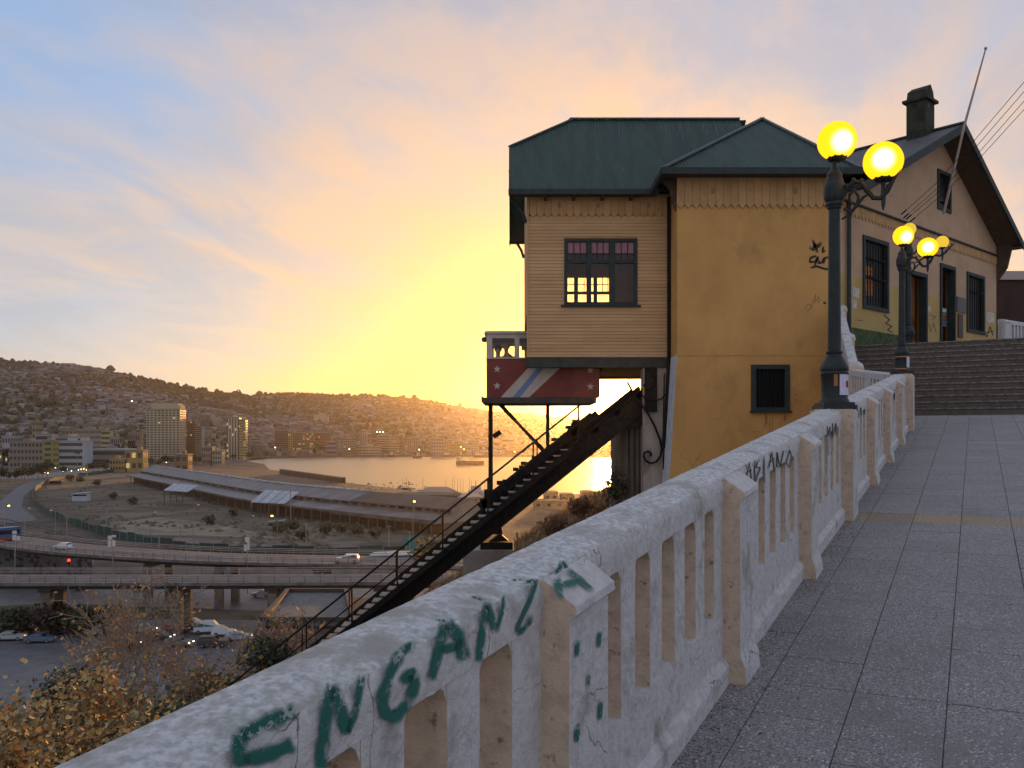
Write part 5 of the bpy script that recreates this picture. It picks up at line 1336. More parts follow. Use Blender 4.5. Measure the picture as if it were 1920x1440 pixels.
def viaduct(name, label, cl, width, pillars, rail_h=(0.45, 0.8, 1.1)):
    root = empty(name, label, 'viaduct', None, tuple(cl[0] + Vector((0, 0, -9))))
    pp = catmull(cl, 6)
    side = []
    for i, p in enumerate(pp):
        d = pp[min(i + 1, len(pp) - 1)] - pp[max(i - 1, 0)]; d.z = 0; d.normalize(); n = Vector((d.y, -d.x, 0))
        side.append((p + n * width / 2, p - n * width / 2))
    def slabr(mb, off0, off1, w=1.0):
        vs = []
        for (a, b), p in zip(side, pp):
            aa = p + (a - p) * w; bb = p + (b - p) * w
            for q, o in ((aa, off1), (bb, off1), (bb, off0), (aa, off0)): vs.append((q.x, q.y, q.z + o))
        n = len(side)
        fs = [(4 * i + k, 4 * i + (k + 1) % 4, 4 * i + 4 + (k + 1) % 4, 4 * i + 4 + k) for i in range(n - 1) for k in range(4)] + [(3, 2, 1, 0), (4 * n - 4, 4 * n - 3, 4 * n - 2, 4 * n - 1)]
        mb.add(vs, fs)
    mb = MB(); slabr(mb, -0.5, 0.0); part(mb, 'deck', M_deck, root)
    mb = MB(); slabr(mb, -1.25, -0.502, 0.72); part(mb, 'beam', M_under_v, root)
    mb = MB(); ribbon(mb, [(p + (a - p) * 0.9, p + (b - p) * 0.9) for (a, b), p in zip(side, pp)], 0.012); part(mb, 'carriageway', M_asph2, root)
    M_line = mat('road_line', (0.45, 0.44, 0.42), 0.7, (0.25, 0.25, 0.24), 0.6)
    for i in range(len(pp) - 1):
        for f0 in (0.0, 0.5):
            q0 = [side[i][0] * (1 - f) + side[i][1] * f for f in (0.49, 0.51)]; q1 = [side[i + 1][0] * (1 - f) + side[i + 1][1] * f for f in (0.49, 0.51)]
            a0 = [x + (y - x) * f0 for x, y in zip(q0, q1)]; a1 = [x + (y - x) * (f0 + 0.22) for x, y in zip(q0, q1)]
            if not in_view(a0[0], 10): continue
            mb = MB(); ribbon(mb, [(a0[0], a0[1]), (a1[0], a1[1])], 0.02); part(mb, 'lane_mark', M_line, root)
    for k in (0.06, 0.94):
        mb = MB(); ribbon(mb, [(s[0] * (1 - k + 0.008) + s[1] * (k - 0.008), s[0] * (1 - k - 0.008) + s[1] * (k + 0.008)) for s in side], 0.02); part(mb, 'edge_line', M_line, root)
    pm = MB(); pm.box(-0.07, 0.07, -0.05, 0.05, 0, 1.15); pme = pm.mesh('rail_post', M_post)
    for k in (0, 1):
        line = [s[k] for s in side]
        for h in rail_h:
            mb = MB(); mb.tube([(p.x, p.y, p.z + h) for p in line], 0.075, 4); part(mb, 'rail', M_rail, root)
        acc = 0.0
        for a, b in zip(line, line[1:]):
            L = (b - a).length
            while acc < L:
                q = a + (b - a) * (acc / L)
                if in_view(q, 20):
                    o = inst('rail_post', pme, root, q); o.matrix_parent_inverse = Matrix.Translation(-Vector(root.location))
                acc += 2.5
            acc -= L
    for px in pillars:
        i = min(range(len(pp)), key=lambda j: abs(CX + F * pp[j].x / pp[j].y - px))
        for k in (0, 1):
            c = pp[i] + (side[i][k] - pp[i]) * 0.5
            mb = MB(); mb.box(c.x - 0.75, c.x + 0.75, c.y - 0.6, c.y + 0.6, -33.2, c.z - 1.24); part(mb, 'pillar', mat('pillar_concrete', (0.20, 0.165, 0.13), 0.9, (0.13, 0.11, 0.09), 0.5), root)
        c = pp[i]; mb = MB(); mb.box(c.x - 1.1, c.x + 1.1, c.y - width * .36, c.y + width * .36, c.z - 1.8, c.z - 1.245); part(mb, 'cross_beam', M_under_v, root)
    return root, side
VZ = -23.6
d1 = [G(x, y, VZ) for x, y in ((1080, 1054), (900, 1053), (700, 1050), (560, 1048), (400, 1044), (250, 1036), (118, 1026), (0, 1011), (-160, 992))]
v1, _ = viaduct('far_viaduct', 'farther road viaduct curving off to the left with the white cars on it', d1, 12.0, (900, 760, 600, 430, 300))
d2 = [G(x, y, -23.9) for x, y in ((1080, 1083), (800, 1083), (560, 1084), (300, 1085), (60, 1085), (-200, 1085))]
v2, _ = viaduct('near_viaduct', 'nearer straight road viaduct on square pillars above the street', d2, 9.0, (880, 715, 518, 330, 90))
# painted retaining wall where the far viaduct comes down on the left
mb = MB(); a, b = G(-30, 1074, -31), G(150, 1076, -31)
mb.slab([(a.x, a.y + 6, -33), (b.x, b.y + 6, -33), (b.x, b.y + 6, -25.6), (a.x, a.y + 6, -24.6)], (0, 0.6, 0))
rw = tag(mb.build('graffiti_wall', mat('graffiti_wall', (0.16, 0.15, 0.16), 0.9, (0.05, 0.05, 0.06), 0.9, 0.52, 0.56, col3=(0.22, 0.12, 0.18), scale3=0.35, lo3=0.62, hi3=0.66)), 'graffiti covered retaining wall under the left end of the viaduct', 'wall')
wp = on_plane((0, a.y + 5.9, 0), (0, -1, 0))
for (x0, x1, y0, y1, c, nm) in ((33, 48, 1037, 1063, (0.30, 0.32, 0.40), 'pale_panel'), (48, 80, 1039, 1062, (0.05, 0.20, 0.36), 'blue_mural')):
    mb = MB(); mb.add([tuple(wp(x, y)[0]) for x, y in ((x0, y1), (x1, y1), (x1, y0), (x0, y0))], [(0, 1, 2, 3)]); o = mb.build(nm, mat(nm, c, 0.8, tuple(v * 0.6 for v in c), 0.6)); o.parent = rw
o = strokes('mural_figures', [([(52, 1060), (54, 1042), (58, 1060)], 5), ([(66, 1046), (71, 1050), (76, 1046)], 2.5), ([(73, 1060), (75, 1048)], 4), ([(50, 1058), (78, 1061)], 2)], 3, wp, M_black, None); o.parent = rw
o = strokes('graffiti', [([(84 + k * 6, 1043 + (k % 2) * 3), (86 + k * 6, 1066), (90 + k * 6, 1046 + (k % 3) * 3)], 1.3) for k in range(7)], 3, wp, paint('pink_spray', (0.32, 0.22, 0.30), 0.8, 3), None); o.parent = rw

# ------------------------------------------------------------------ cars
M_tyre = mat('tyre', (0.012, 0.012, 0.012), 0.8); M_cg = mat('car_glass', (0.015, 0.018, 0.022), 0.08, spec=0.6); M_hub = mat('hub', (0.25, 0.25, 0.26), 0.4, metal=0.6)
M_tail = emit('tail_light', (1.0, 0.05, 0.02), 1.6); M_tail0 = mat('tail_lens', (0.25, 0.01, 0.01), 0.3); M_head = emit('head_light', (1.0, 0.93, 0.75), 4.0); M_head0 = mat('head_lens', (0.5, 0.5, 0.5), 0.15)


def car(name, label, loc, rz, col, kind='hatch', lights=None, group='cars on the streets below'):
    root = empty(name, label, 'car', group, loc); root.rotation_euler = (0, 0, rz)
    L, Wd, Hh = {'hatch': (3.9, 1.70, 1.48), 'suv': (4.7, 1.86, 1.70), 'sedan': (4.4, 1.74, 1.42), 'pickup': (5.0, 1.82, 1.72), 'van': (4.9, 1.9, 2.0)}[kind]
    m = mat('car_paint_%.2f_%.2f_%.2f' % col, col, 0.28, spec=0.6)
    x0, x1 = -L / 2, L / 2        # front at +x
    prof = {'hatch': [(x0, .35), (x0 + .02, .85), (x0 + .12, 1.0), (x0 + .42, Hh), (x0 + 1.9, Hh), (x0 + 2.75, .98), (x1 - .12, .80), (x1, .60), (x1, .32)],
            'suv': [(x0, .40), (x0 + .02, 1.0), (x0 + .10, 1.12), (x0 + .35, Hh - .04), (x0 + .6, Hh), (x0 + 2.5, Hh), (x0 + 3.3, 1.12), (x1 - .15, .98), (x1, .72), (x1, .38)],
            'sedan': [(x0, .35), (x0 + .02, .85), (x0 + .1, .95), (x0 + .65, .97), (x0 + 1.2, Hh), (x0 + 2.4, Hh), (x0 + 3.2, .95), (x1 - .15, .80), (x1, .58), (x1, .32)],
            'pickup': [(x0, .50), (x0, 1.05), (x0 + 1.75, 1.05), (x0 + 1.85, Hh), (x0 + 3.0, Hh), (x0 + 3.7, 1.10), (x1 - .12, 1.0), (x1, .78), (x1, .45)],
            'van': [(x0, .38), (x0, 1.2), (x0 + .12, Hh), (x0 + 3.2, Hh), (x0 + 4.0, 1.15), (x1 - .1, 1.0), (x1, .7), (x1, .38)]}[kind]
    n = len(prof); vs = []
    for y, sc in ((-Wd / 2, 1), (Wd / 2, 1)):
        for x, z in prof:
            yy = y * (0.84 if z > 1.15 else 1.0); vs.append((x, yy, z))
    mb = MB(); mb.add(vs, [tuple(reversed(range(n))), tuple(range(n, 2 * n))] + [(i, (i + 1) % n, n + (i + 1) % n, n + i) for i in range(n)])
    body = mb.build('body', m, root, smooth='auto')
    roof_pts = [p for p in prof if p[1] > Hh - 0.06]; rx0, rx1 = roof_pts[0][0], roof_pts[-1][0]
    base = 0.98 if kind in ('hatch', 'sedan') else 1.14
    fx = prof[[i for i, p in enumerate(prof) if p == roof_pts[-1]][0] + 1][0]
    for sgn in (-1, 1):
        y0, y1 = sgn * (Wd / 2 * (0.985 if base < 1.15 else 0.9) + 0.006), sgn * (Wd / 2 * 0.84 + 0.014)
        bx = rx0 - 0.12
        a0, a1 = (bx, fx - 0.2)
        mid = (rx0 + rx1) / 2 + 0.1
        for (p, q, tp, tq) in ((a0 + 0.05, mid - 0.04, rx0 + 0.02, mid - 0.04), (mid + 0.04, a1, mid + 0.04, rx1 + 0.04)):
            mb = MB(); f = [(p, y0, base + 0.03), (q, y0, base + 0.03), (tq, y1, Hh - 0.09), (tp, y1, Hh - 0.09)]
            mb.add(f, [(0, 1, 2, 3) if sgn < 0 else (3, 2, 1, 0)]); mb.build('side_window', M_cg, root)
        for wx in (x0 + 0.78, x1 - 0.82):
            mb = MB(); mb.tube([(wx, sgn * (Wd / 2 - 0.2), 0.32), (wx, sgn * (Wd / 2 + 0.012), 0.32)], 0.32, 14); w_ = mb.build('wheel', M_tyre, root, smooth='auto')
            mb = MB(); mb.tube([(wx, sgn * (Wd / 2), 0.32), (wx, sgn * (Wd / 2 + 0.022), 0.32)], 0.19, 10); mb.build('hub', M_hub, w_)
    k = Wd / 2 * 0.80
    def glassq(nm, xa, za, xb, zb):
        n_ = Vector((-(zb - za), 0, xb - xa)).normalized() * 0.012
        if n_.z < 0: n_ = -n_
        mb = MB(); mb.add([(xa + n_.x, -k, za + n_.z), (xa + n_.x, k, za + n_.z), (xb + n_.x, k * .95, zb + n_.z), (xb + n_.x, -k * .95, zb + n_.z)], [(0, 1, 2, 3)]); mb.build(nm, M_cg, root)
    glassq('windscreen', fx - 0.1, base + 0.06, rx1 + 0.06, Hh - 0.06)
    i0 = [i for i, p in enumerate(prof) if p == roof_pts[0]][0]
    glassq('rear_window', prof[i0 - 1][0] * 0.8 + rx0 * 0.2, prof[i0 - 1][1] * .8 + Hh * .2, rx0 - 0.02, Hh - 0.06)
    for sgn in (-1, 1):
        mb = MB(); mb.box(x0 - 0.012, x0 + 0.1, sgn * (Wd / 2 - 0.16) - 0.13, sgn * (Wd / 2 - 0.16) + 0.13, 0.72, 0.95); mb.build('tail_light', M_tail if lights in ('tail', 'both') else M_tail0, root)
        mb = MB(); mb.box(x1 - 0.1, x1 + 0.012, sgn * (Wd / 2 - 0.22) - 0.16, sgn * (Wd / 2 - 0.22) + 0.16, 0.60, 0.76); mb.build('headlight', M_head if lights in ('head', 'both') else M_head0, root)
    return root
WH, SI, DK, BL, RD = (0.62, 0.63, 0.66), (0.33, 0.35, 0.37), (0.03, 0.03, 0.035), (0.08, 0.12, 0.2), (0.25, 0.05, 0.04)
c = G(650, 1056, VZ); car('car', 'white estate car with red tail light driving on the farther viaduct', c, R(180), WH, 'suv', 'tail')
c = G(118, 1030, VZ); car('car', 'small white hatchback on the left bend of the viaduct', c, R(158), WH, 'hatch')
c = G(490, 1119, -32.9); car('car', 'silver hatchback beside a pillar on the street under the viaducts', c, R(180), SI, 'hatch', 'tail')
c = G(152, 1104, -32.9); car('car', 'dark car braking with red lights under the near viaduct', c, R(110), (0.10, 0.10, 0.11), 'sedan', 'tail')
c = G(268, 1106, -32.9); car('car', 'grey car half hidden by the autumn tree on the street', c, R(176), SI, 'sedan')
for (x, y, rz, col, kd, li, lab) in ((8, 1181, 10, WH, 'hatch', None, 'white car at the far left of the parking street'), (20, 1200, 8, SI, 'sedan', None, 'silver car in front at the far left parking row'),
        (108, 1186, -20, (0.5, 0.32, 0.32), 'hatch', None, 'pinkish white parked car behind the dark shrubs'), (130, 1178, -20, WH, 'hatch', None, 'white parked car behind the pinkish one'), (268, 1186, -6, SI, 'sedan', 'head', 'grey car with headlights on seen through bare branches'),
        (300, 1199, -8, DK, 'sedan', 'head', 'black car with headlights on below the bare tree'), (362, 1178, 8, WH, 'pickup', None, 'white pickup parked right of the bare tree'), (392, 1186, 14, (0.55, 0.62, 0.70), 'van', None, 'pale blue van parked by the pickup'),
        (420, 1191, 10, WH, 'hatch', None, 'white hatchback at the end of the parked row'), (240, 1213, -12, DK, 'hatch', 'head', 'dark car waiting nearest the crossing'), (335, 1211, -10, (0.12, 0.13, 0.14), 'sedan', 'head', 'charcoal car with headlights behind the branches'), (205, 1183, -8, (0.16, 0.15, 0.15), 'sedan', None, 'dark grey car by the crossing poles'), (45, 1186, 6, DK, 'sedan', None, 'black car between the white cars at the left'), (168, 1190, -14, SI, 'hatch', None, 'silver hatchback parked in the middle of the row'), (330, 1186, 6, RD, 'hatch', None, 'red hatchback left of the white pickup'), (448, 1200, 12, SI, 'sedan', None, 'silver sedan nearest the brown roofed building'), (400, 1212, 8, DK, 'suv', None, 'black off-roader in front of the blue van'), (75, 1204, 4, BL, 'sedan', None, 'dark blue sedan nearest the left edge')):
    car('car', lab, G(x, y, -32.95), R(rz), col, kd, li)
# bus at the left edge
bu = empty('bus', 'blue and red bus leaving the picture at the left edge', 'bus', None, tuple(G(-6, 1016, VZ)))
bu.rotation_euler = (0, 0, R(62))
for nm, q, m in (('body', (-5, 5, -1.25, 1.25, 0.5, 3.1), mat('bus_blue', (0.05, 0.10, 0.22), 0.4)), ('skirt', (-5.02, 5.02, -1.27, 1.27, 0.3, 0.9), mat('bus_red', (0.35, 0.05, 0.03), 0.4)), ('rear_window', (-5.03, -4.9, -1.0, 1.0, 1.6, 2.7), M_cg), ('side_window', (-4.5, 4.6, -1.262, 1.262, 1.6, 2.5), M_cg)):
    mb = MB(); mb.box(*q); mb.build(nm, m, bu)
for x in (-3, 3):
    mb = MB(); mb.tube([(x, -1.28, 0.45), (x, 1.28, 0.45)], 0.45, 12); mb.build('wheel', M_tyre, bu)

# ------------------------------------------------------------------ lamp posts, poles, billboards
M_pole = mat('grey_pole', (0.20, 0.19, 0.18), 0.7); M_wood = mat('pale_concrete_pole', (0.26, 0.24, 0.21), 0.9)
M_yl = emit('sodium_lamp', (1.0, 0.62, 0.10), 9.0); M_wl = emit('white_lamp', (1.0, 0.95, 0.85), 6.0); M_off = mat('unlit_lamp_head', (0.6, 0.6, 0.58), 0.5)


def street_light(label, px, ytop, ybase, lit, z=-33.0, dirx=1, name='road_light', arm=1.4):
    b = G(px, ybase, z); h = (HZ - ytop) / F * b.y - z
    root = empty(name, label, 'street light', 'road lights on tall poles', tuple(b))
    r = max(0.10, b.y * 0.00035)
    MB().tube([(0, 0, 0), (0, 0, h * 0.85), (dirx * arm * 0.35, 0, h * 0.96), (dirx * arm, 0, h)], [r, r * .7, r * .6, r * .5], 6).build('pole', M_pole, root)
    mb = MB(); s = max(0.35, b.y * 0.0012); mb.sphere((dirx * arm * 1.1, 0, h - 0.05), s, 8, 6, 0.6); mb.build('lamp_head', {None: M_off, 'y': M_yl, 'w': M_wl}[lit], root, smooth=True)
    return root
for px, yt, yb, lit, dx, lab in ((362, 946, 1036, None, 1, 'tall unlit curved lamp post before the vacant lot'), (104, 957, 1012, None, -1, 'unlit lamp post beside the curved green fence'), (8, 948, 1000, 'y', 1, 'lit yellow street light at the left edge'),
        (520, 967, 1034, 'y', -1, 'lit yellow street light before the canopied shed'), (775, 940, 1030, 'y', 0.2, 'lit yellow street light in front of the shed gable'), (46, 953, 1010, None, 1, 'pale lamp post nearest the bus'), (484, 967, 1020, None, -1, 'unlit lamp post just left of the lit one'),
        (282, 960, 1020, None, 1, 'thin lamp post over the grey yard'), (658, 1066, 1140, None, 1, 'small lamp post rising between the viaduct pillars')):
    street_light(lab, px, yt, yb, lit, dirx=dx)
for px, yt, yb, lab in ((163, 868, 926, 'tall pale mast beside the white site hut'), (200, 955, 1001, 'concrete pole left of the crossed fence'), (338, 972, 1010, 'concrete pole behind the tall lamp post'), (574, 980, 1034, 'concrete utility pole behind the white car'), (729, 984, 1030, 'concrete utility pole near the shed gable'), (768, 995, 1034, 'thin pole carrying two cameras beside the blue green hoarding'), (298, 1000, 1032, 'short pole in the railway verge'), (125, 968, 1008, 'slim pole over the railway verge'), (545, 905, 975, 'pole rising in front of the long shed')):
    b = G(px, yb, -33.0); h = (HZ - yt) / F * b.y + 33
    root = empty('utility_pole', lab, 'pole', 'plain poles round the vacant lot', tuple(b)); r = max(0.14, b.y * 0.0006)
    MB().tube([(0, 0, 0), (0, 0, h)], [r, r * 0.7], 6).build('pole', M_wood, root)
    mb = MB(); mb.bar((-0.8, 0, h - 0.5), (0.8, 0, h - 0.5), 0.14); mb.build('crossarm', M_wood, root)
for px, yt, yb, pan, lab in ((28, 994, 1034, ((24, 32, 995, 1001), (24, 31, 1003, 1013), (32, 39, 1005, 1013)), 'leftmost cluster of white banner panels on a post'), (211, 1003, 1042, ((203, 210, 1004, 1012), (211, 218, 1003, 1007), (203, 209, 1013, 1025), (211, 217, 1013, 1024)), 'middle cluster of white banner panels on a post'), (464, 1007, 1044, ((460, 464, 1007, 1016), (464, 468, 1007, 1019), (458, 463, 1021, 1033), (464, 468, 1020, 1031)), 'rightmost cluster of white banner panels on a post')):
    b = G(px, yb, VZ) ; b = Vector((b.x, b.y - 7, VZ)); b.x = (px - CX) / F * b.y
    root = empty('banner_post', lab, 'banner', 'banner posts along the viaduct', tuple(b))
    MB().tube([(0, 0, -6), (0, 0, (HZ - yt) / F * b.y - VZ)], 0.1, 6).build('post', M_pole, root)
    for (x0, x1, y0, y1) in pan:
        a0 = P(x0, y1, b.y); a1 = P(x1, y0, b.y); mb = MB(); mb.box(a0.x - b.x, a1.x - b.x, -0.2, -0.12, a0.z - b.z, a1.z - b.z); mb.build('panel', mat('banner_white', (0.55, 0.55, 0.54), 0.7), root)
# traffic light showing red, and a leaning post on the verge
b = G(130, 1100, -33); root = empty('traffic_light', 'traffic light showing red under the viaduct', 'traffic light', None, (b.x, b.y, -33)); h = (HZ - 1051) / F * b.y + 33
MB().tube([(0, 0, 0), (0, 0, h - 0.8)], 0.09, 6).build('post', M_dark, root); mb = MB(); mb.box(-0.25, 0.25, -0.2, 0.2, h - 0.9, h + 0.5); mb.build('housing', M_dark, root)
mb = MB(); mb.sphere((0, -0.25, h + 0.1), 0.32, 8, 6); mb.build('red_lens', emit('red_signal', (1.0, 0.03, 0.02), 4.0), root)

# ------------------------------------------------------------------ green fence round the lot
FE = empty('screen_fence', 'long dark green screen fence curving round the vacant lot', 'fence', None, tuple(G(500, 1036)))
M_scr = mat('green_screen_cloth', (0.012, 0.050, 0.042), 0.85, (0.02, 0.065, 0.055), 0.25, rnd=0.2)
fl = catmull([G(x, y) for x, y in ((760, 1042), (640, 1044), (520, 1042), (400, 1038), (300, 1026), (210, 1007), (130, 983), (85, 962), (62, 940), (70, 918), (110, 900), (190, 888), (270, 878))], 12)
acc = []
last = fl[0]
for p in fl[1:]:
    if (p - last).length >= 5.0: acc.append((last, p)); last = p
for i, (a, b) in enumerate(acc):
    hh = 2.6 + 0.35 * math.sin(i * 1.7)
    mb = MB(); mb.slab([tuple(a), tuple(b), tuple(b + Vector((0, 0, hh))), tuple(a + Vector((0, 0, hh + 0.15)))], (0, 0.12, 0)); part(mb, 'screen_panel', M_scr, FE)
    mb = MB(); mb.bar(tuple(a), tuple(a + Vector((0, 0, 3.0))), 0.16); part(mb, 'fence_post', M_pole, FE)
mb = MB(); a = G(756, 1034); b = G(786, 1034); mb.slab([tuple(a), tuple(b), tuple(b + Vector((0, 0, 3.9))), tuple(a + Vector((0, 0, 3.9)))], (0, 0.3, 0))
tag(mb.build('hoarding', mat('turquoise_hoarding', (0.03, 0.20, 0.19), 0.7)), 'turquoise site hoarding beside the end of the green fence', 'hoarding')
# small huts and a low white roof
def hut(label, px0, px1, yt, yb, colw, colr, z=-33.0, dep=4.0, tilt=0.6):
    a = G(px0, yb, z); b = G(px1, yb, z); h = (HZ - yt) / F * a.y - z
    root = empty('site_hut', label, 'hut', None, tuple(a))
    mb = MB(); mb.box(0, b.x - a.x, 0, dep, 0, h - tilt); mb.build('walls', mat('hut_%.2f' % colw[0], colw, 0.8), root)
    mb = MB(); mb.slab([(-0.5, -0.6, h - tilt), (b.x - a.x + 0.5, -0.6, h), (b.x - a.x + 0.5, dep + 0.4, h), (-0.5, dep + 0.4, h - tilt)], (0, 0, 0.25)); mb.build('roof', mat('hutroof_%.2f' % colr[0], colr, 0.6), root)
    mb = MB(); mb.box(0.3, b.x - a.x - 0.3, -0.03, 0.02, h - tilt - 1.1, h - tilt - 0.35); mb.build('window_strip', M_cg, root)
hut('white site hut with a tilted roof in the vacant lot', 135, 163, 924, 940, (0.42, 0.46, 0.50), (0.5, 0.56, 0.62))
hut('flat dark hut near the far corner of the lot', 92, 115, 901, 908, (0.05, 0.06, 0.06), (0.12, 0.14, 0.16))
hut('small grey shed below the white canopies', 502, 530, 977, 992, (0.22, 0.21, 0.19), (0.2, 0.2, 0.19))
hut('long low white roofed kiosk beside the far viaduct', 698, 795, 1040, 1052, (0.35, 0.36, 0.38), (0.40, 0.44, 0.48), z=-24.5, dep=5.0, tilt=0.3)

# ------------------------------------------------------------------ the long shed
WHS = empty('long_shed', 'long curving railway shed with grey sheet roofs and white canopies', 'warehouse', None, tuple(G(560, 972)))
bl = catmull([G(x, y) for x, y in ((818, 1003), (700, 989), (560, 971), (450, 953), (330, 924), (245, 904))], 4)
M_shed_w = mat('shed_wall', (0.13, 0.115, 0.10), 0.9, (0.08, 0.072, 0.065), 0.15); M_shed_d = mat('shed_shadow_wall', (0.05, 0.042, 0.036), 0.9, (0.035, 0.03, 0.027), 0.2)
M_shr1 = mat('blue_grey_sheet', (0.145, 0.155, 0.165), 0.65, (0.095, 0.10, 0.108), 0.18, 0.42, 0.6); M_shr2 = mat('brown_sheet', (0.085, 0.073, 0.062), 0.8, (0.06, 0.052, 0.046), 0.12); M_can = mat('white_canopy_sheet', (0.36, 0.40, 0.45), 0.6, (0.28, 0.31, 0.34), 0.5, rnd=0.12)
def nrm(i):
    d = bl[min(i + 1, len(bl) - 1)] - bl[max(i - 1, 0)]; d.normalize(); return Vector((d.y, -d.x, 0))       # towards the back
offs = [(nrm(i)) for i in range(len(bl))]
if offs[0].y < 0: offs = [-o for o in offs]
pt = lambda i, d, z: tuple(bl[i] + offs[i] * d + Vector((0, 0, z)))
for i in range(len(bl) - 1):
    j = i + 1; old = i < 6
    def q(nm, m, a, b, th=(0, 0, -0.25)):
        mb = MB(); mb.slab([pt(i, *a), pt(j, *a), pt(j, *b), pt(i, *b)], th); part(mb, nm, m, WHS)
    q('upper_roof', M_shr2 if old else M_shr1, (6.5, 8.2), (16, 11.5))
    q('upper_roof', M_shr2 if old else M_shr1, (26, 8.0), (16.02, 11.5))
    q('clerestory', M_shed_w, (6.8, 6.3), (6.8, 8.2), tuple(offs[i] * 0.3))
    q('canopy_roof', mat('dirty_canopy', (0.14, 0.135, 0.13), 0.8, (0.10, 0.095, 0.09), 0.12) if old else mat('grey_canopy', (0.17, 0.175, 0.18), 0.7, (0.12, 0.122, 0.125), 0.12), (-2.5, 4.9), (6.7, 6.3))
    q('fascia', M_shed_w, (-2.6, 3.7) if old else (-2.6, 4.3), (-2.6, 5.1), tuple(offs[i] * 0.3))
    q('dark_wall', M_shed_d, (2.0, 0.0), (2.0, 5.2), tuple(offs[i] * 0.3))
    for k in range(2):
        f = (k + 0.25) / 2
        a = Vector(pt(i, 6.75, 7.0)); b = Vector(pt(j, 6.75, 7.0)); m0 = a + (b - a) * f; m1 = a + (b - a) * (f + 0.3)
        mb = MB(); mb.slab([tuple(m0), tuple(m1), tuple(m1 + Vector((0, 0, 0.8))), tuple(m0 + Vector((0, 0, 0.8)))], tuple(-offs[i] * 0.1)); part(mb, 'clerestory_window', M_cg, WHS)
    if not old:
        for k in range(3):
            f = k / 3 + 0.05
            a = Vector(pt(i, 15.2, 11.5)); b = Vector(pt(j, 15.2, 11.5)); m0 = a + (b - a) * f; m1 = a + (b - a) * (f + 0.2)
            mb = MB(); mb.slab([tuple(m0), tuple(m1), tuple(m1 + offs[i] * 1.8), tuple(m0 + offs[i] * 1.8)], (0, 0, 0.5)); part(mb, 'roof_light', M_can, WHS)
    for k in (0, 0.5):
        a = Vector(pt(i, -2.2, 0)) * (1 - k) + Vector(pt(j, -2.2, 0)) * k; mb = MB(); mb.bar(tuple(a), tuple(a + Vector((0, 0, 4.6))), 0.4); part(mb, 'canopy_post', M_shed_w, WHS)
# gable end nearest the camera
mb = MB(); mb.add([pt(0, -2.6, 3.7), pt(0, 6.8, 3.7), pt(0, 6.8, 6.4), pt(0, -2.6, 5.1)], [(0, 1, 2, 3)]); mb.add([pt(0, 6.8, 3.7), pt(0, 26, 3.7), pt(0, 26, 8.0), pt(0, 16, 11.6), pt(0, 6.8, 8.4)], [(0, 1, 2, 3, 4)]); part(mb, 'gable_end', mat('pale_gable', (0.24, 0.22, 0.185), 0.85, (0.19, 0.175, 0.15), 0.2), WHS)
mb = MB(); mb.add([pt(0, 2, 0), pt(0, 26, 0), pt(0, 26, 3.7), pt(0, 2, 3.7)], [(0, 1, 2, 3)]); part(mb, 'gable_base', mat('ochre_base', (0.12, 0.095, 0.06), 0.9), WHS)
for (x0, x1, y0, y1) in ((306, 372, 906, 922), (470, 562, 918, 944)):
    for k in range(4):
        f0, f1 = k / 4 + 0.01, (k + 1) / 4 - 0.012
        sk = (x1 - x0) * 0.30
        Ya = 33 * F / (y1 + 26 - HZ); zz = (HZ - y1) / F * Ya
        lo0 = P(x0 + (x1 - sk - x0) * f0, y1 - 3 * (1 - f0), Ya); lo1 = P(x0 + (x1 - sk - x0) * f1, y1 - 3 * (1 - f1), Ya)
        hi0 = P(x0 + sk + (x1 - x0 - sk) * f0, y0 + 4 * f0, Ya + 11); hi1 = P(x0 + sk + (x1 - x0 - sk) * f1, y0 + 4 * f1, Ya + 11)
        mb = MB(); mb.slab([tuple(lo0), tuple(lo1), tuple(hi1), tuple(hi0)], (0, 0, -0.25)); part(mb, 'canopy_panel', M_can, WHS)
        mb = MB(); mb.bar(tuple(lo0 + Vector((0, 1, -0.3))), (lo0.x, lo0.y + 1, -33), 0.4); part(mb, 'canopy_post', M_shed_w, WHS)

# ------------------------------------------------------------------ brown roofed building at the foot of the track
LO = empty('lower_station', 'low building with flat grey roof and brown slatted sheeting beside the track', 'building', None, tuple(P(580, 1180, 95)))
zr = -0.208 * 96
r0 = [P(492, 1165, 96), P(662, 1165, 96)]
fz = r0[0].z
far = [Vector(((648 - CX) / F * 114, 114, fz)), Vector(((540 - CX) / F * 114, 114, fz))]
mb = MB(); mb.slab([tuple(r0[0]), tuple(r0[1]), tuple(far[0]), tuple(far[1])], (0, 0, -0.5)); part(mb, 'flat_roof', mat('felt_roof', (0.11, 0.12, 0.125), 0.85, (0.085, 0.09, 0.095), 0.6), LO)
cs = [r0[0], r0[1], far[0], far[1]]
for i in range(4):
    mb = MB(); mb.bar(tuple(cs[i] + Vector((0, 0, 0.25))), tuple(cs[(i + 1) % 4] + Vector((0, 0, 0.25))), 0.5, 0.5); part(mb, 'parapet', mat('parapet', (0.05, 0.045, 0.042), 0.8), LO)
M_slat = mat('rust_brown_sheet', (0.085, 0.045, 0.032), 0.8, (0.05, 0.03, 0.024), 2.0, rnd=0.25)
for k in range(14):
    y0 = 95.4 - k * 1.25; z0 = fz - 0.7 - k * 0.28
    mb = MB(); mb.slab([(-27.6 + k * .4, y0, z0), (-15.2 + k * .2, y0, z0), (-15.2 + k * .2, y0 - 1.15, z0 - 0.25), (-27.6 + k * .4, y0 - 1.15, z0 - 0.25)], (0, 0, -0.12)); part(mb, 'roof_strip', M_slat, LO)
mb = MB(); mb.box(-27, -15.4, 96.2, 113, -33, fz - 0.52); part(mb, 'walls', M_shed_d, LO)
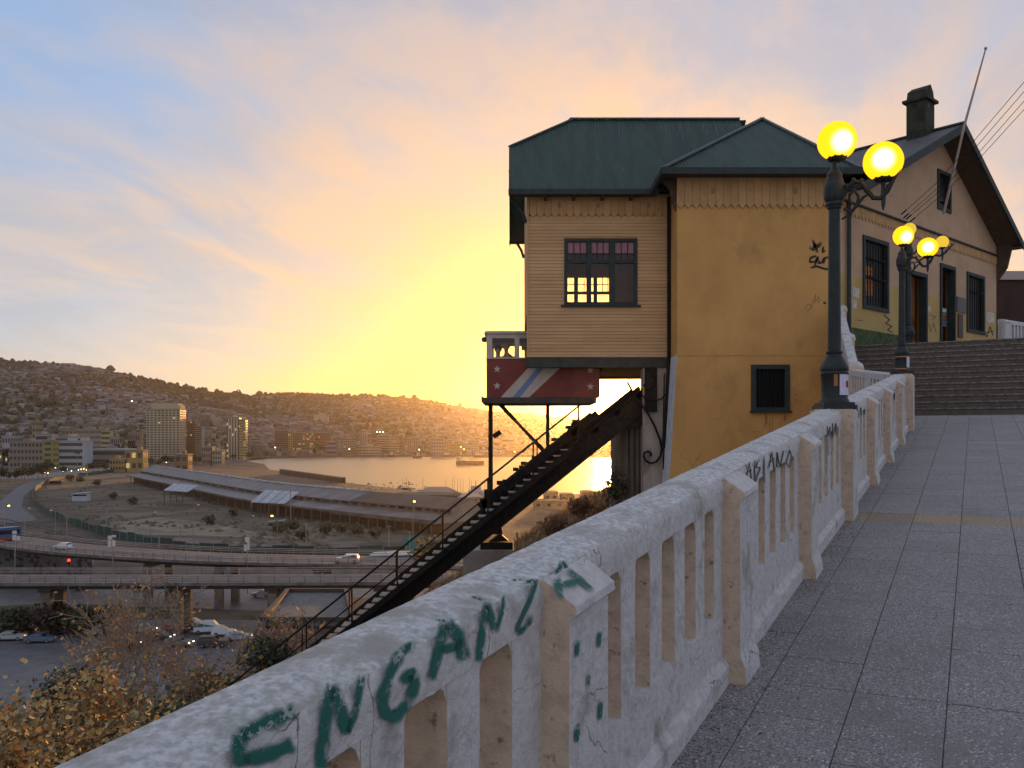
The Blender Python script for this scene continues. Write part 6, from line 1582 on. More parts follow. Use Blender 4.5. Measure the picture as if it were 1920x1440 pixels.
# pale concrete block under the middle of the track
mb = MB(); a = P(868, 1095, 31.0); b = P(964, 1032, 31.0); mb.box(a.x, b.x, 31, 34, -10, b.z)
ab = tag(mb.build('track_abutment', mat('pale_abutment', (0.36, 0.32, 0.29), 0.9, (0.24, 0.2, 0.18), 1.0, bump=0.01)), 'pale concrete abutment under the track on the bank', 'abutment')
mb = MB(); mb.box(a.x + 0.6, b.x - .05, 31.2, 33.5, b.z, b.z + 0.25); mb.slab([(a.x + .9, 31.4, b.z + .25), (a.x + 1.3, 31.4, b.z + .55), (b.x - .2, 31.4, b.z + .28)], (0, .4, 0)); mb.slab([(a.x + .7, 31.6, b.z + .5), (a.x + 1.3, 31.6, b.z + .9), (a.x + 1.4, 31.6, b.z + .5)], (0, .5, 0)); o = mb.build('pulley_gear', M_dark); o.parent = ab
mb = MB(); mb.tube([(b.x + 0.1, 30.9, b.z - 0.8), (b.x + 0.1, 30.9, b.z + 0.65)], 0.03, 5); o = mb.build('conduit', mat('rusty_conduit', (0.30, 0.14, 0.06), 0.7)); o.parent = ab

# ------------------------------------------------------------------ trees and shrubs on the slope
def branchy(seed, base, direction, length, radius, levels, kids=(3, 5), spread=0.6, up=0.25, keep=1.0):
    rr = random.Random(seed); tubes = []; tips = []
    def grow(p, d, L, r, lv):
        n = 4; pts = [p]; rs = [r]
        for i in range(n):
            d = (d + Vector((rr.uniform(-1, 1), rr.uniform(-1, 1), rr.uniform(-1, 1))) * 0.16 + Vector((0, 0, up * 0.12))).normalized()
            p = p + d * (L / n); pts.append(p); rs.append(r * (1 - 0.55 * (i + 1) / n))
        tubes.append((pts, rs, lv))
        if lv == 0: tips.append((pts[-1], d)); tips.append((pts[-2], d)); return
        k = rr.randint(*kids)
        for i in range(k):
            t = rr.uniform(0.35, 1.0) if i else 1.0
            q = pts[min(n, max(1, int(round(t * n))))]
            ang = rr.uniform(0, 6.283); a = d.orthogonal().normalized(); b = d.cross(a)
            nd = (d + (a * math.cos(ang) + b * math.sin(ang)) * rr.uniform(0.5, 1.0) * spread * 1.5 + Vector((0, 0, up * 0.5))).normalized()
            grow(q, nd, L * rr.uniform(0.55, 0.8), rs[min(n, max(1, int(round(t * n))))] * 0.72, lv - 1)
    grow(Vector(base), Vector(direction).normalized(), length, radius, levels)
    return tubes, tips


def leaf(mb, p, s, rr, cols):
    a = Vector((rr.uniform(-1, 1), rr.uniform(-1, 1), rr.uniform(-1, 1))).normalized(); n = Vector((rr.uniform(-.6, .6), rr.uniform(-.9, .2), rr.uniform(0, 1))).normalized()
    a = (a - n * a.dot(n)).normalized(); b = n.cross(a)
    mb.curc = rr.choice(cols)
    k = rr.uniform(0.7, 1.25); mb.curc = tuple(c * k for c in mb.curc)
    mb.add([tuple(p), tuple(p + a * s * .35 + b * s * .45 + n * s * .08), tuple(p + a * s), tuple(p + a * s * .35 - b * s * .45 + n * s * .08)], [(0, 1, 2), (0, 2, 3)])


M_leaf = vcol('leaf_colours', 0.7); M_bark = mat('grey_bark', (0.30, 0.25, 0.205), 0.9, (0.20, 0.165, 0.135), 6.0)
GOLD = [(0.46, 0.25, 0.05), (0.40, 0.25, 0.08), (0.52, 0.34, 0.11), (0.30, 0.24, 0.09), (0.50, 0.20, 0.04), (0.44, 0.34, 0.17), (0.18, 0.15, 0.06), (0.24, 0.14, 0.05), (0.12, 0.10, 0.05)]
DRY = [(0.30, 0.16, 0.05), (0.36, 0.22, 0.08), (0.22, 0.12, 0.05), (0.40, 0.20, 0.05)]
OLIVE = [(0.05, 0.06, 0.02), (0.08, 0.085, 0.025), (0.035, 0.045, 0.018), (0.12, 0.10, 0.03)]
SHRUB = [(0.03, 0.045, 0.02), (0.05, 0.06, 0.025), (0.02, 0.03, 0.015), (0.07, 0.05, 0.02)]


def tree(name, label, cat, base, height, dirn, levels, kids, spread, up, r, leaves, lsize, cols, seed, jitter, limit=None, group=None, fit=None):
    root = empty(name, label, cat, group, tuple(base))
    off = Vector(base)
    tubes, tips = branchy(seed, (0, 0, 0), dirn, height, r, levels, kids, spread, up)
    mb = MB()
    for pts, rs, lv in tubes:
        if lv >= 1 or limit is None: mb.tube([tuple(p) for p in pts], [max(x, 0.010) for x in rs], 6 if lv > 1 else 4, cap=False)
    mb.build('trunk', M_bark, root, smooth=True)
    rr = random.Random(seed + 1); lm = MB()
    for k in range(leaves):
        p, d = rr.choice(tips); leaf(lm, p + Vector((rr.gauss(0, jitter), rr.gauss(0, jitter), rr.gauss(0, jitter))) - d * rr.random() * jitter * 2, lsize * rr.uniform(0.6, 1.2), rr, cols)
    lm.build('crown', M_leaf, root)
    if fit:
        zs = sorted(v.z for v in lm.v); k_ = fit / zs[int(len(zs) * 0.995)]; root.scale = (k_, k_, k_)
    return root
def ground(px, Y): x = (px - CX) / F * Y; return Vector((x, Y, hill_z(x, Y) - 0.2))
def place(px, py, Y): return P(px, py, Y)
# golden tree filling the lower left corner (its crown just below eye level)
for k, (px, ytop, Y, s, nl) in enumerate(((20, 1195, 18.5, 31, 9000), (120, 1345, 17.0, 35, 4000), (-60, 1310, 16.0, 38, 4500))):
    top = P(px, ytop, Y); b = Vector((top.x, Y, max(hill_z(top.x, Y), top.z - 5.5)))
    H = top.z - b.z
    tree('golden_tree', ('tall golden leaved tree in the lower left corner', 'golden bushy tree leaning towards the balustrade rail', 'golden tree cut off by the bottom left corner')[k], 'tree', b, H * 0.36, (0.05, 0, 1), 4, (4, 5), 0.72, 0.16, 0.13, nl * 2, 0.10, GOLD if k != 1 else GOLD + OLIVE, s, 0.22, 1, 'autumn trees on the slope', H)
for k, (px, Y, ytop, lean, sd, nl, lv) in enumerate(((235, 27, 1078, -0.30, 5, 420, 5), (300, 28, 1072, 0.30, 17, 420, 5), (410, 27, 1160, 0.30, 23, 350, 5))):
    b = ground(px, Y); top = P(px, ytop, Y); b.z = max(b.z, top.z - 7.5)
    tree('plane_tree', ('spreading nearly bare tree with a fringe of dry leaves above the parked cars', 'bare many branched tree leaning right behind the first', 'small half bare tree beside the brown roofed building')[k], 'tree', b, (top.z - b.z) * 0.40, (lean, 0, 1), lv, (3, 4), 0.78, 0.16, 0.15, nl, 0.15, DRY, sd, 0.16, None, 'nearly bare trees on the slope', top.z - b.z)
def shrub(label, px, py, Y, rad, cols, n, sd, ls=0.16, group='shrubs on the slope', flat_=0.7):
    c = P(px, py, Y); root = empty('shrub', label, 'shrub', group, (c.x, c.y, c.z - rad * flat_))
    rr = random.Random(sd); mb = MB(); st = MB()
    for k in range(9):
        e = Vector((rr.gauss(0, rad * .4), rr.gauss(0, rad * .4), rad * flat_ * rr.uniform(.8, 1.6))); st.tube([(0, 0, -2.5), tuple(e * .5 + Vector((rr.uniform(-.1, .1), 0, 0))), tuple(e)], [0.03, 0.02, 0.008], 4)
    for k in range(n):
        v = Vector((rr.gauss(0, 1), rr.gauss(0, 1), rr.gauss(0, 1))); v.normalize(); v *= rad * rr.uniform(0.35, 1.05) * (0.8 + 0.35 * mnoise.noise(v * 2.0 + Vector((sd, 0, 0))))
        leaf(mb, Vector((v.x, v.y, v.z * flat_ + rad * flat_)), ls * rr.uniform(.6, 1.3), rr, cols)
    st.build('stems', M_bark, root); mb.build('foliage', M_leaf, root)
for k, (px, py, Y, rad, cols, n, lab) in enumerate(((330, 1360, 22, 1.1, OLIVE, 1500, 'olive shrub below the bare trees against the rail'), (440, 1300, 25, 0.9, OLIVE + DRY, 1300, 'mixed olive and brown shrub near the rail'), (500, 1230, 28, 1.1, SHRUB, 1100, 'dark shrub beside the stair handrail'), (140, 1300, 30, 1.6, SHRUB, 2600, 'large dark green shrub behind the golden tree'), (240, 1350, 28, 1.5, SHRUB + OLIVE, 1700, 'green shrub round the foot of the bare tree'), (380, 1290, 31, 1.2, OLIVE, 1300, 'small olive shrub right of the bare trunk'), (260, 1440, 17, 1.1, OLIVE + GOLD, 1500, 'yellowing shrub under the rail at the bottom'))):
    shrub(lab, px, py, Y, rad, cols, int(n * 1.4), 40 + k, 0.12)
mb = MB(); ribbon(mb, [(G(-250, 1152), G(-250, 1166)), (G(40, 1134), G(40, 1168)), (G(180, 1134), G(200, 1166)), (G(330, 1142), G(330, 1160))], 0.03)
structure(mb.build('verge', mat('dark_verge', (0.030, 0.040, 0.018), 0.95, (0.05, 0.045, 0.025), 0.3)))
for k, (px, py, rad, cols, lab) in enumerate(((95, 1150, 4.5, [(0.05, 0.026, 0.02), (0.035, 0.02, 0.016), (0.03, 0.03, 0.016)], 'dark reddish shrub on the verge below the blue grey street'), (30, 1158, 3.8, SHRUB, 'dark green shrub on the verge at the left edge'), (150, 1154, 3.6, SHRUB + OLIVE, 'green shrub on the verge right of the reddish one'), (205, 1150, 3.0, SHRUB, 'small dark shrub at the right end of the verge'))):
    shrub(lab, px, py + 6, 148, rad, cols, 1500, 300 + k, 0.62, 'shrubs on the street verge')
shrub('dark shrub growing against the ribbed pier', 1157, 915, 25.6, 0.42, SHRUB + [(0.10, 0.045, 0.015)], 700, 77, 0.09, flat_=1.6)
shrub('dry reddish bush on the bank beyond the rail', 1090, 950, 30, 0.55, [(0.20, 0.09, 0.03), (0.14, 0.07, 0.03), (0.08, 0.05, 0.02)], 900, 78, 0.09)
shrub('brown bush on the crest of the bank', 1040, 985, 31, 0.6, [(0.14, 0.08, 0.03), (0.10, 0.06, 0.03)], 800, 79, 0.09)
shrub('small yellowing tree behind the treads of the service stair', 812, 1035, 70, 2.2, DRY + OLIVE, 900, 80, 0.35)
gm = MB(); rr = random.Random(9)
for k in range(9000):
    x = rr.uniform(-8, 5); y = rr.uniform(27, 40)
    z = hill_z(x, y); h = rr.uniform(0.12, 0.42); w_ = 0.012; a = rr.uniform(-.15, .15)
    gm.curc = rr.choice([(0.20, 0.125, 0.05), (0.15, 0.09, 0.04), (0.26, 0.17, 0.07), (0.10, 0.08, 0.03)])
    gm.add([(x - w_, y, z), (x + w_, y, z), (x + a, y + rr.uniform(-.1, .1), z + h)], [(0, 1, 2)])
go = gm.build('dry_grass', M_leaf, kind='stuff'); go['label'] = 'dry brown grass on the bank under the track'; go['category'] = 'grass'
# low scrub and weeds over the vacant lot
for k, (px, py, rad) in enumerate(((392, 984, 2.6), (438, 968, 2.2), (523, 1003, 3.0), (548, 998, 3.4), (566, 1012, 2.4), (612, 1003, 3.2), (640, 999, 2.4), (668, 1006, 3.0), (705, 1010, 2.6), (250, 947, 3.0), (212, 936, 2.4), (182, 912, 3.4), (150, 906, 3.4), (130, 903, 4.0))):
    c_ = G(px, py, -33.0); shrub((['first', 'second', 'third', 'fourth', 'fifth', 'sixth', 'seventh', 'eighth', 'ninth'][k if k < 9 else 13 - k] + (' from the left of the dark bushes before the shed wall' if px > 380 else ' from the left of the bushes in the far corner of the lot')), px, HZ + (33 - rad * 0.8) / c_.y * F, c_.y, rad, SHRUB + [(0.07, 0.055, 0.03)], 260, 400 + k, 1.0, 'bushes in the vacant lot')
gm = MB(); rr = random.Random(19)
for k in range(1500):
    px = rr.uniform(80, 800); py = rr.uniform(905, 1035) ; p = G(px, py)
    if mnoise.noise(Vector((p.x * 0.02, p.y * 0.02, 0))) < 0.0: continue
    s = rr.uniform(0.4, 1.6); gm.curc = rr.choice([(0.05, 0.055, 0.025), (0.08, 0.06, 0.035), (0.11, 0.075, 0.04), (0.035, 0.045, 0.02)])
    q = [p + Vector((s * math.cos(t) * rr.uniform(.7, 1.2), s * math.sin(t) * rr.uniform(.7, 1.2), 0)) for t in (0, 1.05, 2.1, 3.14, 4.2, 5.2)]
    gm.add([tuple(x) for x in q] + [tuple(p + Vector((0, 0, s * rr.uniform(.4, .9))))], [(i, (i + 1) % 6, 6) for i in range(6)])
go = gm.build('lot_scrub', M_leaf, kind='stuff'); go['label'] = 'low scrub and weeds over the vacant lot'; go['category'] = 'scrub'

# things at the right edge of the plaza
mr = balustrade('plaza_balustrade', 'white balustrade at the right edge beyond the stairs', P(1884, 637, 25.5), P(1960, 637, 27.0), PLZ, PLZ, [0.0, 1.4], (), group=None)
q0 = P(1866, 500, 36.0)
mb = MB(); mb.box(q0.x, q0.x + 6, 36.0, 40, PLZ, (HZ - 522) / F * 36.0); sh = tag(mb.build('red_awning_shed', mat('maroon_tarpaulin', (0.050, 0.022, 0.019), 0.8, (0.028, 0.014, 0.013), 1.5, bump=0.03, bscale=3.0)), 'shed hung with dark red tarpaulin behind the white balustrade', 'shed')
mb = MB(); mb.slab([(q0.x - 0.1, 35.9, (HZ - 508) / F * 35.9), (q0.x + 6, 35.9, (HZ - 508) / F * 35.9), (q0.x + 6, 40, (HZ - 516) / F * 35.9 + .6), (q0.x - 0.1, 40, (HZ - 516) / F * 35.9 + .6)], (0, 0, -0.35)); o = mb.build('pale_roof', mat('pale_fascia', (0.36, 0.33, 0.32), 0.8)); o.parent = sh
# ------------------------------------------------------------------ far shore, hills and city
SKY_PTS = [(-700, 668), (-300, 668), (0, 676), (60, 682), (130, 686), (200, 696), (260, 708), (330, 722), (400, 735), (470, 744), (500, 741), (560, 739), (620, 743), (680, 741), (740, 744), (790, 750), (840, 760), (900, 770), (960, 775), (1020, 781), (1100, 790), (1180, 801), (1260, 812), (1400, 818)]
def lerp_tab(tab, x):
    if x <= tab[0][0]: return tab[0][1]
    for (a, va), (b, vb) in zip(tab, tab[1:]):
        if x <= b: return va + (vb - va) * (x - a) / (b - a)
    return tab[-1][1]
Y0T = [(-700, 1000), (380, 1080), (440, 1300), (520, 1500), (620, 1580), (800, 1600), (1000, 1610), (1400, 1630)]
Y1T = [(-700, 2500), (300, 2700), (430, 2800), (480, 3200), (700, 3600), (1000, 4100), (1400, 4600)]
FLT = [(-700, 0.24), (400, 0.20), (520, 0.06), (1400, 0.05)]
def far_pt(px, t):
    Y0, Y1 = lerp_tab(Y0T, px), lerp_tab(Y1T, px)
    sky = lerp_tab(SKY_PTS, px) + 1.6 * mnoise.noise(Vector((px * 0.02, 0, 5))) + 1.0 * mnoise.noise(Vector((px * 0.07, 0, 8)))
    Y = Y0 + (Y1 - Y0) * t
    z0 = -32.6; zr = (HZ - sky) / F * Y1
    f0 = lerp_tab(FLT, px)
    f = 0.0 if t < f0 else ((t - f0) / (1 - f0)) ** 0.95
    if t > 1: f = 1 - (t - 1) * 1.5
    x = (px - CX) / F * Y
    g = 0.0
    if f0 < t < 1:
        w = math.sin(math.pi * min(1, max(0, (t - f0) / (1 - f0)))) ** 0.8
        g = (mnoise.noise(Vector((x * 0.0022 + 1.3, Y * 0.0008, 2))) * 46 + mnoise.noise(Vector((x * 0.006, Y * 0.003, 7))) * 16) * w * min(1, zr / 120)
    return Vector((x, Y, z0 + (zr - z0) * f + g))
pxs = list(range(-640, 1400, 8)); ts = [i / 60 for i in range(69)]
mb = MB()
vs = [tuple(far_pt(px, t)) for t in ts for px in pxs]; n = len(pxs)
mb.add(vs, [(j * n + i, j * n + i + 1, (j + 1) * n + i + 1, (j + 1) * n + i) for j in range(len(ts) - 1) for i in range(n - 1)])
M_hill = mat('hill_scrub', (0.060, 0.052, 0.036), 0.95, (0.038, 0.038, 0.026), 0.012, 0.4, 0.6, col3=(0.10, 0.085, 0.065), scale3=0.03, lo3=0.5, hi3=0.65)
structure(mb.build('far_hills', M_hill, smooth=True))
# far quay
mb = MB(); ql = [far_pt(px, 0.0) for px in range(496, 1390, 12)]
for a, b in zip(ql, ql[1:]): mb.slab([tuple(a + Vector((0, -3, 0.6))), tuple(b + Vector((0, -3, 0.6))), tuple(b + Vector((0, -3, -3.4))), tuple(a + Vector((0, -3, -3.4)))], (0, 6, 0))
tag(mb.build('far_quay', mat('far_quay', (0.16, 0.12, 0.09), 0.9, (0.11, 0.085, 0.065), 0.05)), 'long pale quay wall along the far shore of the bay', 'quay')

PASTEL = [tuple(q * 0.68 for q in c_) for c_ in [(0.36, 0.34, 0.32), (0.26, 0.25, 0.25), (0.40, 0.37, 0.33), (0.30, 0.20, 0.15), (0.20, 0.16, 0.14), (0.24, 0.26, 0.30), (0.33, 0.29, 0.20), (0.16, 0.13, 0.12), (0.48, 0.46, 0.45), (0.14, 0.15, 0.17), (0.28, 0.15, 0.12)]]
ROOFS = [tuple(q * 0.62 for q in c_) for c_ in [(0.17, 0.13, 0.11), (0.22, 0.22, 0.23), (0.13, 0.11, 0.10), (0.27, 0.27, 0.28), (0.20, 0.11, 0.08), (0.10, 0.10, 0.11), (0.36, 0.37, 0.40)]]
def house(mb, c, w, d, h, rh, rot, cw, cr):
    ca, sa = math.cos(rot), math.sin(rot)
    q = lambda x, y, z: (c[0] + x * ca - y * sa, c[1] + x * sa + y * ca, c[2] + z)
    vs = [q(-w, -d, -4), q(w, -d, -4), q(w, d, -4), q(-w, d, -4), q(-w, -d, h), q(w, -d, h), q(w, d, h), q(-w, d, h), q(-w, 0, h + rh), q(w, 0, h + rh)]
    mb.curc = cw; mb.add(vs[:8], [(0, 1, 5, 4), (1, 2, 6, 5), (2, 3, 7, 6), (3, 0, 4, 7)])
    mb.curc = cw; mb.add([vs[4], vs[7], vs[8], vs[5], vs[6], vs[9]], [(0, 2, 1), (3, 4, 5)])
    mb.curc = cr; mb.add([vs[4], vs[5], vs[9], vs[8], vs[6], vs[7]], [(0, 1, 2, 3), (4, 5, 3, 2)])
M_house = vcol('house_colours', 0.85)
rh_ = random.Random(21)
spots = []
for k in range(13000):
    px = rh_.uniform(-60, 1180); t = rh_.uniform(0.03, 0.985)
    t = round(t * 62) / 62 + rh_.gauss(0, 0.0022) + 0.004 * math.sin(px * 0.05)
    p = far_pt(px, t)
    dens = 0.46 + 1.7 * mnoise.noise(Vector((p.x * 0.0035, p.y * 0.0018, 11)))
    if t > 0.86: dens -= 0.3
    if rh_.random() > dens: continue
    spots.append((px, t, p))
# 300 nearest as houses of their own
spots.sort(key=lambda s: s[2].y)
variants = []
for k in range(10):
    mb = MB(); house(mb, (0, 0, 0), rh_.uniform(4, 8), rh_.uniform(4, 6), rh_.uniform(4, 8), rh_.uniform(0.6, 2.4), 0, PASTEL[k % len(PASTEL)], ROOFS[k % len(ROOFS)])
    variants.append(mb.mesh('hill_house', M_house))
own = []
massed = []
cnt = 0
cells = {}
for px, t, p in spots:
    key = (int(p.x / 15), int(p.y / 15))
    if cnt < 290 and t > 0.10 and 0 < px < 900 and key not in cells:
        cells[key] = 1
        o = inst('hill_house', variants[rh_.randrange(10)], None, p, rh_.uniform(-0.6, 0.6))
        tag(o, 'small pale house among many on the lower hillside across the bay', 'house', 'small houses on the lower hillside'); cnt += 1
    else: massed.append((px, t, p))
mb = MB()
for px, t, p in massed:
    k = rh_.uniform(0.7, 1.25) * (0.85 if rh_.random() < 0.5 else 1.0)
    house(mb, p, rh_.choice([3.5, 4.5, 5, 6, 7, 9, 14]) * rh_.uniform(.8, 1.2), rh_.uniform(3.5, 6.5), rh_.uniform(3, 8.5), rh_.uniform(0.3, 2.4), rh_.uniform(-0.7, 0.7), tuple(c * k for c in rh_.choice(PASTEL)), tuple(c * k for c in rh_.choice(ROOFS)))
o = mb.build('hillside_town', M_house, kind='stuff'); o['label'] = 'mass of small houses covering the hills across the bay'; o['category'] = 'houses'
# woods on the hills and along the skyline
mb = MB(); rw_ = random.Random(4)
def clump(p, s):
    mb.curc = rw_.choice([(0.030, 0.036, 0.018), (0.042, 0.044, 0.022), (0.024, 0.028, 0.016), (0.05, 0.045, 0.026)])
    ring = []
    for lv, (rr_, zz) in enumerate(((0.55, 0.05), (1.0, 0.45), (0.75, 0.8))):
        for q in range(6):
            t = q * 1.047 + lv * 0.5; k = s * rr_ * rw_.uniform(0.7, 1.2); ring.append((p.x + k * math.cos(t), p.y + k * math.sin(t), p.z + s * 1.5 * zz * rw_.uniform(.85, 1.15)))
    ring.append((p.x, p.y, p.z + s * 1.65))
    fs = [(l * 6 + q, l * 6 + (q + 1) % 6, l * 6 + 6 + (q + 1) % 6, l * 6 + 6 + q) for l in range(2) for q in range(6)] + [(12 + q, 12 + (q + 1) % 6, 18) for q in range(6)]
    mb.add(ring, fs)
for k in range(8500):
    px = rw_.uniform(-60, 1180); t = rw_.uniform(0.05, 1.0); p = far_pt(px, t)
    if mnoise.noise(Vector((p.x * 0.0035, p.y * 0.0018, 11))) > 0.12 and rw_.random() < 0.8: continue
    clump(p, rw_.uniform(3, 8))
for px in range(-20, 1150, 2):
    if mnoise.noise(Vector((px * 0.03, 0, 3))) > 0.05 or 430 < px < 620:
        p = far_pt(px + rw_.random() * 2, 0.995 + rw_.uniform(-.01, .01)); clump(p, rw_.uniform(2.5, 7 if 430 < px < 620 else 4.5))
for px, s in ((208, 14), (447, 12), (486, 13), (498, 9), (440, 9), (777, 12), (862, 12)):
    clump(far_pt(px, 0.998), s)
o = mb.build('hill_woods', M_house, kind='stuff'); o['label'] = 'dark scattered woods on the hills and skyline'; o['category'] = 'woods'

# ------------------------------------------------------------------ city blocks
M_win = mat('far_window', (0.030, 0.034, 0.040), 0.25); M_winlit = emit('far_lit_window', (1.0, 0.68, 0.30), 0.45)
def block(name, label, px0, px1, ytop, ybase, col, floors, cols, z=-32.5, dep=None, style='grid', rot=0.0, roofcol=None, group=None, lit=0.03, seed=1, cat='building'):
    a = G(px0, ybase, z); b = G(px1, ybase, z); w = b.x - a.x; h = (HZ - ytop) / F * a.y - z; dep = dep or min(30, max(12, w * 0.7))
    root = empty(name, label, cat, group, tuple(a)); rr = random.Random(seed)
    m = mat('facade_%.2f_%.2f_%.2f' % col, tuple(c * 0.85 for c in col), 0.85, tuple(c * 0.7 for c in col), 0.05)
    mb = MB(); mb.box(0, w, 0, dep, -3, h); mb.build('walls', m, root)
    mb = MB(); mb.box(-0.4, w + 0.4, -0.4, dep + 0.4, h, h + 1.0); mb.build('roof', mat('roof_%.2f' % (roofcol or (0.2,))[0], roofcol or (0.2, 0.19, 0.18), 0.8), root)
    mb = MB(); k = rr.uniform(0.15, 0.6); mb.box(w * k, w * (k + 0.22), dep * .3, dep * .7, h + 1.0, h + 4.0); mb.build('roof_house', m, root)
    wn = MB(); wl = MB(); fh = h / floors
    for f in range(floors):
        if style == 'band':
            wn.box(w * 0.03, w * 0.97, -0.15, 0.05, f * fh + fh * .35, f * fh + fh * .8); continue
        for c in range(cols):
            cw = w / cols
            if style == 'strip' and c % 2: continue
            tgt = wl if rr.random() < lit else wn
            if style == 'strip': tgt.box(c * cw + cw * .15, c * cw + cw * .85, -0.15, 0.05, f * fh, f * fh + fh)
            else: tgt.box(c * cw + cw * .2, c * cw + cw * .8, -0.15, 0.05, f * fh + fh * .32, f * fh + fh * .80)
        for c in range(max(2, int(dep / 4))):
            cw = dep / max(2, int(dep / 4)); wn.box(w - 0.05, w + 0.15, c * cw + cw * .2, c * cw + cw * .8, f * fh + fh * .32, f * fh + fh * .8)
    if wn.v: wn.build('windows', M_win, root, kind='stuff')
    if wl.v: wl.build('lit_windows', M_winlit, root, kind='stuff')
    return root
tw = block('apartment_tower', 'tall cream apartment tower with many windows rising over the city', 274, 337, 768, 868, (0.46, 0.41, 0.30), 22, 9, dep=22, lit=0.02, seed=2)
for (q0, q1, zt) in ((0.12, 1.0, 4.5), (0.2, 0.93, 7.0)):
    w_ = G(337, 868, -32.5).x - G(274, 868, -32.5).x; h0 = (HZ - 768) / F * G(274, 868, -32.5).y + 32.5
    mb = MB(); mb.box(w_ * q0, w_ * q1, 3, 19, h0 + (1.0 if zt < 5 else 5.5), h0 + 1.0 + zt); mb.build('crown_storey', mat('tower_crown', (0.40, 0.34, 0.22), 0.8), tw)
block('apartment_tower', 'brown tower with lit top right behind the cream tower', 338, 365, 790, 866, (0.20, 0.125, 0.08), 19, 6, lit=0.06, seed=3)
block('apartment_tower', 'narrow tower with pale balcony bands right of the brown tower', 364, 378, 800, 866, (0.34, 0.31, 0.27), 18, 3, style='band', seed=4)
block('office_tower', 'pale office tower with dark vertical strips near the bay corner', 425, 448, 783, 862, (0.44, 0.42, 0.36), 16, 9, style='strip', seed=5)
block('office_tower', 'shorter yellowish twin joined to the striped office tower', 447, 460, 787, 862, (0.42, 0.36, 0.20), 15, 4, lit=0.1, seed=6)
block('office_building', 'wide grey five storey office at the far left', 18, 80, 829, 878, (0.25, 0.225, 0.19), 4, 9, style='grid', seed=7)
block('stair_tower', 'olive stair tower beside the wide grey office', 80, 99, 827, 880, (0.30, 0.28, 0.11), 5, 1, seed=8)
block('office_building', 'white banded office with curved blue roof', 101, 156, 828, 877, (0.42, 0.46, 0.50), 4, 6, style='band', roofcol=(0.25, 0.32, 0.42), seed=9)
block('office_building', 'white penthouse building behind the banded office', 103, 152, 820, 872, (0.46, 0.46, 0.43), 6, 7, style='band', seed=10)
block('apartment_block', 'row of grey and cream apartment blocks above the avenue', 142, 190, 806, 864, (0.33, 0.315, 0.27), 6, 12, seed=11)
block('apartment_block', 'yellow ended apartment block at the right of the grey row', 190, 206, 808, 864, (0.42, 0.38, 0.20), 6, 2, style='band', seed=12)
block('public_building', 'tan building with arched front left of the apartment row', 116, 136, 806, 862, (0.32, 0.25, 0.17), 5, 3, seed=13)
block('public_building', 'low ochre building left of the cream tower', 206, 238, 862, 884, (0.40, 0.30, 0.12), 2, 6, seed=14)
block('public_building', 'taller ochre building at the foot of the cream tower', 234, 268, 845, 884, (0.40, 0.29, 0.11), 2, 3, seed=15)
block('market_hall', 'low grey hall with white roof left of the cream tower', 172, 238, 843, 874, (0.20, 0.22, 0.22), 2, 8, style='band', roofcol=(0.42, 0.46, 0.48), seed=16)
block('apartment_block', 'greenish tan block with a blank side far left', 60, 73, 790, 858, (0.30, 0.26, 0.15), 6, 2, seed=17)
block('apartment_block', 'white flat roofed block far left above the office', 66, 98, 815, 870, (0.38, 0.42, 0.44), 4, 6, style='band', seed=18)
block('public_building', 'brown monument like block beside the shed end', 328, 352, 853, 886, (0.22, 0.155, 0.09), 2, 2, seed=19)
block('apartment_tower', 'pale cluster of towers standing alone on the hillside', 590, 614, 772, 812, (0.46, 0.40, 0.27), 10, 6, z=2.0, seed=20) if False else None
hp = far_pt(601, 0.30)
root = empty('hill_tower', 'pale cluster of towers standing alone on the hillside', 'building', None, tuple(hp)); k = hp.y / F
for q, (x0, x1, hh) in enumerate(((-13, -2, 20), (-3, 7, 23), (6, 13, 19))):
    mb = MB(); mb.box(x0 * k, x1 * k, q * 3, q * 3 + 14, -8, hh * k * 0.92); mb.build('tower_block', mat('hill_tower_%d' % q, (0.36 + .05 * (q == 1), 0.32, 0.22), 0.85), root)
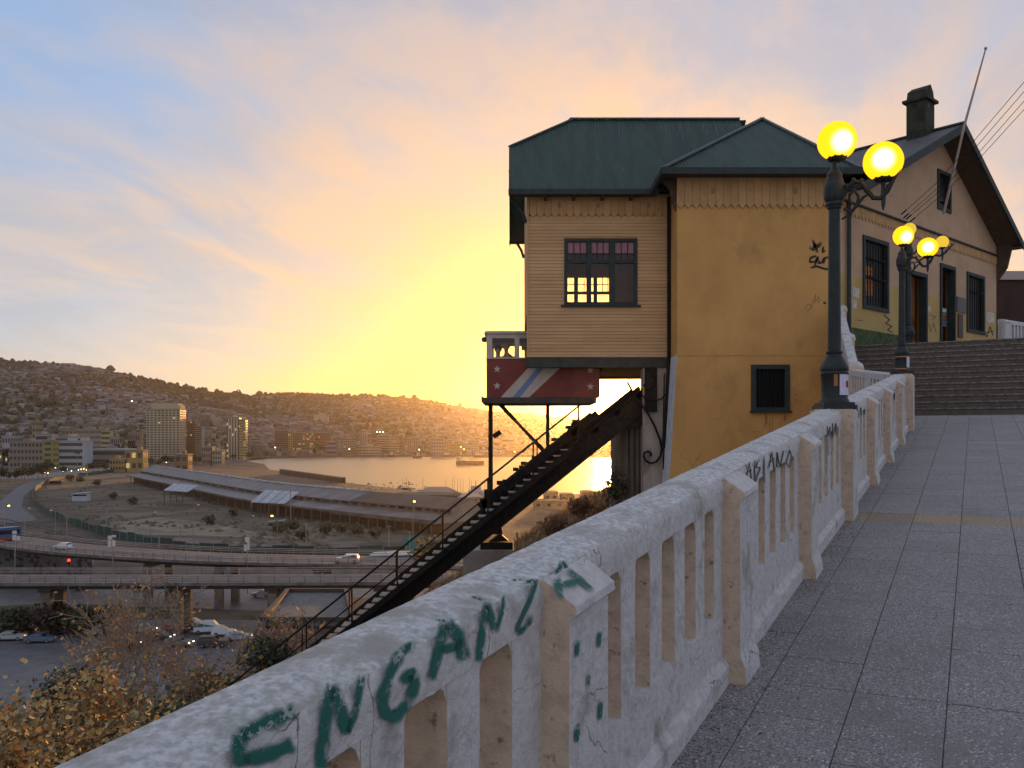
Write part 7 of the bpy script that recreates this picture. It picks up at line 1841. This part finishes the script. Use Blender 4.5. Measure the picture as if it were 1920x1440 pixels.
hands = [('office_block', 'dark louvred office block on the waterfront', 515, 541, 808, (0.13, 0.125, 0.13), 12, 1, 'band', .0), ('office_block', 'narrow yellow block beside the louvred office', 540, 549, 809, (0.42, 0.34, 0.15), 10, 2, 'grid', .05),
         ('office_block', 'brown office with rows of lit windows', 549, 587, 812, (0.19, 0.14, 0.10), 9, 12, 'grid', .14), ('office_block', 'reddish office block on the waterfront', 592, 617, 812, (0.24, 0.13, 0.12), 8, 6, 'grid', .03),
         ('office_block', 'green lit small building on the waterfront', 590, 598, 832, (0.08, 0.28, 0.14), 4, 2, 'grid', .1), ('domed_hall', 'blue domed hall on the waterfront', 612, 631, 828, (0.20, 0.23, 0.32), 3, 3, 'band', .0),
         ('office_block', 'tall slim grey white tower in the middle waterfront', 675, 688, 808, (0.33, 0.31, 0.30), 13, 3, 'grid', .0), ('customs_house', 'long white arcaded building with dark roof by the quay', 664, 712, 837, (0.40, 0.36, 0.29), 3, 18, 'grid', .0),
         ('office_block', 'tan block left of the slim tower', 640, 664, 822, (0.30, 0.24, 0.18), 7, 6, 'grid', .02), ('office_block', 'mid grey banded block right of the slim tower', 708, 731, 817, (0.27, 0.24, 0.21), 8, 3, 'band', .0),
         ('office_block', 'pale block behind the tugboats', 729, 748, 830, (0.30, 0.27, 0.22), 5, 5, 'grid', .05), ('office_block', 'bluish roofed block right of the tugboats', 808, 832, 822, (0.20, 0.23, 0.30), 5, 5, 'grid', .02),
         ('office_block', 'greenish building with lit windows behind the small ships', 834, 866, 828, (0.24, 0.24, 0.15), 5, 9, 'grid', .08), ('office_block', 'pale tall block left of the funicular leg', 884, 898, 826, (0.36, 0.31, 0.24), 8, 4, 'grid', .02),
         ('office_block', 'grey white block left of the louvred office', 456, 489, 822, (0.30, 0.29, 0.27), 6, 6, 'band', .0), ('office_block', 'small orange lit corner house by the quay', 570, 577, 846, (0.40, 0.20, 0.08), 2, 2, 'grid', .3)]
for k, (nm, lab, x0, x1, yt, col, fl_, cs_, sty, lit) in enumerate(hands):
    block(nm, lab, x0, x1, yt, 852.5 + (k % 3) * 0.4, col, fl_, cs_, style=sty, lit=lit, seed=30 + k, group='waterfront buildings')
mb = MB(); dp = G(621, 853, -32.5); mb.sphere((dp.x, dp.y + 8, -32.5 + 16), 10, 14, 10, 0.9); mb.build('dome', mat('dome_blue', (0.16, 0.20, 0.30), 0.4), None, smooth=True)
dm = bpy.data.objects['dome']; dm.parent = bpy.data.objects['domed_hall']; dm.matrix_parent_inverse = Matrix.Translation(-Vector(bpy.data.objects['domed_hall'].location))
rc = random.Random(77); used = []
ordn = ['first', 'second', 'third', 'fourth', 'fifth', 'sixth', 'seventh', 'eighth', 'ninth', 'tenth', 'eleventh', 'twelfth', 'thirteenth', 'fourteenth', 'fifteenth', 'sixteenth', 'seventeenth', 'eighteenth', 'nineteenth', 'twentieth', 'twenty-first', 'twenty-second', 'twenty-third', 'twenty-fourth', 'twenty-fifth', 'twenty-sixth', 'twenty-seventh', 'twenty-eighth', 'twenty-ninth', 'thirtieth', 'thirty-first', 'thirty-second', 'thirty-third', 'thirty-fourth']
pos = sorted([rc.uniform(385, 1080) for _ in range(30)])
for k, px in enumerate(pos):
    w_ = rc.uniform(10, 30); yt = rc.uniform(815, 842); yb = rc.uniform(849.5, 851.5) if px > 480 else rc.uniform(854, 860)
    c = rc.choice([(0.28, 0.25, 0.21), (0.20, 0.17, 0.15), (0.34, 0.30, 0.24), (0.24, 0.17, 0.13), (0.22, 0.22, 0.23), (0.38, 0.35, 0.30)])
    block('city_block', ordn[k] + ' from the left of the plain blocks in the back row of the waterfront', px, px + w_, yt, yb, c, rc.randint(3, 9), rc.randint(3, 8), style=rc.choice(['grid', 'grid', 'band']), lit=0.04, seed=100 + k, group='plain waterfront blocks')
for k, (x0, x1, yt, c) in enumerate(((-40, 16, 842, (0.2, 0.2, 0.19)), (4, 30, 818, (0.36, 0.39, 0.42)), (206, 224, 820, (0.3, 0.27, 0.24)), (214, 228, 833, (0.38, 0.40, 0.38)), (234, 254, 826, (0.36, 0.32, 0.22)), (150, 164, 838, (0.42, 0.37, 0.24)), (240, 262, 812, (0.26, 0.19, 0.16)), (378, 398, 838, (0.30, 0.22, 0.2)), (395, 416, 846, (0.34, 0.32, 0.28)))):
    block('city_block', ('low block cut by the left edge', 'pale block at the far left above the office', 'beige house left of the cream tower', 'pale green house left of the cream tower', 'cream house beside the cream tower', 'yellow low building behind the tall palm', 'brown block left of the cream tower top', 'reddish block right of the brown tower', 'pale low block right of the reddish one')[k], x0, x1, yt, 872, c, 3, 5, seed=200 + k, group='small blocks behind the avenue')

# street trees and palms behind the lot
def crown_mesh(seed, palm):
    mb = MB(); rr = random.Random(seed)
    if palm:
        for k in range(26):
            a = rr.uniform(0, 6.28); e = rr.uniform(-0.5, 0.9); L = rr.uniform(2.4, 3.4); d = Vector((math.cos(a) * math.cos(e), math.sin(a) * math.cos(e), math.sin(e)))
            s = Vector((-d.y, d.x, 0)).normalized() * 0.5; p1 = d * L * .6; p2 = d * L + Vector((0, 0, -1.2))
            mb.curc = rr.choice([(0.03, 0.035, 0.018), (0.045, 0.045, 0.02)])
            mb.add([(0, 0, 0), tuple(p1 + s), tuple(p2), tuple(p1 - s)], [(0, 1, 2), (0, 2, 3)])
    else:
        for k in range(150):
            v = Vector((rr.gauss(0, 1), rr.gauss(0, 1), rr.gauss(0, 1))).normalized() * rr.uniform(0.5, 1.0) * 3.4; v.z *= 0.75
            leaf(mb, v, 1.5, rr, [(0.03, 0.038, 0.018), (0.045, 0.05, 0.022), (0.022, 0.028, 0.015)])
    return mb.mesh('crown', M_leaf)
cr_t = [crown_mesh(k, False) for k in range(4)]; cr_p = [crown_mesh(9, True), crown_mesh(10, True)]
tk = MB(); tk.tube([(0, 0, 0), (0, 0, 1)], [0.3, 0.2], 6); tkm = tk.mesh('trunk', M_bark)
def city_tree(px, ytop, ybase, kind, label, group, k):
    b = G(px, ybase, -32.9); h = (HZ - ytop) / F * b.y + 32.9
    root = empty('palm_tree' if kind == 'p' else 'street_tree', label, 'palm' if kind == 'p' else 'tree', group, tuple(b))
    cr = 3.0 if kind == 'p' else max(2.5, h * 0.33); s = cr / (3.0 if kind == 'p' else 3.4)
    inst('trunk', tkm, root, (0, 0, 0), 0, (1.2, 1.2, h - cr * 0.8)); inst('crown', (cr_p if kind == 'p' else cr_t)[k % 2 if kind == 'p' else k % 4], root, (0, 0, h - cr), k * 1.3, (s, s, s))
rt = random.Random(8)
city_tree(145, 842, 885, 'p', 'tallest lone palm on the avenue before the banded office', 'palms on the avenue', 0)
for k, px in enumerate((97, 222, 238)): city_tree(px, (864, 852, 852)[k], 886 - k * 3, 'p', ('small palm left of the tallest palm', 'left palm of the pair before the ochre building', 'right palm of the pair before the ochre building')[k], 'palms on the avenue', k)
for k in range(34):
    px = [4, 10, 18, 26, 33, 41, 48, 56, 63, 72, 80, 90, 122, 168, 176, 184, 192, 200, 262, 272, 283, 296, 310, 322, 336, 350, 362, 376, 388, 402, 418, 440, 470, 500][k]
    yb = 906 - max(0, px - 10) * 0.12 if px < 200 else 884 - (px - 200) * 0.075
    city_tree(px + rt.uniform(-3, 3), yb - rt.uniform(18, 34) * (1 if px < 110 else 0.72), yb, 't', ordn[k] + ' from the left of the dark street trees along the avenue behind the lot', 'street trees along the avenue', k)
# lights of the traffic on the avenue and lamps of the far town
lm = MB().sphere((0, 0, 0), 1.0, 8, 6).mesh('far_light', M_wl); ly = MB().sphere((0, 0, 0), 1.0, 8, 6).mesh('far_light', M_yl)
for k, (px, py, s, w_) in enumerate(((7, 890, .8, 1), (50, 889, .6, 1), (58, 888, .7, 1), (84, 886, .9, 0), (90, 887, 1, 0), (104, 877, .8, 1), (118, 884, .9, 1), (126, 880, .6, 1), (134, 883, 1.0, 1), (147, 881, .9, 1), (152, 880, 1.1, 0), (157, 879, 1.2, 0), (162, 881, 1.0, 0), (197, 878, .6, 1), (222, 877, .6, 1), (260, 868, .7, 1), (312, 867, .9, 1), (352, 862, 1, 1), (358, 861, 1, 1), (364, 861, 1, 0), (465, 846, 1.2, 0), (516, 839, 1.2, 1), (655, 842, 1.4, 1), (786, 843, 1.3, 1), (247, 752, 1.5, 1), (402, 792, 1.3, 1), (442, 732, .5, 1), (447, 733, .5, 1), (452, 733, .5, 1), (615, 795, 1.6, 1), (707, 810, 1.3, 1), (712, 810, 1.3, 1), (718, 810, 1.3, 1), (965, 847, 1.6, 0), (864, 838, 1.2, 0), (870, 842, 1.2, 0))):
    hillside = py < 800
    p = far_pt(px, 0.9 if py < 740 else 0.4) if hillside else G(px, max(py, 838) + (6 if py < 860 else 4), -32.5)
    if hillside: p = P(px, py, p.y - 30)
    else: p = P(px, py, p.y if py > 860 else min(p.y, 1480))
    o = inst('far_light', lm if w_ else ly, None, p, 0, (s * p.y / 2100,) * 3)
    tag(o, 'tiny lit lamp in the dusk over the city and avenue', 'lamp', 'tiny lit lamps across the city')

# ------------------------------------------------------------------ boats
M_hull = mat('dark_hull', (0.075, 0.04, 0.03), 0.7); M_super = mat('ship_white', (0.40, 0.36, 0.32), 0.7)
def ship(label, px0, px1, yw, hull_h, col, deckhouse, mast, group='ships in the bay', name='ship'):
    a = G(px0, yw, -35.2); b = G(px1, yw, -35.2); L = b.x - a.x
    root = empty(name, label, 'ship', group, tuple(a)); B = L * 0.13
    pr = [(0, 0.8), (0.04, 1.0), (0.8, 1.0), (0.95, 0.5), (1.0, 0.02)]
    mb = MB(); up = [(x * L, -B * w_, 0) for x, w_ in pr] + [(x * L, B * w_, 0) for x, w_ in reversed(pr)]; n = len(up)
    lo = [(x * 0.97 + L * 0.01, y * 0.85, -0.5) for x, y, _ in up]; hi = [(x, y, hull_h * (1 + 0.35 * max(0, (x / L - 0.75) * 4) + 0.2 * (x / L < 0.25))) for x, y, _ in up]
    mb.add(lo + hi, [tuple(range(n)), tuple(range(n, 2 * n))] + [(i, (i + 1) % n, n + (i + 1) % n, n + i) for i in range(n)]); mb.build('hull', mat('hull_%.2f' % col[0], col, 0.7), root)
    for (x0, x1, z0, z1) in deckhouse:
        mb = MB(); mb.box(x0 * L, x1 * L, -B * .7, B * .7, hull_h * .9 + z0, hull_h + z1); mb.build('deckhouse', M_super, root)
    for (x, h, lean) in mast:
        mb = MB(); mb.tube([(x * L, 0, hull_h), (x * L + lean, 0, hull_h + h)], max(0.2, L * 0.008), 5); mb.build('mast', M_hull, root)
ship('dark cargo ship with white bridge and deck crane left of the funicular leg', 855, 908, 872, 4.2, (0.085, 0.045, 0.03), ((0.02, 0.16, 0, 7), (0.18, 0.32, 0, 3), (0.42, 0.75, 0, 1.5)), ((0.08, 13, 0), (0.2, 9, 0), (0.62, 7, -8)))
ship('left tugboat near the far quay', 727, 740, 857, 3.0, (0.05, 0.045, 0.04), ((0.35, 0.7, 0, 5),), ((0.5, 11, 0),))
ship('right tugboat with a bright lamp near the far quay', 774, 791, 859, 3.5, (0.03, 0.03, 0.03), ((0.4, 0.75, 0, 6),), ((0.55, 13, 0),))
ship('low grey ship moored right of the tugboats', 824, 853, 856, 3.0, (0.12, 0.10, 0.09), ((0.3, 0.6, 0, 4),), ((0.5, 8, 0),))
ship('low ship moored behind the funicular leg', 888, 925, 858, 3.4, (0.11, 0.07, 0.05), ((0.1, 0.4, 0, 4),), ((0.3, 8, 0),))
for k, (px, yt, yb) in enumerate(((755, 897, 917), (762, 895, 918), (766, 900, 918), (793, 897, 921), (836, 898, 926), (848, 897, 927), (852, 892, 928), (858, 896, 928), (863, 897, 929), (868, 899, 929), (880, 896, 930), (884, 900, 930), (892, 899, 931), (902, 901, 932), (909, 902, 932))):
    b = G(px, yb, -34.9); h = (HZ - yt) / F * b.y + 34.9
    root = empty('sailing_yacht', ordn[k] + ' moored yacht mast from the left in the marina', 'yacht', 'yachts in the marina', tuple(b))
    mb = MB(); mb.slab([(-4, -1.2, 0), (2.5, -1.2, 0), (4.5, 0, 0), (2.5, 1.2, 0), (-4, 1.2, 0)], (0, 0, 1.1)); mb.build('hull', M_super, root)
    MB().tube([(0, 0, 1), (0, 0, h)], [0.14, 0.09], 5).build('mast', M_pole, root); MB().tube([(-3.4, 0, 2), (0, 0, 2.1)], 0.1, 5).build('boom', M_pole, root)
# marina buildings and the silhouettes under the track
def simple(name, label, px0, px1, yt, yb, col, rcol, z=-33.0, gable=0.0, cat='building', group=None):
    a = G(px0, yb, z); b = G(px1, yb, z); w_ = b.x - a.x; h = (HZ - yt) / F * a.y - z; h = max(h, 1.5)
    root = empty(name, label, cat, group, tuple(a)); e = h * (1 - gable)
    mb = MB(); mb.box(0, w_, 0, 10, 0, e); mb.build('walls', mat('w_%.2f_%.2f' % (col[0], col[2]), col, 0.85), root)
    mb = MB(); mb.slab([(-0.5, -0.6, e), (w_ + .5, -0.6, e), (w_ * .75, 5, h + .1), (w_ * .25, 5, h + .1)], (0, 0, 0.3)); mb.slab([(w_ * .25, 5, h + .1), (w_ * .75, 5, h + .1), (w_ + .5, 10.6, e), (-0.5, 10.6, e)], (0, 0, 0.3)); mb.build('roof', mat('r_%.2f_%.2f' % (rcol[0], rcol[2]), rcol, 0.7), root)
    mb = MB()
    for k in range(max(2, int(w_ / 4))):
        x = (k + .3) * w_ / max(2, int(w_ / 4)); mb.box(x, x + 1.6, -0.08, 0.05, e * .4, e * .75)
    mb.build('windows', M_win, root, kind='stuff')
simple('boat_hall', 'wide boat hall with a swept pale roof in the marina', 782, 856, 915, 938, (0.20, 0.17, 0.13), (0.26, 0.22, 0.17), gable=0.5)
simple('boat_store', 'low row of upturned white boats and covers before the boat hall', 778, 872, 931, 944, (0.30, 0.32, 0.34), (0.34, 0.37, 0.40), gable=0.5)
simple('long_wall_building', 'long dark low building behind the shed gable', 727, 862, 925, 945, (0.075, 0.07, 0.065), (0.085, 0.08, 0.075), gable=0.2)
simple('club_house', 'small pale marina house behind the handrail', 860, 905, 927, 946, (0.24, 0.19, 0.14), (0.30, 0.28, 0.25), gable=0.3)
ship('white motor yacht in the marina behind the funicular leg', 878, 925, 928, 2.5, (0.42, 0.42, 0.42), ((0.1, 0.5, 0, 3),), ((0.3, 6, 0),), 'yachts in the marina', 'motor_yacht')
for k, (x0, x1, yt, yb, c) in enumerate(((1020, 1046, 922, 944, (0.20, 0.15, 0.11)), (1050, 1076, 926, 942, (0.26, 0.19, 0.13)), (1090, 1114, 921, 944, (0.24, 0.17, 0.12)), (1114, 1142, 923, 946, (0.22, 0.16, 0.11)), (1000, 1060, 938, 956, (0.17, 0.14, 0.11)), (1060, 1092, 940, 954, (0.15, 0.11, 0.08)), (1140, 1175, 928, 948, (0.2, 0.15, 0.11)))):
    simple('dock_building', ('leftmost pale dock building seen under the track', 'second dock building seen under the track', 'tall dock building with lit windows seen under the track', 'tall dock building next to the ribbed pier', 'long low dock shed seen under the track', 'reddish low dock building seen under the track', 'dock building hidden mostly by the shrub and pier')[k], x0, x1, yt, yb, c, tuple(v * 0.8 for v in c), gable=0.12, group='dock buildings under the track')

# ------------------------------------------------------------------ haze
hz = MB(); hz.box(-6000, 6000, -400, 6000, -38.0, 330.0)
M_haze = bpy.data.materials.new('evening_haze'); M_haze.use_nodes = True; nt = M_haze.node_tree; nt.nodes.clear()
pv = nt.nodes.new('ShaderNodeVolumePrincipled'); pv.inputs['Color'].default_value = (0.90, 0.80, 0.68, 1); pv.inputs['Density'].default_value = HAZE; pv.inputs['Anisotropy'].default_value = 0.87
mo = nt.nodes.new('ShaderNodeOutputMaterial'); nt.links.new(pv.outputs[0], mo.inputs['Volume'])
M_haze.volume_intersection_method if hasattr(M_haze, 'volume_intersection_method') else None
ho = hz.build('haze', M_haze, kind='stuff')
